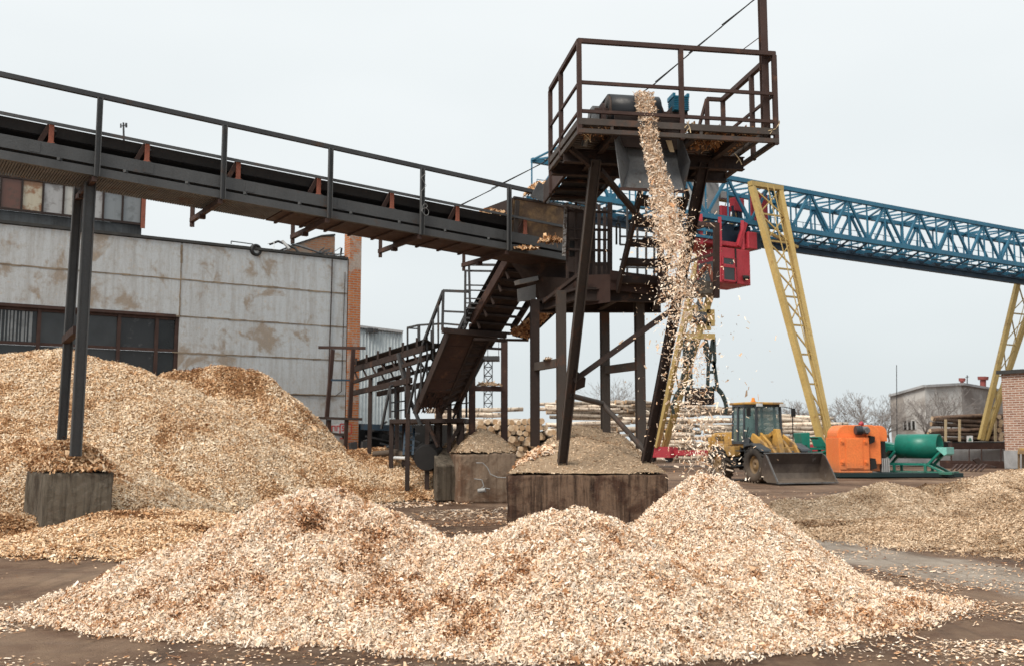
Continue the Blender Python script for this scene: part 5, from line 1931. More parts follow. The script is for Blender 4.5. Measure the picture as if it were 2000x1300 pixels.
# ------------------------------------------------------------------ feed conveyor at the back left
fc = thing('feed_conveyor', 'low dark feed conveyor coming out from behind the brick pillar', 'conveyor', tuple(pz(760, 30, 0)))
fa, fb = pt(688, 722, 33.2), pt(828, 680, 26.9)
fd = (fb - fa)
fl = fd.length
fd /= fl
fu = fd.cross(ZZ).normalized()                  # to its right as it comes toward us
def fv(s, c, h):
    return fa + fd * (fl * s) + fu * c + ZZ * h
mb = MB()
for c in (0, -.9):
    mb.bar(fv(0, c, 0), fv(1, c, 0), .07, .18)
    mb.bar(fv(0, c, -.42), fv(1, c, -.30), .08, .10)
    mb.bar(fv(0, c, -.78), fv(.85, c, -.78), .10, .16)
    for k in range(7):
        s = .04 + k * .14
        mb.bar(fv(s, c, -.08), fv(s + .07, c, -.40), .05, .04)
mb.build('frame', M['dbrown'], fc)
mb = MB()
belt_strip(mb, lambda c, h: fv(0, c, h), lambda c, h: fv(1.02, c, h), [(.0, .26), (-.2, .14), (-.7, .14), (-.9, .26)])
mb.build('belt', M['black'], fc)
mb = MB()
for k in range(6):
    s = .08 + k * .17
    mb.bar(fv(s, .03, .08), fv(s, .03, .34), .09, .06)
    mb.bar(fv(s, -.93, .08), fv(s, -.93, .34), .09, .06)
mb.build('idler_bracket', M['dbrown'], fc)
for s in (.3, .82):
    mb = MB()
    for c in (0, -.9):
        a = fv(s, c, -.4)
        mb.bar(a, Vector((a.x, a.y, 0)), .12, .12)
    mb.build('leg', M['dbrown'], fc)
mb = MB()
mb.bar(pt(779, 690, 28.6), pt(800, 778, 28.2), .13, .10)
mb.bar(pt(800, 778, 28.2), pt(822, 830, 28.0), .08, .08)
mb.build('strut', M['dgrey'], fc)

# ------------------------------------------------------------------ low access platform with rails
ap = thing('access_platform', 'low dark steel walkway with handrails at the foot of the inclined conveyor', 'walkway', tuple(pz(830, 28.5, 0)))
mb = MB()
a0, a1, a2, a3 = pt(762, 814, 29.0), pt(905, 824, 27.6), pt(925, 818, 30.0), pt(770, 810, 31.5)
zz = a1.z
for c in (a0, a1, a2, a3):
    c.z = zz
mb.hexa([a0, a1, a2, a3] + [c + ZZ * .12 for c in (a0, a1, a2, a3)])
mb.build('deck', M['dbrown'], ap)
mb = MB()
rl([(745, 836, 29.2), (762, 754, 29.0), (790, 746, 29.6)], .06)
for x, y, d in ((762, 754, 29.0), (772, 751, 29.2), (792, 746, 29.6), (900, 760, 28.0), (911, 757, 28.4)):
    rl([(x, y, d), (x, 815, d)], .06)
for y in (786, 803):
    rl([(762, y, 29.0), (792, y - 4, 29.6)], .04)
rl([(886, 766, 28.0), (921, 755, 28.5)], .045)
rl([(880, 790, 28.0), (921, 785, 28.5)], .035)
rl([(846, 786, 28.9), (885, 780, 28.9)], .04)
rl([(848, 789, 28.9), (880, 789, 28.9)], .03)
rl([(862, 806, 28.9), (880, 786, 28.9)], .04)
mb.build('railing', M['dgrey'], ap)
for (x, y0, d) in ((765, 818, 29.2), (790, 818, 29.4), (835, 820, 28.2), (878, 775, 28.4), (896, 770, 28.4), (860, 785, 29.0), (903, 824, 27.9), (852, 818, 30.2)):
    mb = MB()
    a = pt(x, y0, d)
    mb.bar(Vector((a.x, a.y, 0)), a, .13 if y0 > 800 else .16, .12)
    mb.build('leg', M['dbrown'], ap)
mb = MB()
mb.bar(pt(836, 826, 28.2), pt(856, 872, 28.0), .08, .08)
mb.bar(pt(902, 826, 27.9), pt(880, 862, 27.9), .08, .10)
mb.plate([pt(905, 826, 27.8), pt(905, 868, 27.8), pt(892, 868, 27.8)], .03)
mb.build('brace', M['dbrown'], ap)

# clutter by the ladder
lad = thing('step_ladder', 'blue grey steel ladder leaning under the low walkway', 'ladder', tuple(pz(815, 29, 0)))
for x0, x1 in ((788, 792), (806, 809)):
    mb = MB()
    mb.bar(pt(x0, 888, 28.6), pt(x1, 836, 29.2), .06, .05)
    mb.build('rail', M['dblue'], lad)
mb = MB()
for k in range(4):
    y = 846 + k * 11
    mb.bar(pt(791 - k * .8, y, 29.05 - k * .12), pt(808.5 - k * .6, y, 29.05 - k * .12), .05, .04)
mb.build('rung', M['dblue'], lad)
dv = thing('drive_unit', 'dark drive machinery with blue beam standing below the low walkway', 'machine', tuple(pz(745, 34.5, 0)))
mb = MB()
mb.bar(pt(698, 832, 34.5), pt(800, 836, 33.5), .25, .20)
mb.build('beam', M['dblue'], dv)
mb = MB()
for k in range(15):
    x = random.uniform(700, 800)
    a = pz(x, random.uniform(33.6, 35.2), 0)
    hgt = random.uniform(.5, 1.7)
    mb.bar(a, a + ZZ * hgt + U * random.uniform(-.3, .3), random.uniform(.08, .4), random.uniform(.08, .3))
for k in range(12):
    a = pz(random.uniform(700, 800), 34.0, random.uniform(.6, 2.0))
    mb.bar(a, a + U * random.uniform(.4, 1.4) + ZZ * random.uniform(-.4, .4), .06, .06)
mb.build('frame', M['dgrey'], dv)
mb = MB()
for x0, x1, d_, z0, z1 in ((702, 742, 36.5, 0, 2.1), (748, 800, 36.0, 0, 2.05), (803, 884, 35.0, 0, 2.2), (720, 770, 37.5, 0, 2.0), (815, 850, 33, 0, 1.1)):
    mb = MB()
    a, b = pz(x0, d_, z0), pz(x1, d_, z0)
    mb.hexa([a, b, b + V, a + V] + [q + ZZ * (z1 - z0) for q in (a, b, b + V, a + V)])
    for k in range(6):
        q = a.lerp(b, random.random()) - V * .1 + ZZ * random.uniform(.1, z1)
        mb.obox(q, U * random.uniform(.1, .4), V * .12, ZZ * random.uniform(.05, .25))
    mb.build('dark_backdrop', M['interior'], dv)  # black boxes added as backdrop for the shaded zone under the walkway
mb = MB()
mb.tube(pt(832, 894, 28.0), pt(838, 890, 28.5), .34, .44, n=20)
mb.bar(pt(838, 900, 28.2), pt(846, 862, 28.6), .25, .3)
mb.build('guard', M['black'], dv)
tr = MB()
t0_, t1_ = pz(852, 27.3, 0), pz(894, 27.6, 0)
tr.hexa([t0_, t1_, t1_ + Q * 1.2, t0_ + Q * 1.2, t0_ + ZZ * .95, t1_ + ZZ * .95, t1_ + Q * 1.2 + ZZ * 1.45, t0_ + Q * 1.2 + ZZ * 1.45])
single(tr, 'concrete_trough', M['block'], 'grey brown concrete box beside the black guard under the walkway', 'concrete box', bevel=.03)
mb = MB()
mb.path([pt(730, 886, 30.0), pt(755, 884, 29.8), pt(766, 882, 29.7)], .09, 8)
mb.path([pt(768, 884, 29.6), pt(795, 890, 29.3)], .13, 8)
single(mb, 'rubber_hose', M['tyre'], 'thick dark hose end lying on the tan chips', 'hose')
mb = MB()
mb.tube(pt(768, 893, 29.2), pt(792, 894, 29.0), .05, n=7)
single(mb, 'white_pipe', M['white'], 'short white pipe lying on the tan chips beside the hose', 'pipe')
# ------------------------------------------------------------------ gantry crane (bridge along CU, rails along CV)
CAZ = R(61.0)
CU = Vector((math.sin(CAZ), math.cos(CAZ), 0))
CV = Vector((-math.cos(CAZ), math.sin(CAZ), 0))
cr = thing('gantry_crane', 'big blue lattice gantry crane with yellow legs, red cab and log grab', 'gantry crane', tuple(pz(1436, 55, 0)))
d_ref = 53.5
G0 = pt(1500, 362, d_ref)                     # near top chord, above the first leg
GB = pt(1500, 441, d_ref).z                   # near bottom chord
# fall of the bridge in the picture -> keep it level: use the level axis
def gv(t, a, z):
    """t along the bridge from the first leg, a across (away), z absolute"""
    q = G0 + CU * t + CV * a
    q.z = z - .013 * t
    return q
GT = G0.z
GW = 2.6                                       # bridge width
GL0, GL1 = -13.5, 44.0
nb_ = 38
bay = (GL1 - GL0) / nb_
blu = M['blue']
for nm, a, z, wd in (('top_chord', 0, GT, .23), ('top_chord', GW, GT, .23), ('bottom_chord', 0, GB, .26), ('bottom_chord', GW, GB, .26)):
    mb = MB()
    mb.bar(gv(GL0, a, z), gv(GL1, a, z), wd, wd)
    mb.build(nm, blu, cr)
for a in (0, GW):
    mb = MB()
    for i in range(nb_ + 1):
        t = GL0 + i * bay
        if i < nb_:
            if i % 2 == 0:
                mb.bar(gv(t, a, GB), gv(t + bay, a, GT), .13, .13)
            else:
                mb.bar(gv(t, a, GT), gv(t + bay, a, GB), .13, .13)
        mb.bar(gv(t, a, GB), gv(t, a, GT), .08, .08)
        if i % 2 == 1:
            mb.obox(gv(t, a, GT - .2), CU * .3, CV * .03, ZZ * .16)
        else:
            mb.obox(gv(t, a, GB + .22), CU * .3, CV * .03, ZZ * .16)
    mb.build('side_lattice', blu, cr)
mb = MB()
for z in (GT, GB):
    mb = MB()
    for i in range(nb_ + 1):
        t = GL0 + i * bay
        mb.bar(gv(t, 0, z), gv(t, GW, z), .08, .08)
        if i < nb_ and z == GT:
            mb.bar(gv(t, 0 if i % 2 else GW, z), gv(t + bay, GW if i % 2 else 0, z), .09, .09)
    mb.build('cross_lattice', blu, cr)
mb = MB()                                     # handrail inside along the bottom walkway
for zz_ in (.45, .8, 1.15):
    mb.bar(gv(GL0, GW * .8, GB + zz_), gv(GL1, GW * .8, GB + zz_), .03, .03)
for i in range(nb_ * 2):
    t = GL0 + i * bay / 2
    mb.bar(gv(t, GW * .8, GB), gv(t, GW * .8, GB + 1.15), .03, .03)
mb.bar(gv(GL0, GW * .7, GB + .05), gv(GL1, GW * .7, GB + .05), .3, .03)
mb.build('walkway', M['blue'], cr)
mb = MB()                                     # runway rail hung below
zr = GB - .75
mb.ibeam(gv(GL0, GW / 2, zr), gv(GL1, GW / 2, zr), .30, .36, CV, .05)
for i in range(nb_ + 1):
    t = GL0 + i * bay
    for a in (0, GW):
        mb.bar(gv(t, a, GB - .1), gv(t, GW / 2, zr + .2), .08, .08)
    mb.obox(gv(t, GW / 2, zr + .30), CU * .25, CV * .12, ZZ * .1)
mb.build('runway_beam', M['dblue'], cr)
zlg = pt(1612, 870, 50.5).z
def crane_leg(topc, botc, n, mat='yellow', taper=(1.0, .30), rungs=9):
    """ladder-like leg: two chords in the plane of CU, meeting at the foot"""
    mb = MB()
    for k in (-1, 1):
        mb.bar(topc + CU * taper[0] * k, botc + CU * taper[1] * k, .27, .32)
    mb.build('leg_chord', M[mat], cr)
    mb = MB()
    for i in range(rungs):
        f = i / rungs
        f2 = (i + 1) / rungs
        w0 = taper[0] + (taper[1] - taper[0]) * f
        w1 = taper[0] + (taper[1] - taper[0]) * f2
        c0, c1 = topc.lerp(botc, f), topc.lerp(botc, f2)
        mb.bar(c0 - CU * w0, c0 + CU * w0, .09, .09)
        mb.bar(c0 - CU * w0, c1 + CU * w1, .07, .07)
        if i < 5:
            mb.bar(c0 + CU * w0, c1 - CU * w1, .05, .05)
    for zz_ in range(4):
        pass
    mb.build('leg_lattice', M[mat], cr)
    mb = MB()
    a, b = topc - CV * .0, botc
    e = (b - a).normalized()
    s_ = e.cross(CU).normalized()
    for k in (-.22, .22):
        mb.bar(a + CU * k + s_ * .35, b + CU * k * .3 + s_ * .3, .04, .04)
    mb.build('leg_ladder', M[mat], cr)
t1 = solve_t(1496, gv(0, -.35, GT - .3), CU)
A1t = gv(t1, -.35, GT - .35)
A1b = pt(1614, 868, 49.8)
crane_leg(A1t, A1b, 10)
A2t = gv(t1, GW + .35, GT - .35)
A2b = pt(1290, 872, 60.0)
crane_leg(A2t, A2b, 10)
mb = MB()
c = A1t + ZZ * .15
mb.bar(c - CU * 1.15, c + CU * 1.15 , .34, .26)
mb.bar(A1t - CU * .95 + ZZ * -.1, A1t + CU * .2 - ZZ * 2.6, .14, .14)
mb.bar(A1t - CU * .7 - ZZ * 2.4 - CV * .4, A1t + CU * 1.9 - ZZ * 3.1 - CV * .3, .14, .14)
mb.build('leg_head', M['yellow'], cr)
mb = MB()
c = A2t + ZZ * .15
mb.bar(c - CU * 1.15, c + CU * 1.15, .34, .26)
mb.build('leg_head', M['yellow'], cr)
t2 = solve_t(2004, gv(28, GW + .3, GB), CU) + 28
B2t = gv(t2, GW + .2, GB - .4)
B2b = pt(1920, 858, 67.6)
crane_leg(B2t, B2b, 10, taper=(1.1, .25), rungs=5)
mb = MB()
mb.bar(gv(t2 - .6, GW * .7, GB), gv(t2 - .6, GW * .7, GT - .6), .5, .5)
mb.build('leg_head', M['blue'], cr)
B1t = gv(t2, -.3, GB - .4)
B1b = B1t + (A1b - A1t) * .95
crane_leg(B1t, B1b, 10, taper=(1.1, .25), rungs=5)
for b_ in (A1b, A2b):
    mb = MB()
    mb.obox(Vector((b_.x, b_.y, b_.z - .3)), CV * 1.3 + CV * 0, CU * .3, ZZ * .32)
    c_ = mb.build('wheel_carriage', M['red'], cr)
    mb = MB()
    for k in (-.8, .8):
        q = Vector((b_.x, b_.y, b_.z - .62)) + CV * k
        mb.tube(q - CU * .1, q + CU * .1, .28, n=16)
    mb.build('wheel', M['dgrey'], c_)
mb = MB()
a = Vector((A2b.x, A2b.y, A2b.z - .35))
mb.bar(a, Vector((A1b.x, A1b.y, A1b.z - .35)), .22, .30)
mb.build('sill_beam', M['red'], cr)
# machinery on the bridge
tA = solve_t(1484, gv(0, -.1, GB), CU)
def gbox(name, mat, x0, x1, y0, y1, a, dep, ridge_=0):
    """box on/under the bridge between picture columns X0..X1 and rows Y0..Y1 at across-distance A"""
    ta, tb = solve_t(x0, gv(0, a, GB), CU), solve_t(x1, gv(0, a, GB), CU)
    p0 = gv(ta, a, 0)
    z0, z1 = pt(x0, y1, p0.y).z, pt(x0, y0, p0.y).z
    mb = MB()
    p, q = gv(ta, a, z0), gv(tb, a, z0)
    mb.hexa([p, q, q + CV * dep, p + CV * dep, p + ZZ * (z1 - z0), q + ZZ * (z1 - z0), q + CV * dep + ZZ * (z1 - z0), p + CV * dep + ZZ * (z1 - z0)])
    return mb, mb.build(name, M[mat], cr, bevel=.03), (p, q, z0, z1)
gbox('machinery_panel', 'red', 1469, 1501, 375, 432, .45, .2)
gbox('winch_box', 'red', 1435, 1455, 386, 412, .6, .4)
gbox('winch_box', 'red', 1409, 1428, 402, 428, .9, .4)
gbox('machine_house', 'lightpanel', 1358, 1406, 352, 416, 1.0, .6)
gbox('vent_box', 'lightpanel', 1411, 1424, 374, 388, 1.0, .3)
mb = MB()
for x in (1438, 1447, 1452):
    t = solve_t(x, gv(0, .6, GB), CU)
    mb.bar(gv(t, .7, GB), gv(t - .15, .7, GB + 1.0), .12, .12)
mb.build('winch_stand', M['dblue'], cr)
# trolley frame and cab under the bridge
gbox('trolley_platform', 'red', 1349, 1462, 464, 473, -.1, 2.6)
gbox('electric_cabinet', 'red', 1461, 1478, 453, 486, -.3, .9)
_, cab, (cp, cq, cz0, cz1) = gbox('cab', 'red', 1405, 1463, 484, 553, -.5, 1.9)
mb = MB()
ex = (cq - cp)
nrm = -CV
def cabq(f0, f1, z0, z1, off=.03):
    a, b = cp + ex * f0 + nrm * off, cp + ex * f1 + nrm * off
    h = cz1 - cz0
    return [a + ZZ * h * z0, b + ZZ * h * z0, b + ZZ * h * z1, a + ZZ * h * z1]
for f0, f1, z0, z1 in ((.06, .44, .50, .72), (.06, .47, .06, .46)):
    mb.plate(cabq(f0, f1, z0, z1, .025), .04)
wn = mb.build('window', M['craneglass'], cab)
mb = MB()
for f0, f1, z0, z1 in ((.06, .44, .50, .72), (.06, .47, .06, .46)):
    q = cabq(f0, f1, z0, z1, .05)
    for i in range(4):
        mb.bar(q[i], q[(i + 1) % 4], .09, .05, up=CV)
mb.build('frame', M['red'], wn)
mb = MB()
a = cp - CU * .02
mb.hexa([a + CV * .15 - CU * .03 + ZZ * .15, a + CV * 1.7 - CU * .03 + ZZ * .15, a + CV * 1.7 + ZZ * .15, a + CV * .15 + ZZ * .15] + [k + ZZ * 1.2 for k in (a + CV * .15 - CU * .03, a + CV * 1.7 - CU * .03, a + CV * 1.7, a + CV * .15)])
mb.build('side_window', M['craneglass'], cab)
mb = MB()
mb.bar(cp + ex * .5 - CV * .02 + ZZ * .02, cp + ex * .5 - CV * .02 + ZZ * (cz1 - cz0), .08, .05, up=CV)
mb.tube(cp + ex * .72 - CV * .05 + ZZ * .35, cp + ex * .86 - CV * .2 + ZZ * .38, .14, .10, n=8)
mb.build('cab_fitting', M['interior'], cab)
for x0, x1 in ((1368, 1372), (1405, 1409), (1449, 1455)):
    mb = MB()
    t = solve_t(x0, gv(0, -.1, GB), CU)
    mb.bar(gv(t, -.1, cz1 + .1), gv(t, -.1, GB), .18, .18)
    mb.build('hanger', M['red'], cr)
mb = MB()
t = solve_t(1440, gv(0, -.1, GB), CU)
mb.bar(gv(t, -.1, cz1 + .25), gv(solve_t(1455, gv(0, -.1, GB), CU), -.1, GB - .1), .22, .2)
mb.build('hanger', M['red'], cr)
mb = MB()
ta, tb = solve_t(1352, gv(0, -.2, GB), CU), solve_t(1396, gv(0, -.2, GB), CU)
za, zb_ = pt(1352, 462, gv(ta, -.2, 0).y).z, pt(1352, 436, gv(ta, -.2, 0).y).z
for p, q in ((gv(ta, -.2, za), gv(tb, -.2, za)), (gv(ta, -.2, zb_), gv(tb, -.2, zb_)), (gv(ta, -.2, za), gv(ta, -.2, zb_)), (gv(tb, -.2, za), gv(tb, -.2, zb_)), (gv((ta + tb) / 2, -.2, za), gv((ta + tb) / 2, -.2, zb_)), (gv(ta, -.2, (za + zb_) / 2), gv(tb, -.2, (za + zb_) / 2))):
    mb.bar(p, q, .14, .14)
mb.build('service_basket', M['blue'], cr)
mb = MB()
ta = solve_t(1395, gv(0, GW / 2, GB), CU)
mb.obox(gv(ta, GW / 2, zr - .1), CU * 2.6, CV * .8, ZZ * .42)
for k in range(4):
    mb.obox(gv(ta - 1.8 + k * 1.2, GW / 2, zr + .45), CU * .35, CV * .5, ZZ * .3)
mb.build('trolley', M['dblue'], cr)

# log grab hanging from the crane
dG = 53.0
gr = thing('log_grab', 'green black log grab with yellow hoist block hanging from the crane before the logs', 'log grab', tuple(pt(1370, 800, dG)))
mb = MB()
for x in (1362, 1371, 1378):
    mb.tube(pt(x, 470, dG + .6), pt(x + 1, 612, dG), .03, n=5)
mb.build('hoist_rope', M['black'], gr)
mb = MB()
for a, b in (((1352, 604), (1387, 605)), ((1387, 605), (1388, 637)), ((1388, 637), (1360, 637)), ((1352, 604), (1350, 628))):
    mb.bar(pt(*a, dG), pt(*b, dG), .26, .42)
mb.build('hoist_frame', M['yellow'], gr)
mb = MB()
mb.tube(pt(1352, 620, dG - .1), pt(1378, 622, dG - .1), .36, n=16)
mb.tube(pt(1366, 590, dG), pt(1367, 606, dG), .18, n=10)
mb.build('hoist_motor', M['motorgrey'], gr)
mb = MB()
mb.tube(pt(1367, 636, dG), pt(1366, 656, dG), .14, n=8)
mb.bar(pt(1340, 656, dG), pt(1396, 657, dG), .20, .30)
mb.build('crosshead', M['yellow'], gr)
M['grabgreen'] = pmat('dark_green_paint', (.010, .022, .020), (.02, .036, .032), 1.5, .6, (.10, .06, .02), .68, 2, bs=8)
for sgn in (-1, 1):
    mb = MB()
    X = lambda x: 1366 + sgn * (x - 1366)
    for a, b in (((1394, 658), (1396, 705)), ((1378, 660), (1385, 690)), ((1374, 668), (1383, 706)), ((1383, 706), (1394, 706)), ((1396, 705), (1393, 720)), ((1384, 706), (1383, 726)), ((1384, 726), (1397, 726)), ((1394, 706), (1397, 726)), ((1397, 726), (1401, 758)), ((1383, 726), (1382, 760)), ((1392, 660), (1386, 706))):
        mb.bar(pt(X(a[0]), a[1], dG), pt(X(b[0]), b[1], dG), .16, .16)
    mb.build('arm_frame', M['grabgreen'], gr)
    for off in (-.5, .5):
        mb = MB()
        pts = [(1381, 776), (1384, 764), (1392, 757), (1402, 759), (1410, 768), (1416, 782), (1419, 796), (1416, 808)]
        P3 = [pt(X(a), b, dG + off) for a, b in pts]
        for i in range(len(P3) - 1):
            w_ = .28 - .02 * i
            mb.bar(P3[i], P3[i + 1], .16, w_)
        mb.build('claw', M['grabgreen'], gr)
mb = MB()
mb.bar(pt(1345, 762, dG - .5), pt(1385, 764, dG - .5), .3, .3)
mb.bar(pt(1345, 762, dG + .5), pt(1385, 764, dG + .5), .3, .3)
mb.obox(pt(1366, 775, dG), U * .7, V * .4, ZZ * .4)
mb.build('claw_hub', M['dbrown'], gr)

# ------------------------------------------------------------------ wheel loader (local: +X forward, +Y its left)
LR = pz(1482, 41.3, 0)
ld = thing('wheel_loader', 'yellow wheel loader with dark bucket lowered, facing the viewer', 'wheel loader', tuple(LR), R(-70))
def B_(name, mat, mb, parent=None, bevel=.02, label=None):
    return mb.build(name, M[mat], parent or ld, local=True, bevel=bevel, label=label)
def wheel(x, y):
    s = 1 if y > 0 else -1
    mb = MB()
    prof = [(.36, -.20), (.44, -.25), (.62, -.25), (.69, -.18), (.70, 0), (.69, .18), (.62, .25), (.44, .25), (.36, .20)]
    mb.rev(prof, (x, y, .70), (0, 1, 0), 32)
    for k in range(22):
        t = 2 * math.pi * k / 22
        for sg in (-1, 1):
            c = Vector((x + math.cos(t + sg * .07) * .70, y + sg * .12, .70 + math.sin(t + sg * .07) * .70))
            er = Vector((math.cos(t), 0, math.sin(t)))
            et = Vector((-math.sin(t), 0, math.cos(t)))
            mb.obox(c, (et * .045 + Vector((0, sg * .0, 0))), Vector((0, .11, 0)) + et * .05 * sg, er * .035)
    wh = B_('wheel', 'tyre', mb, bevel=0)
    mb = MB()
    mb.rev([(.02, s * .08), (.14, s * .17), (.20, s * .10), (.34, s * .06), (.38, s * .20), (.40, s * .19), (.38, -s * .2), (.02, -s * .1)], (x, y, .70), (0, 1, 0), 24)
    mb.build('rim', M['lyellow'], wh, local=True)
for x in (1.36, -1.36):
    for y in (-.93, .93):
        wheel(x, y)
mb = MB()                                            # rear body (engine hood)
mb.prism([(-2.45, -.72, 1.02), (-2.45, -.72, 1.92), (-2.2, -.72, 1.98), (-.62, -.72, 2.02), (-.62, -.72, 1.35), (-1.0, -.72, 1.02)], (0, 1.44, 0))
B_('engine_hood', 'lyellow', mb, bevel=.05)
mb = MB()
mb.prism([(-2.5, -.85, .62), (-2.5, -.85, 1.05), (-2.1, -.85, 1.05), (-2.05, -.85, .8), (-2.2, -.85, .62)], (0, 1.7, 0))
mb.box(-2.62, -2.44, -.8, .8, .6, 1.8)
B_('counterweight', 'lyellow', mb, bevel=.04)
for s in (-1, 1):
    mb = MB()
    mb.prism([(-2.1, s * .74, 1.46), (-1.85, s * .74, 1.02), (-.95, s * .74, 1.02), (-.72, s * .74, 1.35), (-.72, s * .74, 1.5)], (0, s * .26, 0))
    mb.box(-1.0, -.2, min(s * .72, s * 1.02), max(s * .72, s * 1.02), 1.0, 1.42)
    B_('fender', 'lyellow', mb, bevel=.03)
mb = MB()
for s in (-1, 1):
    mb.prism([(-2.02, s * 1.005, 1.42), (-1.8, s * 1.005, 1.06), (-1.3, s * 1.005, 1.0), (-1.1, s * 1.005, 1.2), (-1.4, s * 1.005, 1.45)], (0, s * .006, 0))
B_('fender_patch', 'bucket', mb, bevel=0)
mb = MB()
mb.box(-1.9, 1.9, -.45, .45, .55, 1.1)
mb.box(-.6, .6, -.55, .55, .45, .9)
mb.box(-.55, -.1, -1.0, -.6, .55, .95)
mb.box(1.15, 1.6, -.9, .9, .5, .9)
mb.box(-1.6, -1.15, -.9, .9, .5, .9)
B_('chassis', 'interior', mb, bevel=.02)
mb = MB()                                            # front frame
mb.prism([(.25, -.42, .9), (.25, -.42, 1.75), (.75, -.42, 2.0), (1.35, -.42, 1.6), (1.95, -.42, 1.0), (1.95, -.42, .7)], (0, .12, 0))
mb.prism([(.25, .30, .9), (.25, .30, 1.75), (.75, .30, 2.0), (1.35, .30, 1.6), (1.95, .30, 1.0), (1.95, .30, .7)], (0, .12, 0))
mb.box(.3, .9, -.3, .3, 1.1, 1.9)
B_('front_frame', 'lyellow', mb, bevel=.02)
mb = MB()
for s in (-1, 1):
    mb.prism([(.55, s * .62, 1.70), (.72, s * .62, 1.95), (1.55, s * .62, 1.55), (2.16, s * .62, .86), (2.14, s * .62, .50), (2.0, s * .62, .50), (1.4, s * .62, 1.18)], (0, s * .12, 0))
B_('lift_arm', 'lyellow', mb, bevel=.02)
mb = MB()
mb.box(1.35, 1.6, -.62, .62, 1.05, 1.4)
mb.prism([(1.15, -.1, 1.55), (1.25, -.1, 2.12), (1.45, -.1, 2.1), (1.75, -.1, 1.05), (1.55, -.1, .95)], (0, .22, 0))
mb.bar((.6, .05, 1.75), (1.3, .05, 2.05), .16, .16)
mb.bar((1.62, .02, 1.05), (2.12, .02, .8), .14, .14)
B_('tilt_linkage', 'lyellow', mb, bevel=.02)
mb = MB()
for s in (-1, 1):
    mb.tube((.5, s * .5, .95), (1.6, s * .55, 1.25), .065, n=10)
    mb.tube((.3, s * .28, 1.45), (1.9, s * .3, .9), .03, n=6)
B_('hydraulic_cylinder', 'zinc', mb, bevel=0)
for s in (-1, 1):
    mb = MB()
    a = s * .70
    mb.prism([(.70, a, 1.30), (.78, a, 1.52), (1.3, a, 1.55), (1.95, a, 1.30), (1.98, a, 1.22), (1.3, a, 1.46), (.84, a, 1.42)], (0, s * .48, 0))
    B_('front_fender', 'motorgrey', mb, bevel=.01)
# bucket
mb = MB()
prof = [(3.28, .05), (2.55, .06), (2.30, .16), (2.20, .40), (2.24, .75), (2.42, 1.16)]
bw2 = 1.30
for i in range(len(prof) - 1):
    (x0, z0), (x1, z1) = prof[i], prof[i + 1]
    n = Vector((z1 - z0, 0, -(x1 - x0))).normalized() * .03
    a, b = Vector((x0, -bw2, z0)), Vector((x0, bw2, z0))
    c, d = Vector((x1, bw2, z1)), Vector((x1, -bw2, z1))
    mb.hexa([a, b, c, d, a + n, b + n, c + n, d + n])
for s in (-1, 1):
    mb.prism([(x, s * bw2, z) for x, z in prof] + [(2.62, s * bw2, 1.05)], (0, s * .03, 0))
bk_ = B_('bucket', 'bucket', mb, bevel=0)
mb = MB()
mb.box(3.16, 3.36, -1.34, 1.34, .03, .07)
mb.box(2.36, 2.47, -1.33, 1.33, 1.15, 1.19)
mb.prism([(2.62, -1.335, 1.05), (2.5, -1.335, 1.12), (3.2, -1.335, .08), (3.3, -1.335, .08)], (0, -.02, 0))
mb.prism([(2.62, 1.335, 1.05), (2.5, 1.335, 1.12), (3.2, 1.335, .08), (3.3, 1.335, .08)], (0, .02, 0))
mb.build('cutting_edge', M['zinc'], bk_, local=True)
# cab
mb = MB()
z0, z1 = 1.55, 3.12
cx = [(-.72, -.74), (.18, -.76), (.80, -.60), (.80, .60), (.18, .76), (-.72, .74)]
for (x, y) in cx:
    k = .93
    mb.bar((x, y, z0), (x * .96 + (.03 if x > 0.5 else 0), y * k, z1), .09, .09)
mb.bar((-.28, -.76, z0), (-.28, -.71, z1), .09, .09)
for z in (z0 + .02, z1 - .03):
    kk = 1 if z < 2 else .95
    for (a, b) in zip(cx, cx[1:] + cx[:1]):
        mb.bar((a[0] * kk, a[1] * kk, z), (b[0] * kk, b[1] * kk, z), .10, .12)
B_('cab_frame', 'motorgrey', mb, bevel=.01)
mb = MB()
for (a, b) in zip(cx, cx[1:] + cx[:1]):
    mb.plate([(a[0], a[1], z0 + .05), (b[0], b[1], z0 + .05), (b[0] * .96, b[1] * .93, z1 - .05), (a[0] * .96, a[1] * .93, z1 - .05)], .012)
B_('cab_window', 'cabglass', mb, bevel=0)
mb = MB()
mb.prism([(-.80, -.70, 1.35), (.25, -.74, 1.35), (.85, -.55, 1.40), (.85, .55, 1.40), (.25, .74, 1.35), (-.80, .70, 1.35)], (0, 0, .22))
mb.box(.35, .9, -.5, .5, 1.45, 1.82)
B_('cab_base', 'lyellow', mb, bevel=.03)
mb = MB()
mb.prism([(-.86, -.78, 3.12), (.35, -.80, 3.12), (.98, -.62, 3.10), (.98, .62, 3.10), (.35, .80, 3.12), (-.86, .78, 3.12)], (0, 0, .10))
rf_ = B_('cab_roof', 'lyellow', mb, bevel=.03)
mb = MB()
mb.tube((-.1, -.1, 3.22), (-.1, -.1, 3.27), .12, n=12)
mb.tube((-.1, -.1, 3.27), (-.1, -.1, 3.42), .085, .06, n=12)
mb.build('beacon', M['amber'], rf_, local=True)
mb = MB()
for y in (-.55, .55):
    mb.box(.96, 1.06, y - .12, y + .12, 3.02, 3.14)
mb.build('work_lamp', M['white'], rf_, local=True)
mb = MB()
mb.box(-.5, -.05, -.28, .28, 1.6, 2.05)
mb.box(-.55, -.38, -.26, .26, 2.0, 2.62)
mb.box(-.53, -.42, -.13, .13, 2.62, 2.82)
B_('seat', 'seat', mb, bevel=.06)
mb = MB()
mb.bar((.55, 0, 1.7), (.35, 0, 2.15), .08, .08)
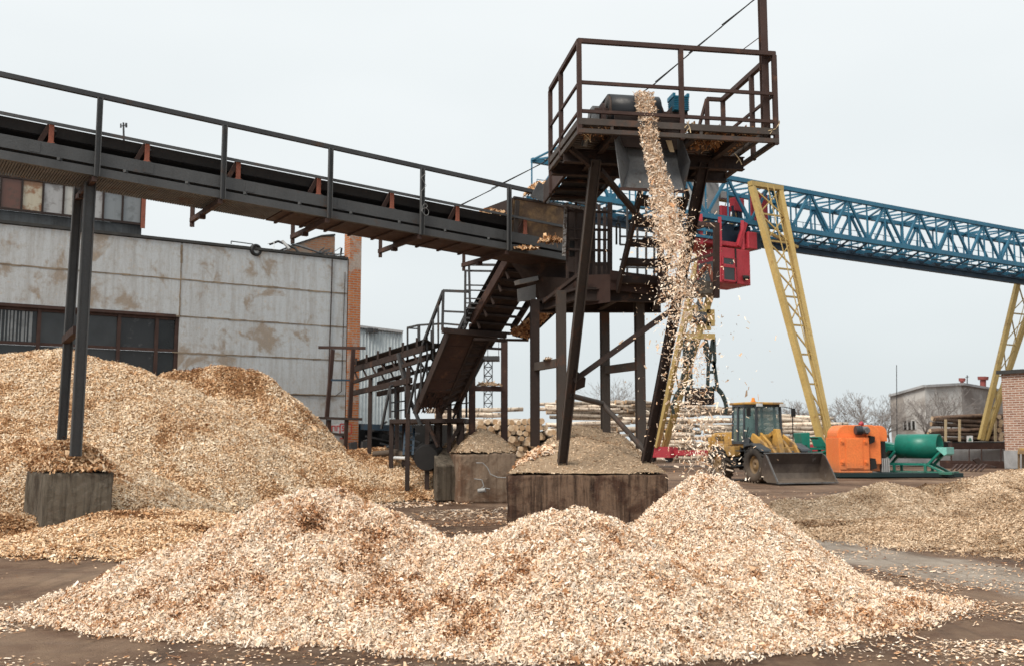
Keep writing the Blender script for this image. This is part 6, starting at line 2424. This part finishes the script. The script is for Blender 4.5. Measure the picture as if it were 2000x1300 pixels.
mb.rev([(.17, -.02), (.20, -.02), (.20, .02), (.17, .02)], (.34, 0, 2.18), (-.4, 0, 1), 20)
B_('steering_wheel', 'seat', mb, bevel=0)
mb = MB()
mb.bar((.7, -.62, 3.05), (.95, -1.0, 2.95), .03, .03)
mb.box(.93, .99, -1.12, -.95, 2.62, 2.95)
B_('mirror', 'interior', mb, bevel=0)
mb = MB()
mb.bar((.7, .62, 3.05), (.95, 1.05, 2.95), .03, .03)
mb.bar((.95, 1.05, 2.95), (.95, 1.05, 1.5), .03, .03)
mb.box(.93, .99, 1.0, 1.18, 2.62, 2.95)
B_('mirror', 'interior', mb, bevel=0)
mb = MB()
for i in range(3):
    mb.box(-.1, .2, -1.02, -.72, .62 + i * .3, .66 + i * .3)
for x in (-.1, .2):
    mb.bar((x, -.76, .55), (x, -.76, 1.4), .03, .03)
mb.bar((.18, -.74, 1.5), (.55, -.80, 2.2), .03, .03)
mb.prism([(.1, -.78, 1.4), (.25, -.78, 1.75), (.62, -.78, 1.8), (.5, -.78, 1.35)], (0, .04, 0))
B_('step', 'motorgrey', mb, bevel=0)
mtx = Matrix.Translation((-1.72, -.728, 1.73)) @ Matrix.Rotation(R(90), 4, 'X')
text_mesh('SDLG', .26, 'lettering', M['interior'], ld, mtx, .004)

M['skid'] = pmat('dark_teal_paint', (.004, .02, .022), (.008, .03, .032), 1.2, .5)
# ------------------------------------------------------------------ orange machine
def frame_at(px, py0, d, rz):
    return Matrix.Translation(pz(px, d, 0)) @ Matrix.Rotation(rz, 4, 'Z')
om = thing('orange_chipper', 'bright orange chipper machine with rounded hood and bolted front door', 'machine', tuple(pz(1640, 45.0, 0)), R(4))
def O_(name, mat, mb, parent=None, bevel=.02):
    return mb.build(name, M[mat], parent or om, local=True, bevel=bevel)
def arch(x0, x1, z0, z1, r, rl_=True, rr=True, y=0, n=8):
    p = [(x0, y, z0), (x1, y, z0)]
    if rr:
        p += [(x1 - r + r * math.cos(a), y, z1 - r + r * math.sin(a)) for a in np.linspace(0, math.pi / 2, n)]
    else:
        p += [(x1, y, z1)]
    if rl_:
        p += [(x0 + r - r * math.sin(a), y, z1 - r + r * math.cos(a)) for a in np.linspace(0, math.pi / 2, n)]
    else:
        p += [(x0, y, z1)]
    return p
sc_ = 45.0 / FPX
W1 = 1.42
mb = MB()
mb.box(.0, W1, -.02, 1.5, .28, 1.80)
mb.prism(arch(.05, 1.95, 1.80, 2.36, .45, True, True, .25), (0, 1.2, 0))
mb.prism(arch(1.35, 2.0, .60, 2.36, .45, False, True, .10), (0, .1, 0))
mb.prism(arch(1.95, 2.50, 1.62, 2.34, .34, False, True, .5), (0, 1.0, 0))
mb.box(W1, 2.02, .35, 1.4, .28, .95)
mb.box(1.30, 1.95, .30, 1.3, 1.05, 1.55)
mb.box(-.02, 1.5, -.06, 1.5, .22, .30)
O_('housing', 'orange', mb, bevel=.025)
mb = MB()
mb.prism(arch(.03, 1.38, .36, 1.80, .12, True, True, -.06), (0, .05, 0))
dr_ = O_('door', 'orange', mb, bevel=.015)
mb = MB()
mb.box(.30, 1.08, -.09, -.06, .42, 1.74)
mb.build('door_panel', M['orange'], dr_, local=True, bevel=.008)
mb = MB()
for x in (.14, 1.22):
    for z in (.70, 1.62):
        mb.tube((x, -.06, z), (x, -.15, z), .055, n=12)
        mb.tube((x, -.06, z), (x, -.075, z), .10, n=16)
        mb.box(x - .07, x + .07, -.085, -.06, z - .13, z + .05)
mb.build('bolt', M['orange'], dr_, local=True)
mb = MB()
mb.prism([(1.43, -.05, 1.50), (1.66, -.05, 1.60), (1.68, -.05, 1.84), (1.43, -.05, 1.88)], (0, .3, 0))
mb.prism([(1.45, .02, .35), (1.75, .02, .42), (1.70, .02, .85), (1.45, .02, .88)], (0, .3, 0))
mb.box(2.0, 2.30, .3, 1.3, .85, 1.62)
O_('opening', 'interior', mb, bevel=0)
mb = MB()
mb.prism(arch(1.50, 2.02, .28, .86, .2, False, True, .34), (0, .04, 0))
O_('curved_cover', 'orange', mb, bevel=.01)
mb = MB()
mb.tube((1.0, .05, 2.12), (1.0, .05, 2.12001), .01)
mb.tube((.80, .0, 2.12), (1.10, .0, 2.12), .19, n=20)
for k in range(8):
    mb.tube((.82 + k * .035, .0, 2.12), (.84 + k * .035, .0, 2.12), .21, n=20)
mo = O_('motor', 'motorgrey', mb, bevel=0)
mb = MB()
mb.tube((1.105, .0, 2.12), (1.36, -.0, 2.12), .18, n=20)
mb.tube((1.25, -.1, 2.12), (1.26, -.24, 2.12), .13, n=20)
mb.build('gear_head', M['zinc'], mo, local=True)
mb = MB()
mb.tube((1.15, .3, 2.36), (1.28, .3, 2.46), .10, n=10)
mb.build('outlet_cap', M['red'], mo, local=True)
mb = MB()
mb.box(-.05, 5.7, -.1, 1.5, .02, .21)
O_('skid', 'skid', mb, bevel=.02)
mb = MB()
for k in range(4):
    mb.box(2.06 + k * .10, 2.12 + k * .10, .2, .9, .25, .86)
O_('radiator', 'lightpanel', mb, bevel=0)

# ------------------------------------------------------------------ green feeder with drum
gm = thing('green_feeder', 'green feed table with open drum on scissor legs beside the orange machine', 'machine', tuple(pz(1724, 46.9, 0)), R(-40))
def Gb(name, mat, mb, parent=None, bevel=.015):
    return mb.build(name, M[mat], parent or gm, local=True, bevel=bevel)
mb = MB()
mb.rev([(.52, 0), (.56, 0), (.56, 1.85), (.52, 1.85)], (.62, .5, 1.40), (1, .0, 0), 40)
Gb('drum', 'green', mb, bevel=0)
mb = MB()
mb.rev([(.02, 0), (.515, 0), (.515, .02), (.02, .02)], (.9, .5, 1.40), (1, 0, 0), 32)
Gb('drum_back', 'interior', mb, bevel=0)
mb = MB()
mb.prism([(-.22, 0, .95), (-.22, 0, 1.42), (.02, 0, 1.60), (.65, 0, 1.46), (1.0, 0, 1.40), (1.0, 0, 1.30), (.2, 0, 1.26), (-.12, 0, .85)], (0, 1.0, 0))
Gb('infeed_chute', 'green', mb)
mb = MB()
mb.prism([(-.1, -.02, .95), (.25, -.02, 1.40), (2.7, -.02, 1.38), (2.78, -.02, 1.20), (.3, -.02, 1.20), (-.05, -.02, .88)], (0, .08, 0))
mb.prism([(-.1, .95, .95), (.25, .95, 1.32), (2.7, .95, 1.32), (2.78, .95, 1.22), (.3, .95, 1.22), (-.05, .95, .88)], (0, .08, 0))
for k in range(8):
    mb.box(.3 + k * .3, .42 + k * .3, 0, 1, 1.20, 1.26)
Gb('table_beam', 'green', mb)
mb = MB()
mb.prism([(2.42, -.04, 1.34), (2.92, -.04, 1.36), (2.92, -.04, 1.05), (2.80, -.04, .98)], (0, 1.1, 0))
Gb('end_plate', 'lgreen', mb)
for nm, pts in (('scissor_arm', [((.62, 1.18), (.10, .58)), ((2.62, 1.16), (2.0, .52)), ((2.05, .56), (2.85, .16))]),):
    for a, b in pts:
        for y in (.06, .94):
            mb = MB()
            mb.bar((a[0], y, a[1]), (b[0], y, b[1]), .10, .20, up=(0, 1, 0))
            Gb(nm, 'green', mb)
mb = MB()
mb.bar((-.25, .0, .20), (3.1, .0, .20), .12, .13)
mb.bar((-.25, 1.0, .20), (3.1, 1.0, .20), .12, .13)
mb.bar((-.1, .0, .58), (2.0, .0, .58), .10, .10)
mb.bar((-.1, 1.0, .58), (2.0, 1.0, .58), .10, .10)
for x in (-.1, .55, 1.95):
    for y in (0, 1.0):
        mb.bar((x, y, .2), (x, y, .6), .12, .12)
for x in (-.1, 1.5, 3.0):
    mb.bar((x, 0, .2), (x, 1, .2), .12, .12)
Gb('base_frame', 'green', mb)
mb = MB()
for k in range(16):
    x = random.uniform(.5, 2.5)
    mb.bar((x, random.uniform(.1, .8), random.uniform(.9, 1.15)), (x + random.uniform(-.3, .3), random.uniform(.1, .8), random.uniform(.85, 1.15)), .05, .05)
Gb('hose_work', 'zinc', mb, bevel=0)

g2 = thing('green_hopper', 'green steel hopper frame standing behind the loader bucket left of the orange machine', 'machine', tuple(pz(1585, 48, 0)), R(4))
def G2(name, mat, mb, bevel=.015):
    return mb.build(name, M[mat], g2, local=True, bevel=bevel)
mb = MB()
mb.box(-1.0, .95, 0, 1.2, 1.22, 1.34)
mb.box(-.1, -.03, -.03, 1.2, 1.3, 2.05)
mb.prism([(-.35, 0, 1.34), (-.45, 0, 2.02), (-.05, 0, 2.05), (-.05, 0, 1.34)], (0, 1.1, 0))
G2('hopper_plate', 'green', mb)
mb = MB()
mb.box(-.05, .55, -.02, 1.1, 1.78, 1.84)
mb.prism([(.35, -.02, 1.80), (.80, -.02, 1.22), (.90, -.02, 1.26), (.55, -.02, 1.82)], (0, 1.1, 0))
mb.prism([(.05, -.01, 1.72), (.45, -.01, 1.72), (.75, -.01, 1.36), (.15, -.01, 1.36)], (0, .03, 0))
G2('brace_plate', 'green', mb)
mb = MB()
for x in (-.9, .0, .85):
    for y in (.05, 1.1):
        mb.bar((x, y, 0), (x, y, 1.25), .14, .14)
mb.bar((-.9, .05, .6), (.85, .05, 1.2), .1, .1)
mb.box(-1.0, .95, .05, 1.1, .85, 1.15)
G2('frame', 'green', mb)
mb = MB()
for k in range(5):
    mb.tube((-.95 + k * .18, .0, 1.40), (-.95 + k * .18, 1.0, 1.40), .07, n=8)
G2('roller', 'motorgrey', mb)

# ------------------------------------------------------------------ log stacks
def log_mesh(L, r, seed, bark):
    rr = random.Random(seed)
    n, m = 10, 7
    vs, fs, mi, sm = [], [], [], []
    off = [(rr.uniform(-.03, .03), rr.uniform(-.03, .03)) for _ in range(m)]
    for i in range(m):
        t = i / (m - 1)
        rad = r * (1.08 - .16 * t)
        for k in range(n):
            a = 2 * math.pi * k / n
            q = rad * (1 + rr.uniform(-.05, .05))
            vs.append((t * L - L / 2, off[i][0] + q * math.cos(a), off[i][1] + q * math.sin(a)))
    for i in range(m - 1):
        for k in range(n):
            fs.append((i * n + k, i * n + (k + 1) % n, (i + 1) * n + (k + 1) % n, (i + 1) * n + k)); mi.append(0); sm.append(True)
    fs.append(tuple(range(n))[::-1]); mi.append(1); sm.append(False)
    fs.append(tuple(range((m - 1) * n, m * n))); mi.append(1); sm.append(False)
    me = bpy.data.meshes.new('log')
    me.from_pydata(vs, [], fs)
    me.materials.append(M[bark]); me.materials.append(M['logend'])
    me.polygons.foreach_set('material_index', mi)
    me.polygons.foreach_set('use_smooth', sm)
    bm = bmesh.new(); bm.from_mesh(me); bmesh.ops.recalc_face_normals(bm, faces=bm.faces); bm.to_mesh(me); bm.free()
    return me
birch = [log_mesh(5.2, .15, 20 + i, 'birch') for i in range(5)]
short = [log_mesh(3.6, .15, 40 + i, 'birch') for i in range(5)]
dark = [log_mesh(4.6, .17, 60 + i, 'darkbark') for i in range(4)]
lrnd = random.Random(9)
def put_log(me, c, yaw, pitch=0.0, s=1.0, label='', group=''):
    o = bpy.data.objects.new('log', me)
    COL.objects.link(o)
    o.location = c
    o.rotation_euler = (lrnd.uniform(0, 6.28), pitch, yaw)
    o.scale = (lrnd.uniform(.72, 1.08) if 'birch log lying' in label or 'long pale' in label else 1, s, s)
    o['label'], o['category'], o['group'] = label, 'log', group
    return o
# stack showing its cut ends (logs point toward us)
lab = 'birch log showing its round cut end in the stack between the posts'
e0, e1 = pz(912, 46.0, 0), pz(1112, 46.5, 0)
dirn = (e1 - e0).normalized()
yaw_e = math.atan2(.97, -.24)
r_ = .138
ncol = int((e1 - e0).length / (2 * r_ * 1.02))
for row in range(11):
    for c in range(ncol):
        f = c / ncol
        top = 10.0 - 1.2 * abs(f - .55) * 2 - (2.2 if f > .86 else 0) + lrnd.uniform(-.5, .5)
        if row > top:
            continue
        p = e0 + dirn * ((c + .5 * (row % 2)) * 2 * r_ * 1.02 + lrnd.uniform(-.04, .04)) + ZZ * (r_ + row * r_ * 1.76 + lrnd.uniform(-.02, .03) + .15)
        ax = Vector((math.cos(yaw_e), math.sin(yaw_e), 0))
        put_log(lrnd.choice(short), p + ax * (1.8 + lrnd.uniform(-.25, .25)), yaw_e + lrnd.uniform(-.04, .04), lrnd.uniform(-.02, .02), lrnd.uniform(.62, 1.02), lab, 'logs stacked end-on')
# long stack lying across the view
lab2 = 'long pale birch log lying lengthwise in the big stack behind the loader'
f0 = pz(1090, 62.5, 0)
yaw_s = math.atan2(.20, 1.0)
axs = Vector((math.cos(yaw_s), math.sin(yaw_s), 0))
pers = Vector((-axs.y, axs.x, 0))
cnt = 0
for colm in range(3):
    for row in range(17):
        for dep in range(2):
            if dep == 1 and row < 13:
                continue
            if colm == 2 and row > 13 + lrnd.uniform(-1, 1):
                continue
            p = f0 + axs * (2.4 + colm * 4.9 + lrnd.uniform(-.7, .7)) + pers * (dep * .7 + row * .13 + lrnd.uniform(-.3, .3)) + ZZ * (.30 + row * .217 + lrnd.uniform(-.08, .08) + (.12 if colm == 0 else 0))
            put_log(lrnd.choice(birch), p, yaw_s + lrnd.uniform(-.09, .09), lrnd.uniform(-.035, .035), lrnd.uniform(.62, 1.1), lab2, 'logs stacked lengthwise')
            cnt += 1
for k in range(26):                                    # loose logs on top and on the right-hand end of the stack
    f = lrnd.random()
    p = f0 + axs * (1.5 + f * 12.5) + pers * (2.3 + lrnd.uniform(-.3, .8)) + ZZ * (4.0 + lrnd.uniform(-.1, .15) - .35 * (f > .6))
    put_log(lrnd.choice(birch), p, yaw_s + lrnd.uniform(-.35, .35), lrnd.uniform(-.06, .06), lrnd.uniform(.5, 1.0), lab2, 'logs stacked lengthwise')
lab3 = 'pale birch log in the low far stack right of the loader cab'
f1 = pz(1545, 72, 0)
for row in range(8):
    for k in range(2):
        p = f1 + axs * (k * 4.0 - .4 * row * k + lrnd.uniform(-.5, .5)) + pers * (row * .15) + ZZ * (1.4 + row * .29)
        put_log(lrnd.choice(birch), p, yaw_s + lrnd.uniform(-.1, .1), lrnd.uniform(-.05, .05), lrnd.uniform(.8, 1.2), lab3, 'logs in the far stack')
lab4 = 'pale birch log lying behind the left end of the end-on log stack'
f2 = pz(905, 56, 0)
for row in range(11):
    for k in range(1):
        p = f2 + axs * (1.0 + k * 4.2 + lrnd.uniform(-.5, .5)) + pers * (row * .1) + ZZ * (.4 + row * .30)
        put_log(lrnd.choice(birch), p, yaw_s + lrnd.uniform(-.05, .05), lrnd.uniform(-.03, .03), lrnd.uniform(.8, 1.2), lab4, 'logs behind the end-on stack')
# bunk of dark logs at the right, held by pale posts
lab5 = 'dark brown log held by pale posts beside the brown brick building'
dB = 69.0
zb5 = pt(1850, 862, dB).z
b0, b1 = pz(1843, dB, 0), pz(1966, dB + 1.0, 0)
bx = (b1 - b0).normalized()
yaw_b = math.atan2(bx.y, bx.x)
perb = Vector((-bx.y, bx.x, 0))
for row in range(6):
    for k in range(2):
        p = b0 + bx * (1.6 + k * 2.0 + lrnd.uniform(-.3, .3)) + perb * (.35 + k * .35) + ZZ * (zb5 + .2 + row * .31)
        put_log(lrnd.choice(dark), p, yaw_b + lrnd.uniform(-.04, .04), lrnd.uniform(-.06, .06), lrnd.uniform(.75, 1.05), lab5, 'dark logs between pale posts')
for k in range(6):
    p = b1 + bx * (-.35 + lrnd.uniform(-.1, .1)) + perb * (-.1) + ZZ * (zb5 + .22 + k * .30)
    put_log(lrnd.choice(dark), p + perb * 2.0, yaw_b + 1.45, 0, lrnd.uniform(.8, 1.1), 'dark log with its pale cut end facing out at the right of the bunk', 'end-on logs at the bunk')
for i, x in enumerate((1847, 1874, 1944)):
    mb = MB()
    mb.bar(pt(x, 861, dB - .25), pt(x, 818, dB - .25), .16, .12)
    single(mb, 'bunk_post', M['tan_post'], ['pale upright post at the left end of the dark log bunk', 'pale upright post left of the crane leg at the dark log bunk', 'pale upright post right of the crane leg at the dark log bunk'][i], 'post', 'pale posts of the log bunk')

# ------------------------------------------------------------------ right background
# low grey wall with brown top beam, carrying the log bunk
lwz = pt(1800, 877, 66).z
wall0, wall1 = pz(1700, 66.5, 0), pz(1972, 67.5, 0)
wd_ = (wall1 - wall0).normalized()
wn_ = Vector((-wd_.y, wd_.x, 0))
mb = MB()
mb.hexa([wall0, wall1, wall1 + wn_ * 8, wall0 + wn_ * 8, wall0 + ZZ * lwz, wall1 + ZZ * lwz, wall1 + wn_ * 8 + ZZ * lwz, wall0 + wn_ * 8 + ZZ * lwz])
rw = single(mb, 'retaining_wall', M['plinth'], 'low grey concrete retaining wall under the dark log bunk', 'wall', bevel=.03)
mb = MB()
mb.bar(pz(1855, 66.2, lwz + .22), pz(1970, 67.2, lwz + .22), .35, .42)
single(mb, 'timber_beam', M['brown'], 'dark brown beam lying on the grey retaining wall', 'beam')
mb = MB()
za_ = lwz + .45
mb.hexa([b0 - wd_ * .3 + ZZ * (lwz + .02), b1 + ZZ * (lwz + .02), b1 + wn_ * 3 + ZZ * (lwz + .02), b0 - wd_ * .3 + wn_ * 3 + ZZ * (lwz + .02)] +
        [q + ZZ * max(.2, zb5) for q in (b0 - wd_ * .3, b1, b1 + wn_ * 3, b0 - wd_ * .3 + wn_ * 3)])
single(mb, 'log_bunk', M['interior'], 'dark low bunk carrying the dark brown logs', 'log bunk')
# red rail fence
rfz = thing('red_fence', 'thin dark red steel fence before the grey retaining wall', 'fence', tuple(pz(1900, 62, 0)))
for x in (1858, 1982):
    mb = MB()
    mb.bar(pz(x, 62, 0), pt(x, 862, 62), .08, .08)
    mb.build('post', M['brown'], rfz)
for x in (1820, 1893, 1917, 1955):
    mb = MB()
    mb.bar(pz(x, 62, 0), pt(x, 874, 62), .05, .05)
    mb.build('post', M['brown'], rfz)
mb = MB()
mb.bar(pt(1836, 901, 62), pt(2010, 903, 62), .12, .16)
mb.bar(pt(1836, 906, 62), pt(2010, 908, 62), .1, .5)
mb.build('rail', M['brown'], rfz)
ss = thing('exit_sign', 'white square sign with green figure on the thin post before the dark log bunk', 'sign', tuple(pt(1894, 862, 61.5)))
mb = MB()
mb.hexa([pt(1888, 862, 61.5), pt(1900, 862, 61.5), pt(1900, 862, 61.55), pt(1888, 862, 61.55), pt(1888, 850, 61.5), pt(1900, 850, 61.5), pt(1900, 850, 61.55), pt(1888, 850, 61.55)])
mb.build('sign_plate', M['white'], ss)
mb = MB()
mb.prism([pt(1891, 860, 61.48), pt(1898, 860, 61.48), pt(1897, 856, 61.48), pt(1894.5, 853, 61.48), pt(1892.5, 856, 61.48)], (0, -.01, 0))
mb.build('sign_symbol', M['green'], ss)
mb = MB()
for k in range(7):
    x = 1858 + k * 9.5
    mb.bar(pz(x, 55 - k * .2, .05), pt(x + 12, 906, 56.5), .09, .07)
mb.bar(pt(1862, 907, 56.4), pt(1935, 908, 56), .07, .07)
single(mb, 'steel_grid', M['brown'], 'rusty ladder-like steel grid lying before the red fence', 'steel grid')
mb = MB()
mb.plate([pt(1899, 896, 58), pt(1910, 893, 58), pt(1918, 903, 58), pt(1912, 908, 58)], .2)
mb.bar(pt(1915, 905, 58), pt(1945, 912, 57), .1, .1)
single(mb, 'scrap_bracket', M['dbrown'], 'dark bent scrap bracket lying by the rusty steel grid', 'scrap')
mb = MB()
mb.hexa([pz(1987, 58, .9), pz(2010, 58, .9), pz(2010, 59.5, .9), pz(1987, 59.5, .9), pz(1989, 58.1, 1.25), pz(2010, 58.1, 1.25), pz(2010, 59.3, 1.25), pz(1989, 59.3, 1.25)])
mb.bar(pz(1990, 58.2, 0), pz(1990, 58.2, .9), .1)
mb.bar(pz(2006, 58.2, 0), pz(2006, 58.2, .9), .1)
mb.bar(pz(1998, 59.2, 0), pz(1998, 59.2, .9), .1)
single(mb, 'yellow_bin', M['lyellow'], 'small yellow box on legs by the brown brick building', 'box')
M['ventred'] = pmat('dull_red_vent', (.24, .055, .05), (.30, .08, .07), 4, .7)
# grey workshop
gb = thing('grey_workshop', 'far grey rendered workshop with ridged gable and three dark narrow windows', 'building', tuple(pz(1850, 105, 0)))
dW = 105.0
A0, A1, A2, A3 = pz(1743, 108, 0), pz(1812, 104, 0), pz(1884, 106, 0), pz(1975, 118, 0)
tops = [pt(1745, 774, 108).z, pt(1812, 755, 104).z, pt(1884, 751, 106).z, pt(1968, 766, 118).z]
mb = MB()
back = Vector((17, 34, 0))
ps_ = [A0, A1, A2, A3]
M['wall_f2'] = concrete_mat('pale_rendered_bay', (.40, .39, .375), (.50, .50, .49), (.36, .34, .32), (.30, .28, .26), None, .4, .3)
M['wall_f3'] = concrete_mat('brown_rendered_bay', (.19, .165, .15), (.27, .25, .235), (.42, .41, .40), (.18, .16, .15), None, .3, .3)
for i, mm in enumerate(('wall_far', 'wall_f2', 'wall_f3')):
    mb = MB()
    a, b = ps_[i], ps_[i + 1]
    q_ = [a, b, b + back, a + back]
    zz_ = [tops[i], tops[i + 1], tops[i + 1], tops[i]]
    mb.hexa(q_ + [Vector((p.x, p.y, z)) for p, z in zip(q_, zz_)])
    mb.build('wall', M[mm], gb)
mb = MB()
for i in range(3):
    a, b = ps_[i], ps_[i + 1]
    mb.bar(Vector((a.x, a.y - .1, tops[i] + .1)), Vector((b.x, b.y - .1, tops[i + 1] + .1)), .5, .25)
mb.build('roof_edge', M['plinth'], gb)
for x in (1772, 1780.5, 1788.5):
    mb = MB()
    q = A0.lerp(A1, (x - 1743) / 69.0)
    n_ = Vector(((A1 - A0).y, -(A1 - A0).x, 0)).normalized()
    z0, z1 = pt(x, 838, q.y).z, pt(x, 821, q.y).z
    e = (A1 - A0).normalized() * .17
    mb.hexa([q - e + n_ * .06 + ZZ * z0, q + e + n_ * .06 + ZZ * z0, q + e - n_ * .05 + ZZ * z0, q - e - n_ * .05 + ZZ * z0, q - e + n_ * .06 + ZZ * z1, q + e + n_ * .06 + ZZ * z1, q + e - n_ * .05 + ZZ * z1, q - e - n_ * .05 + ZZ * z1])
    w_ = mb.build('window', M['interior'], gb)
    mb = MB()
    for s in (-1, 1):
        mb.bar(q + e * 1.35 * s + n_ * .05 + ZZ * z0, q + e * 1.35 * s + n_ * .05 + ZZ * (z1 + .05), .11, .1)
    mb.build('frame', M['white'], w_)
for x, y0, y1, r in ((1879, 738, 752, .28), (1920, 735, 757, .45)):
    mb = MB()
    mb.tube(pt(x, y1 + 2, 112), pt(x, y0 + 4, 112), r * .7, n=10)
    mb.tube(pt(x, y0 + 6, 112), pt(x, y0, 112), r * 1.2, r * 1.3, n=10)
    mb.build('vent_stack', M['ventred'], gb)
mb = MB()
mb.tube(pz(1752, 106, 0), pt(1751, 712, 106), .06, .04, n=5)
mb.build('lightning_rod', M['dgrey'], gb)
mb = MB()
mb.tube(pt(1889, 758, 112), pt(1889, 732, 112), .06, n=5)
mb.bar(pt(1886, 736, 112), pt(1892, 735, 112), .07)
mb.build('antenna', M['dgrey'], gb)
# brick building at the right edge (runs along U as well)
bb = thing('brick_building', 'brown brick building with dark cornice and grey plinth at the right edge', 'building', tuple(pz(1990, 60, 0)))
q0 = pz(1965, 61, 0)
zb_t = pt(1965, 730, 61).z
q1 = q0 + U * 9
mb = MB()
zp_ = pt(1965, 879, 61).z
mb.hexa([q0 + ZZ * zp_, q1 + ZZ * zp_, q1 - V * 14 + ZZ * zp_, q0 - V * 14 + ZZ * zp_, q0 + ZZ * zb_t, q1 + ZZ * zb_t, q1 - V * 14 + ZZ * zb_t, q0 - V * 14 + ZZ * zb_t])
mb.build('wall', M['brick_far'], bb)
mb = MB()
o_ = V * .06 - U * .06
mb.hexa([q0 + o_, q1 + o_, q1 - V * 14, q0 - U * .06 - V * 14, q0 + o_ + ZZ * (zp_ - .003), q1 + o_ + ZZ * (zp_ - .003), q1 - V * 14 + ZZ * (zp_ - .003), q0 - U * .06 - V * 14 + ZZ * (zp_ - .003)])
mb.build('plinth', M['plinth'], bb)
mb = MB()
o_ = V * .2 - U * .2
mb.hexa([q0 + o_ + ZZ * zb_t, q1 + o_ + ZZ * zb_t, q1 - V * 14.2 + ZZ * zb_t, q0 - U * .2 - V * 14.2 + ZZ * zb_t] + [k + ZZ * (zb_t + .22) for k in (q0 + o_, q1 + o_, q1 - V * 14.2, q0 - U * .2 - V * 14.2)])
mb.build('cornice', M['tarfelt'], bb)
# lattice mast
lm = thing('lattice_mast', 'thin grey lattice mast rising behind the logs left of the posts', 'mast', tuple(pz(953, 64, 0)))
mb = MB()
w2 = .52
for a, b in ((-1, -1), (1, -1), (1, 1), (-1, 1)):
    q = pz(953, 64, 0) + Vector((a * w2 / 2, b * w2 / 2, 0))
    mb.bar(q, q + ZZ * 7.0, .05, .05)
for k in range(12):
    z = k * .58
    q = pz(953, 64, 0)
    for s in (-1, 1):
        mb.bar(q + Vector((-w2 / 2, s * w2 / 2, z)), q + Vector((w2 / 2, s * w2 / 2, z + .58)), .03, .03)
        mb.bar(q + Vector((w2 / 2, s * w2 / 2, z)), q + Vector((-w2 / 2, s * w2 / 2, z + .58)), .03, .03)
        mb.bar(q + Vector((-w2 / 2, s * w2 / 2, z)), q + Vector((w2 / 2, s * w2 / 2, z)), .03, .03)
mb.build('tower', M['dgrey'], lm)
mb = MB()
z = pt(953, 700, 64).z
q = pz(953, 64, z)
mb.obox(q, (.75, 0, 0), (0, .6, 0), (0, 0, .14))
for a in (-.7, 0, .7):
    mb.bar(q + Vector((a, -.55, 0)), q + Vector((a, -.55, 1.1)), .04, .04)
mb.bar(q + Vector((-.7, -.55, 1.1)), q + Vector((.7, -.55, 1.1)), .04, .04)
mb.bar(q + Vector((-.7, -.55, .6)), q + Vector((.7, -.55, .6)), .04, .04)
mb.build('balcony', M['dgrey'], lm)

# ------------------------------------------------------------------ bare trees
def bare_tree(base, hgt, spread, seed, label, lean=0, depth=5, n0=3, tw=.018):
    rr = random.Random(seed)
    t = thing('bare_tree', label, 'tree', tuple(base), 0, 'leafless trees')
    tr_, cr_ = MB(), MB()
    def grow(p, d, L, r, lev):
        steps = 3 if lev < 3 else 2
        for k in range(steps):
            d = (d + Vector((rr.gauss(0, .12), rr.gauss(0, .12), rr.gauss(.02, .08)))).normalized()
            q = p + d * (L / steps)
            r2 = max(tw, r * (.86 if lev else .88))
            (tr_ if lev < 2 else cr_).tube(p, q, r, r2, n=6 if lev < 2 else 3, caps=False)
            p, r = q, r2
            if lev < depth - 1 and k < steps - 1 and lev > 0 and rr.random() < .75:
                a = (d + Vector((rr.gauss(0, .6), rr.gauss(0, .6), rr.gauss(.15, .3)))).normalized()
                grow(p, a, L * rr.uniform(.5, .75), r * .6, lev + 1)
        if lev < depth:
            for _ in range(n0 if lev < 4 else 2):
                a = (d + Vector((rr.gauss(0, .5 * spread), rr.gauss(0, .5 * spread), rr.gauss(.12, .25)))).normalized()
                grow(p, a, L * rr.uniform(.6, .85), r * .68, lev + 1)
    grow(Vector(base), Vector((lean, 0, 1)).normalized(), hgt * .30, hgt * .022, 0)
    tr_.build('trunk', M['bark'], t)
    cr_.build('crown', M['twig'], t)
trees = [
    (1187, 120, 10.0, 1.2, 'faint leafless tree rising behind the logs between the two right posts'),
    (1545, 92, 6.0, 1.2, 'leafless tree just right of the loader cab'),
    (1575, 100, 5.4, 1.3, 'small leafless tree between the loader cab and the crane leg'),
    (1632, 98, 6.4, 1.2, 'leafless tree just right of the near yellow crane leg'),
    (1655, 104, 6.2, 1.3, 'leafless tree above the middle of the orange machine'),
    (1684, 95, 7.0, 1.0, 'taller leafless tree above the right end of the orange machine'),
    (1714, 108, 6.6, 1.3, 'leafless tree above the gap between orange and green machines'),
    (1738, 100, 6.2, 1.1, 'leafless tree against the left corner of the far grey workshop'),
    (1845, 92, 7.4, 1.0, 'leafless tree before the pale bay of the far grey workshop'),
    (1815, 90, 6.0, 1.1, 'low leafless tree before the grey workshop wall right of its windows'),
    (1602, 108, 6.2, 1.3, 'leafless tree right behind the near yellow crane leg'),
]
for i, (x, d, h_, sp, lb) in enumerate(trees):
    bare_tree(pz(x, d, 0), h_, sp, 100 + i, lb, 0, 5, 3, .014)
# far low strip of scrub along the horizon behind the yard

print('LOGS', sum(1 for o in bpy.data.objects if o.name.startswith('log') and o.get('category') == 'log'))
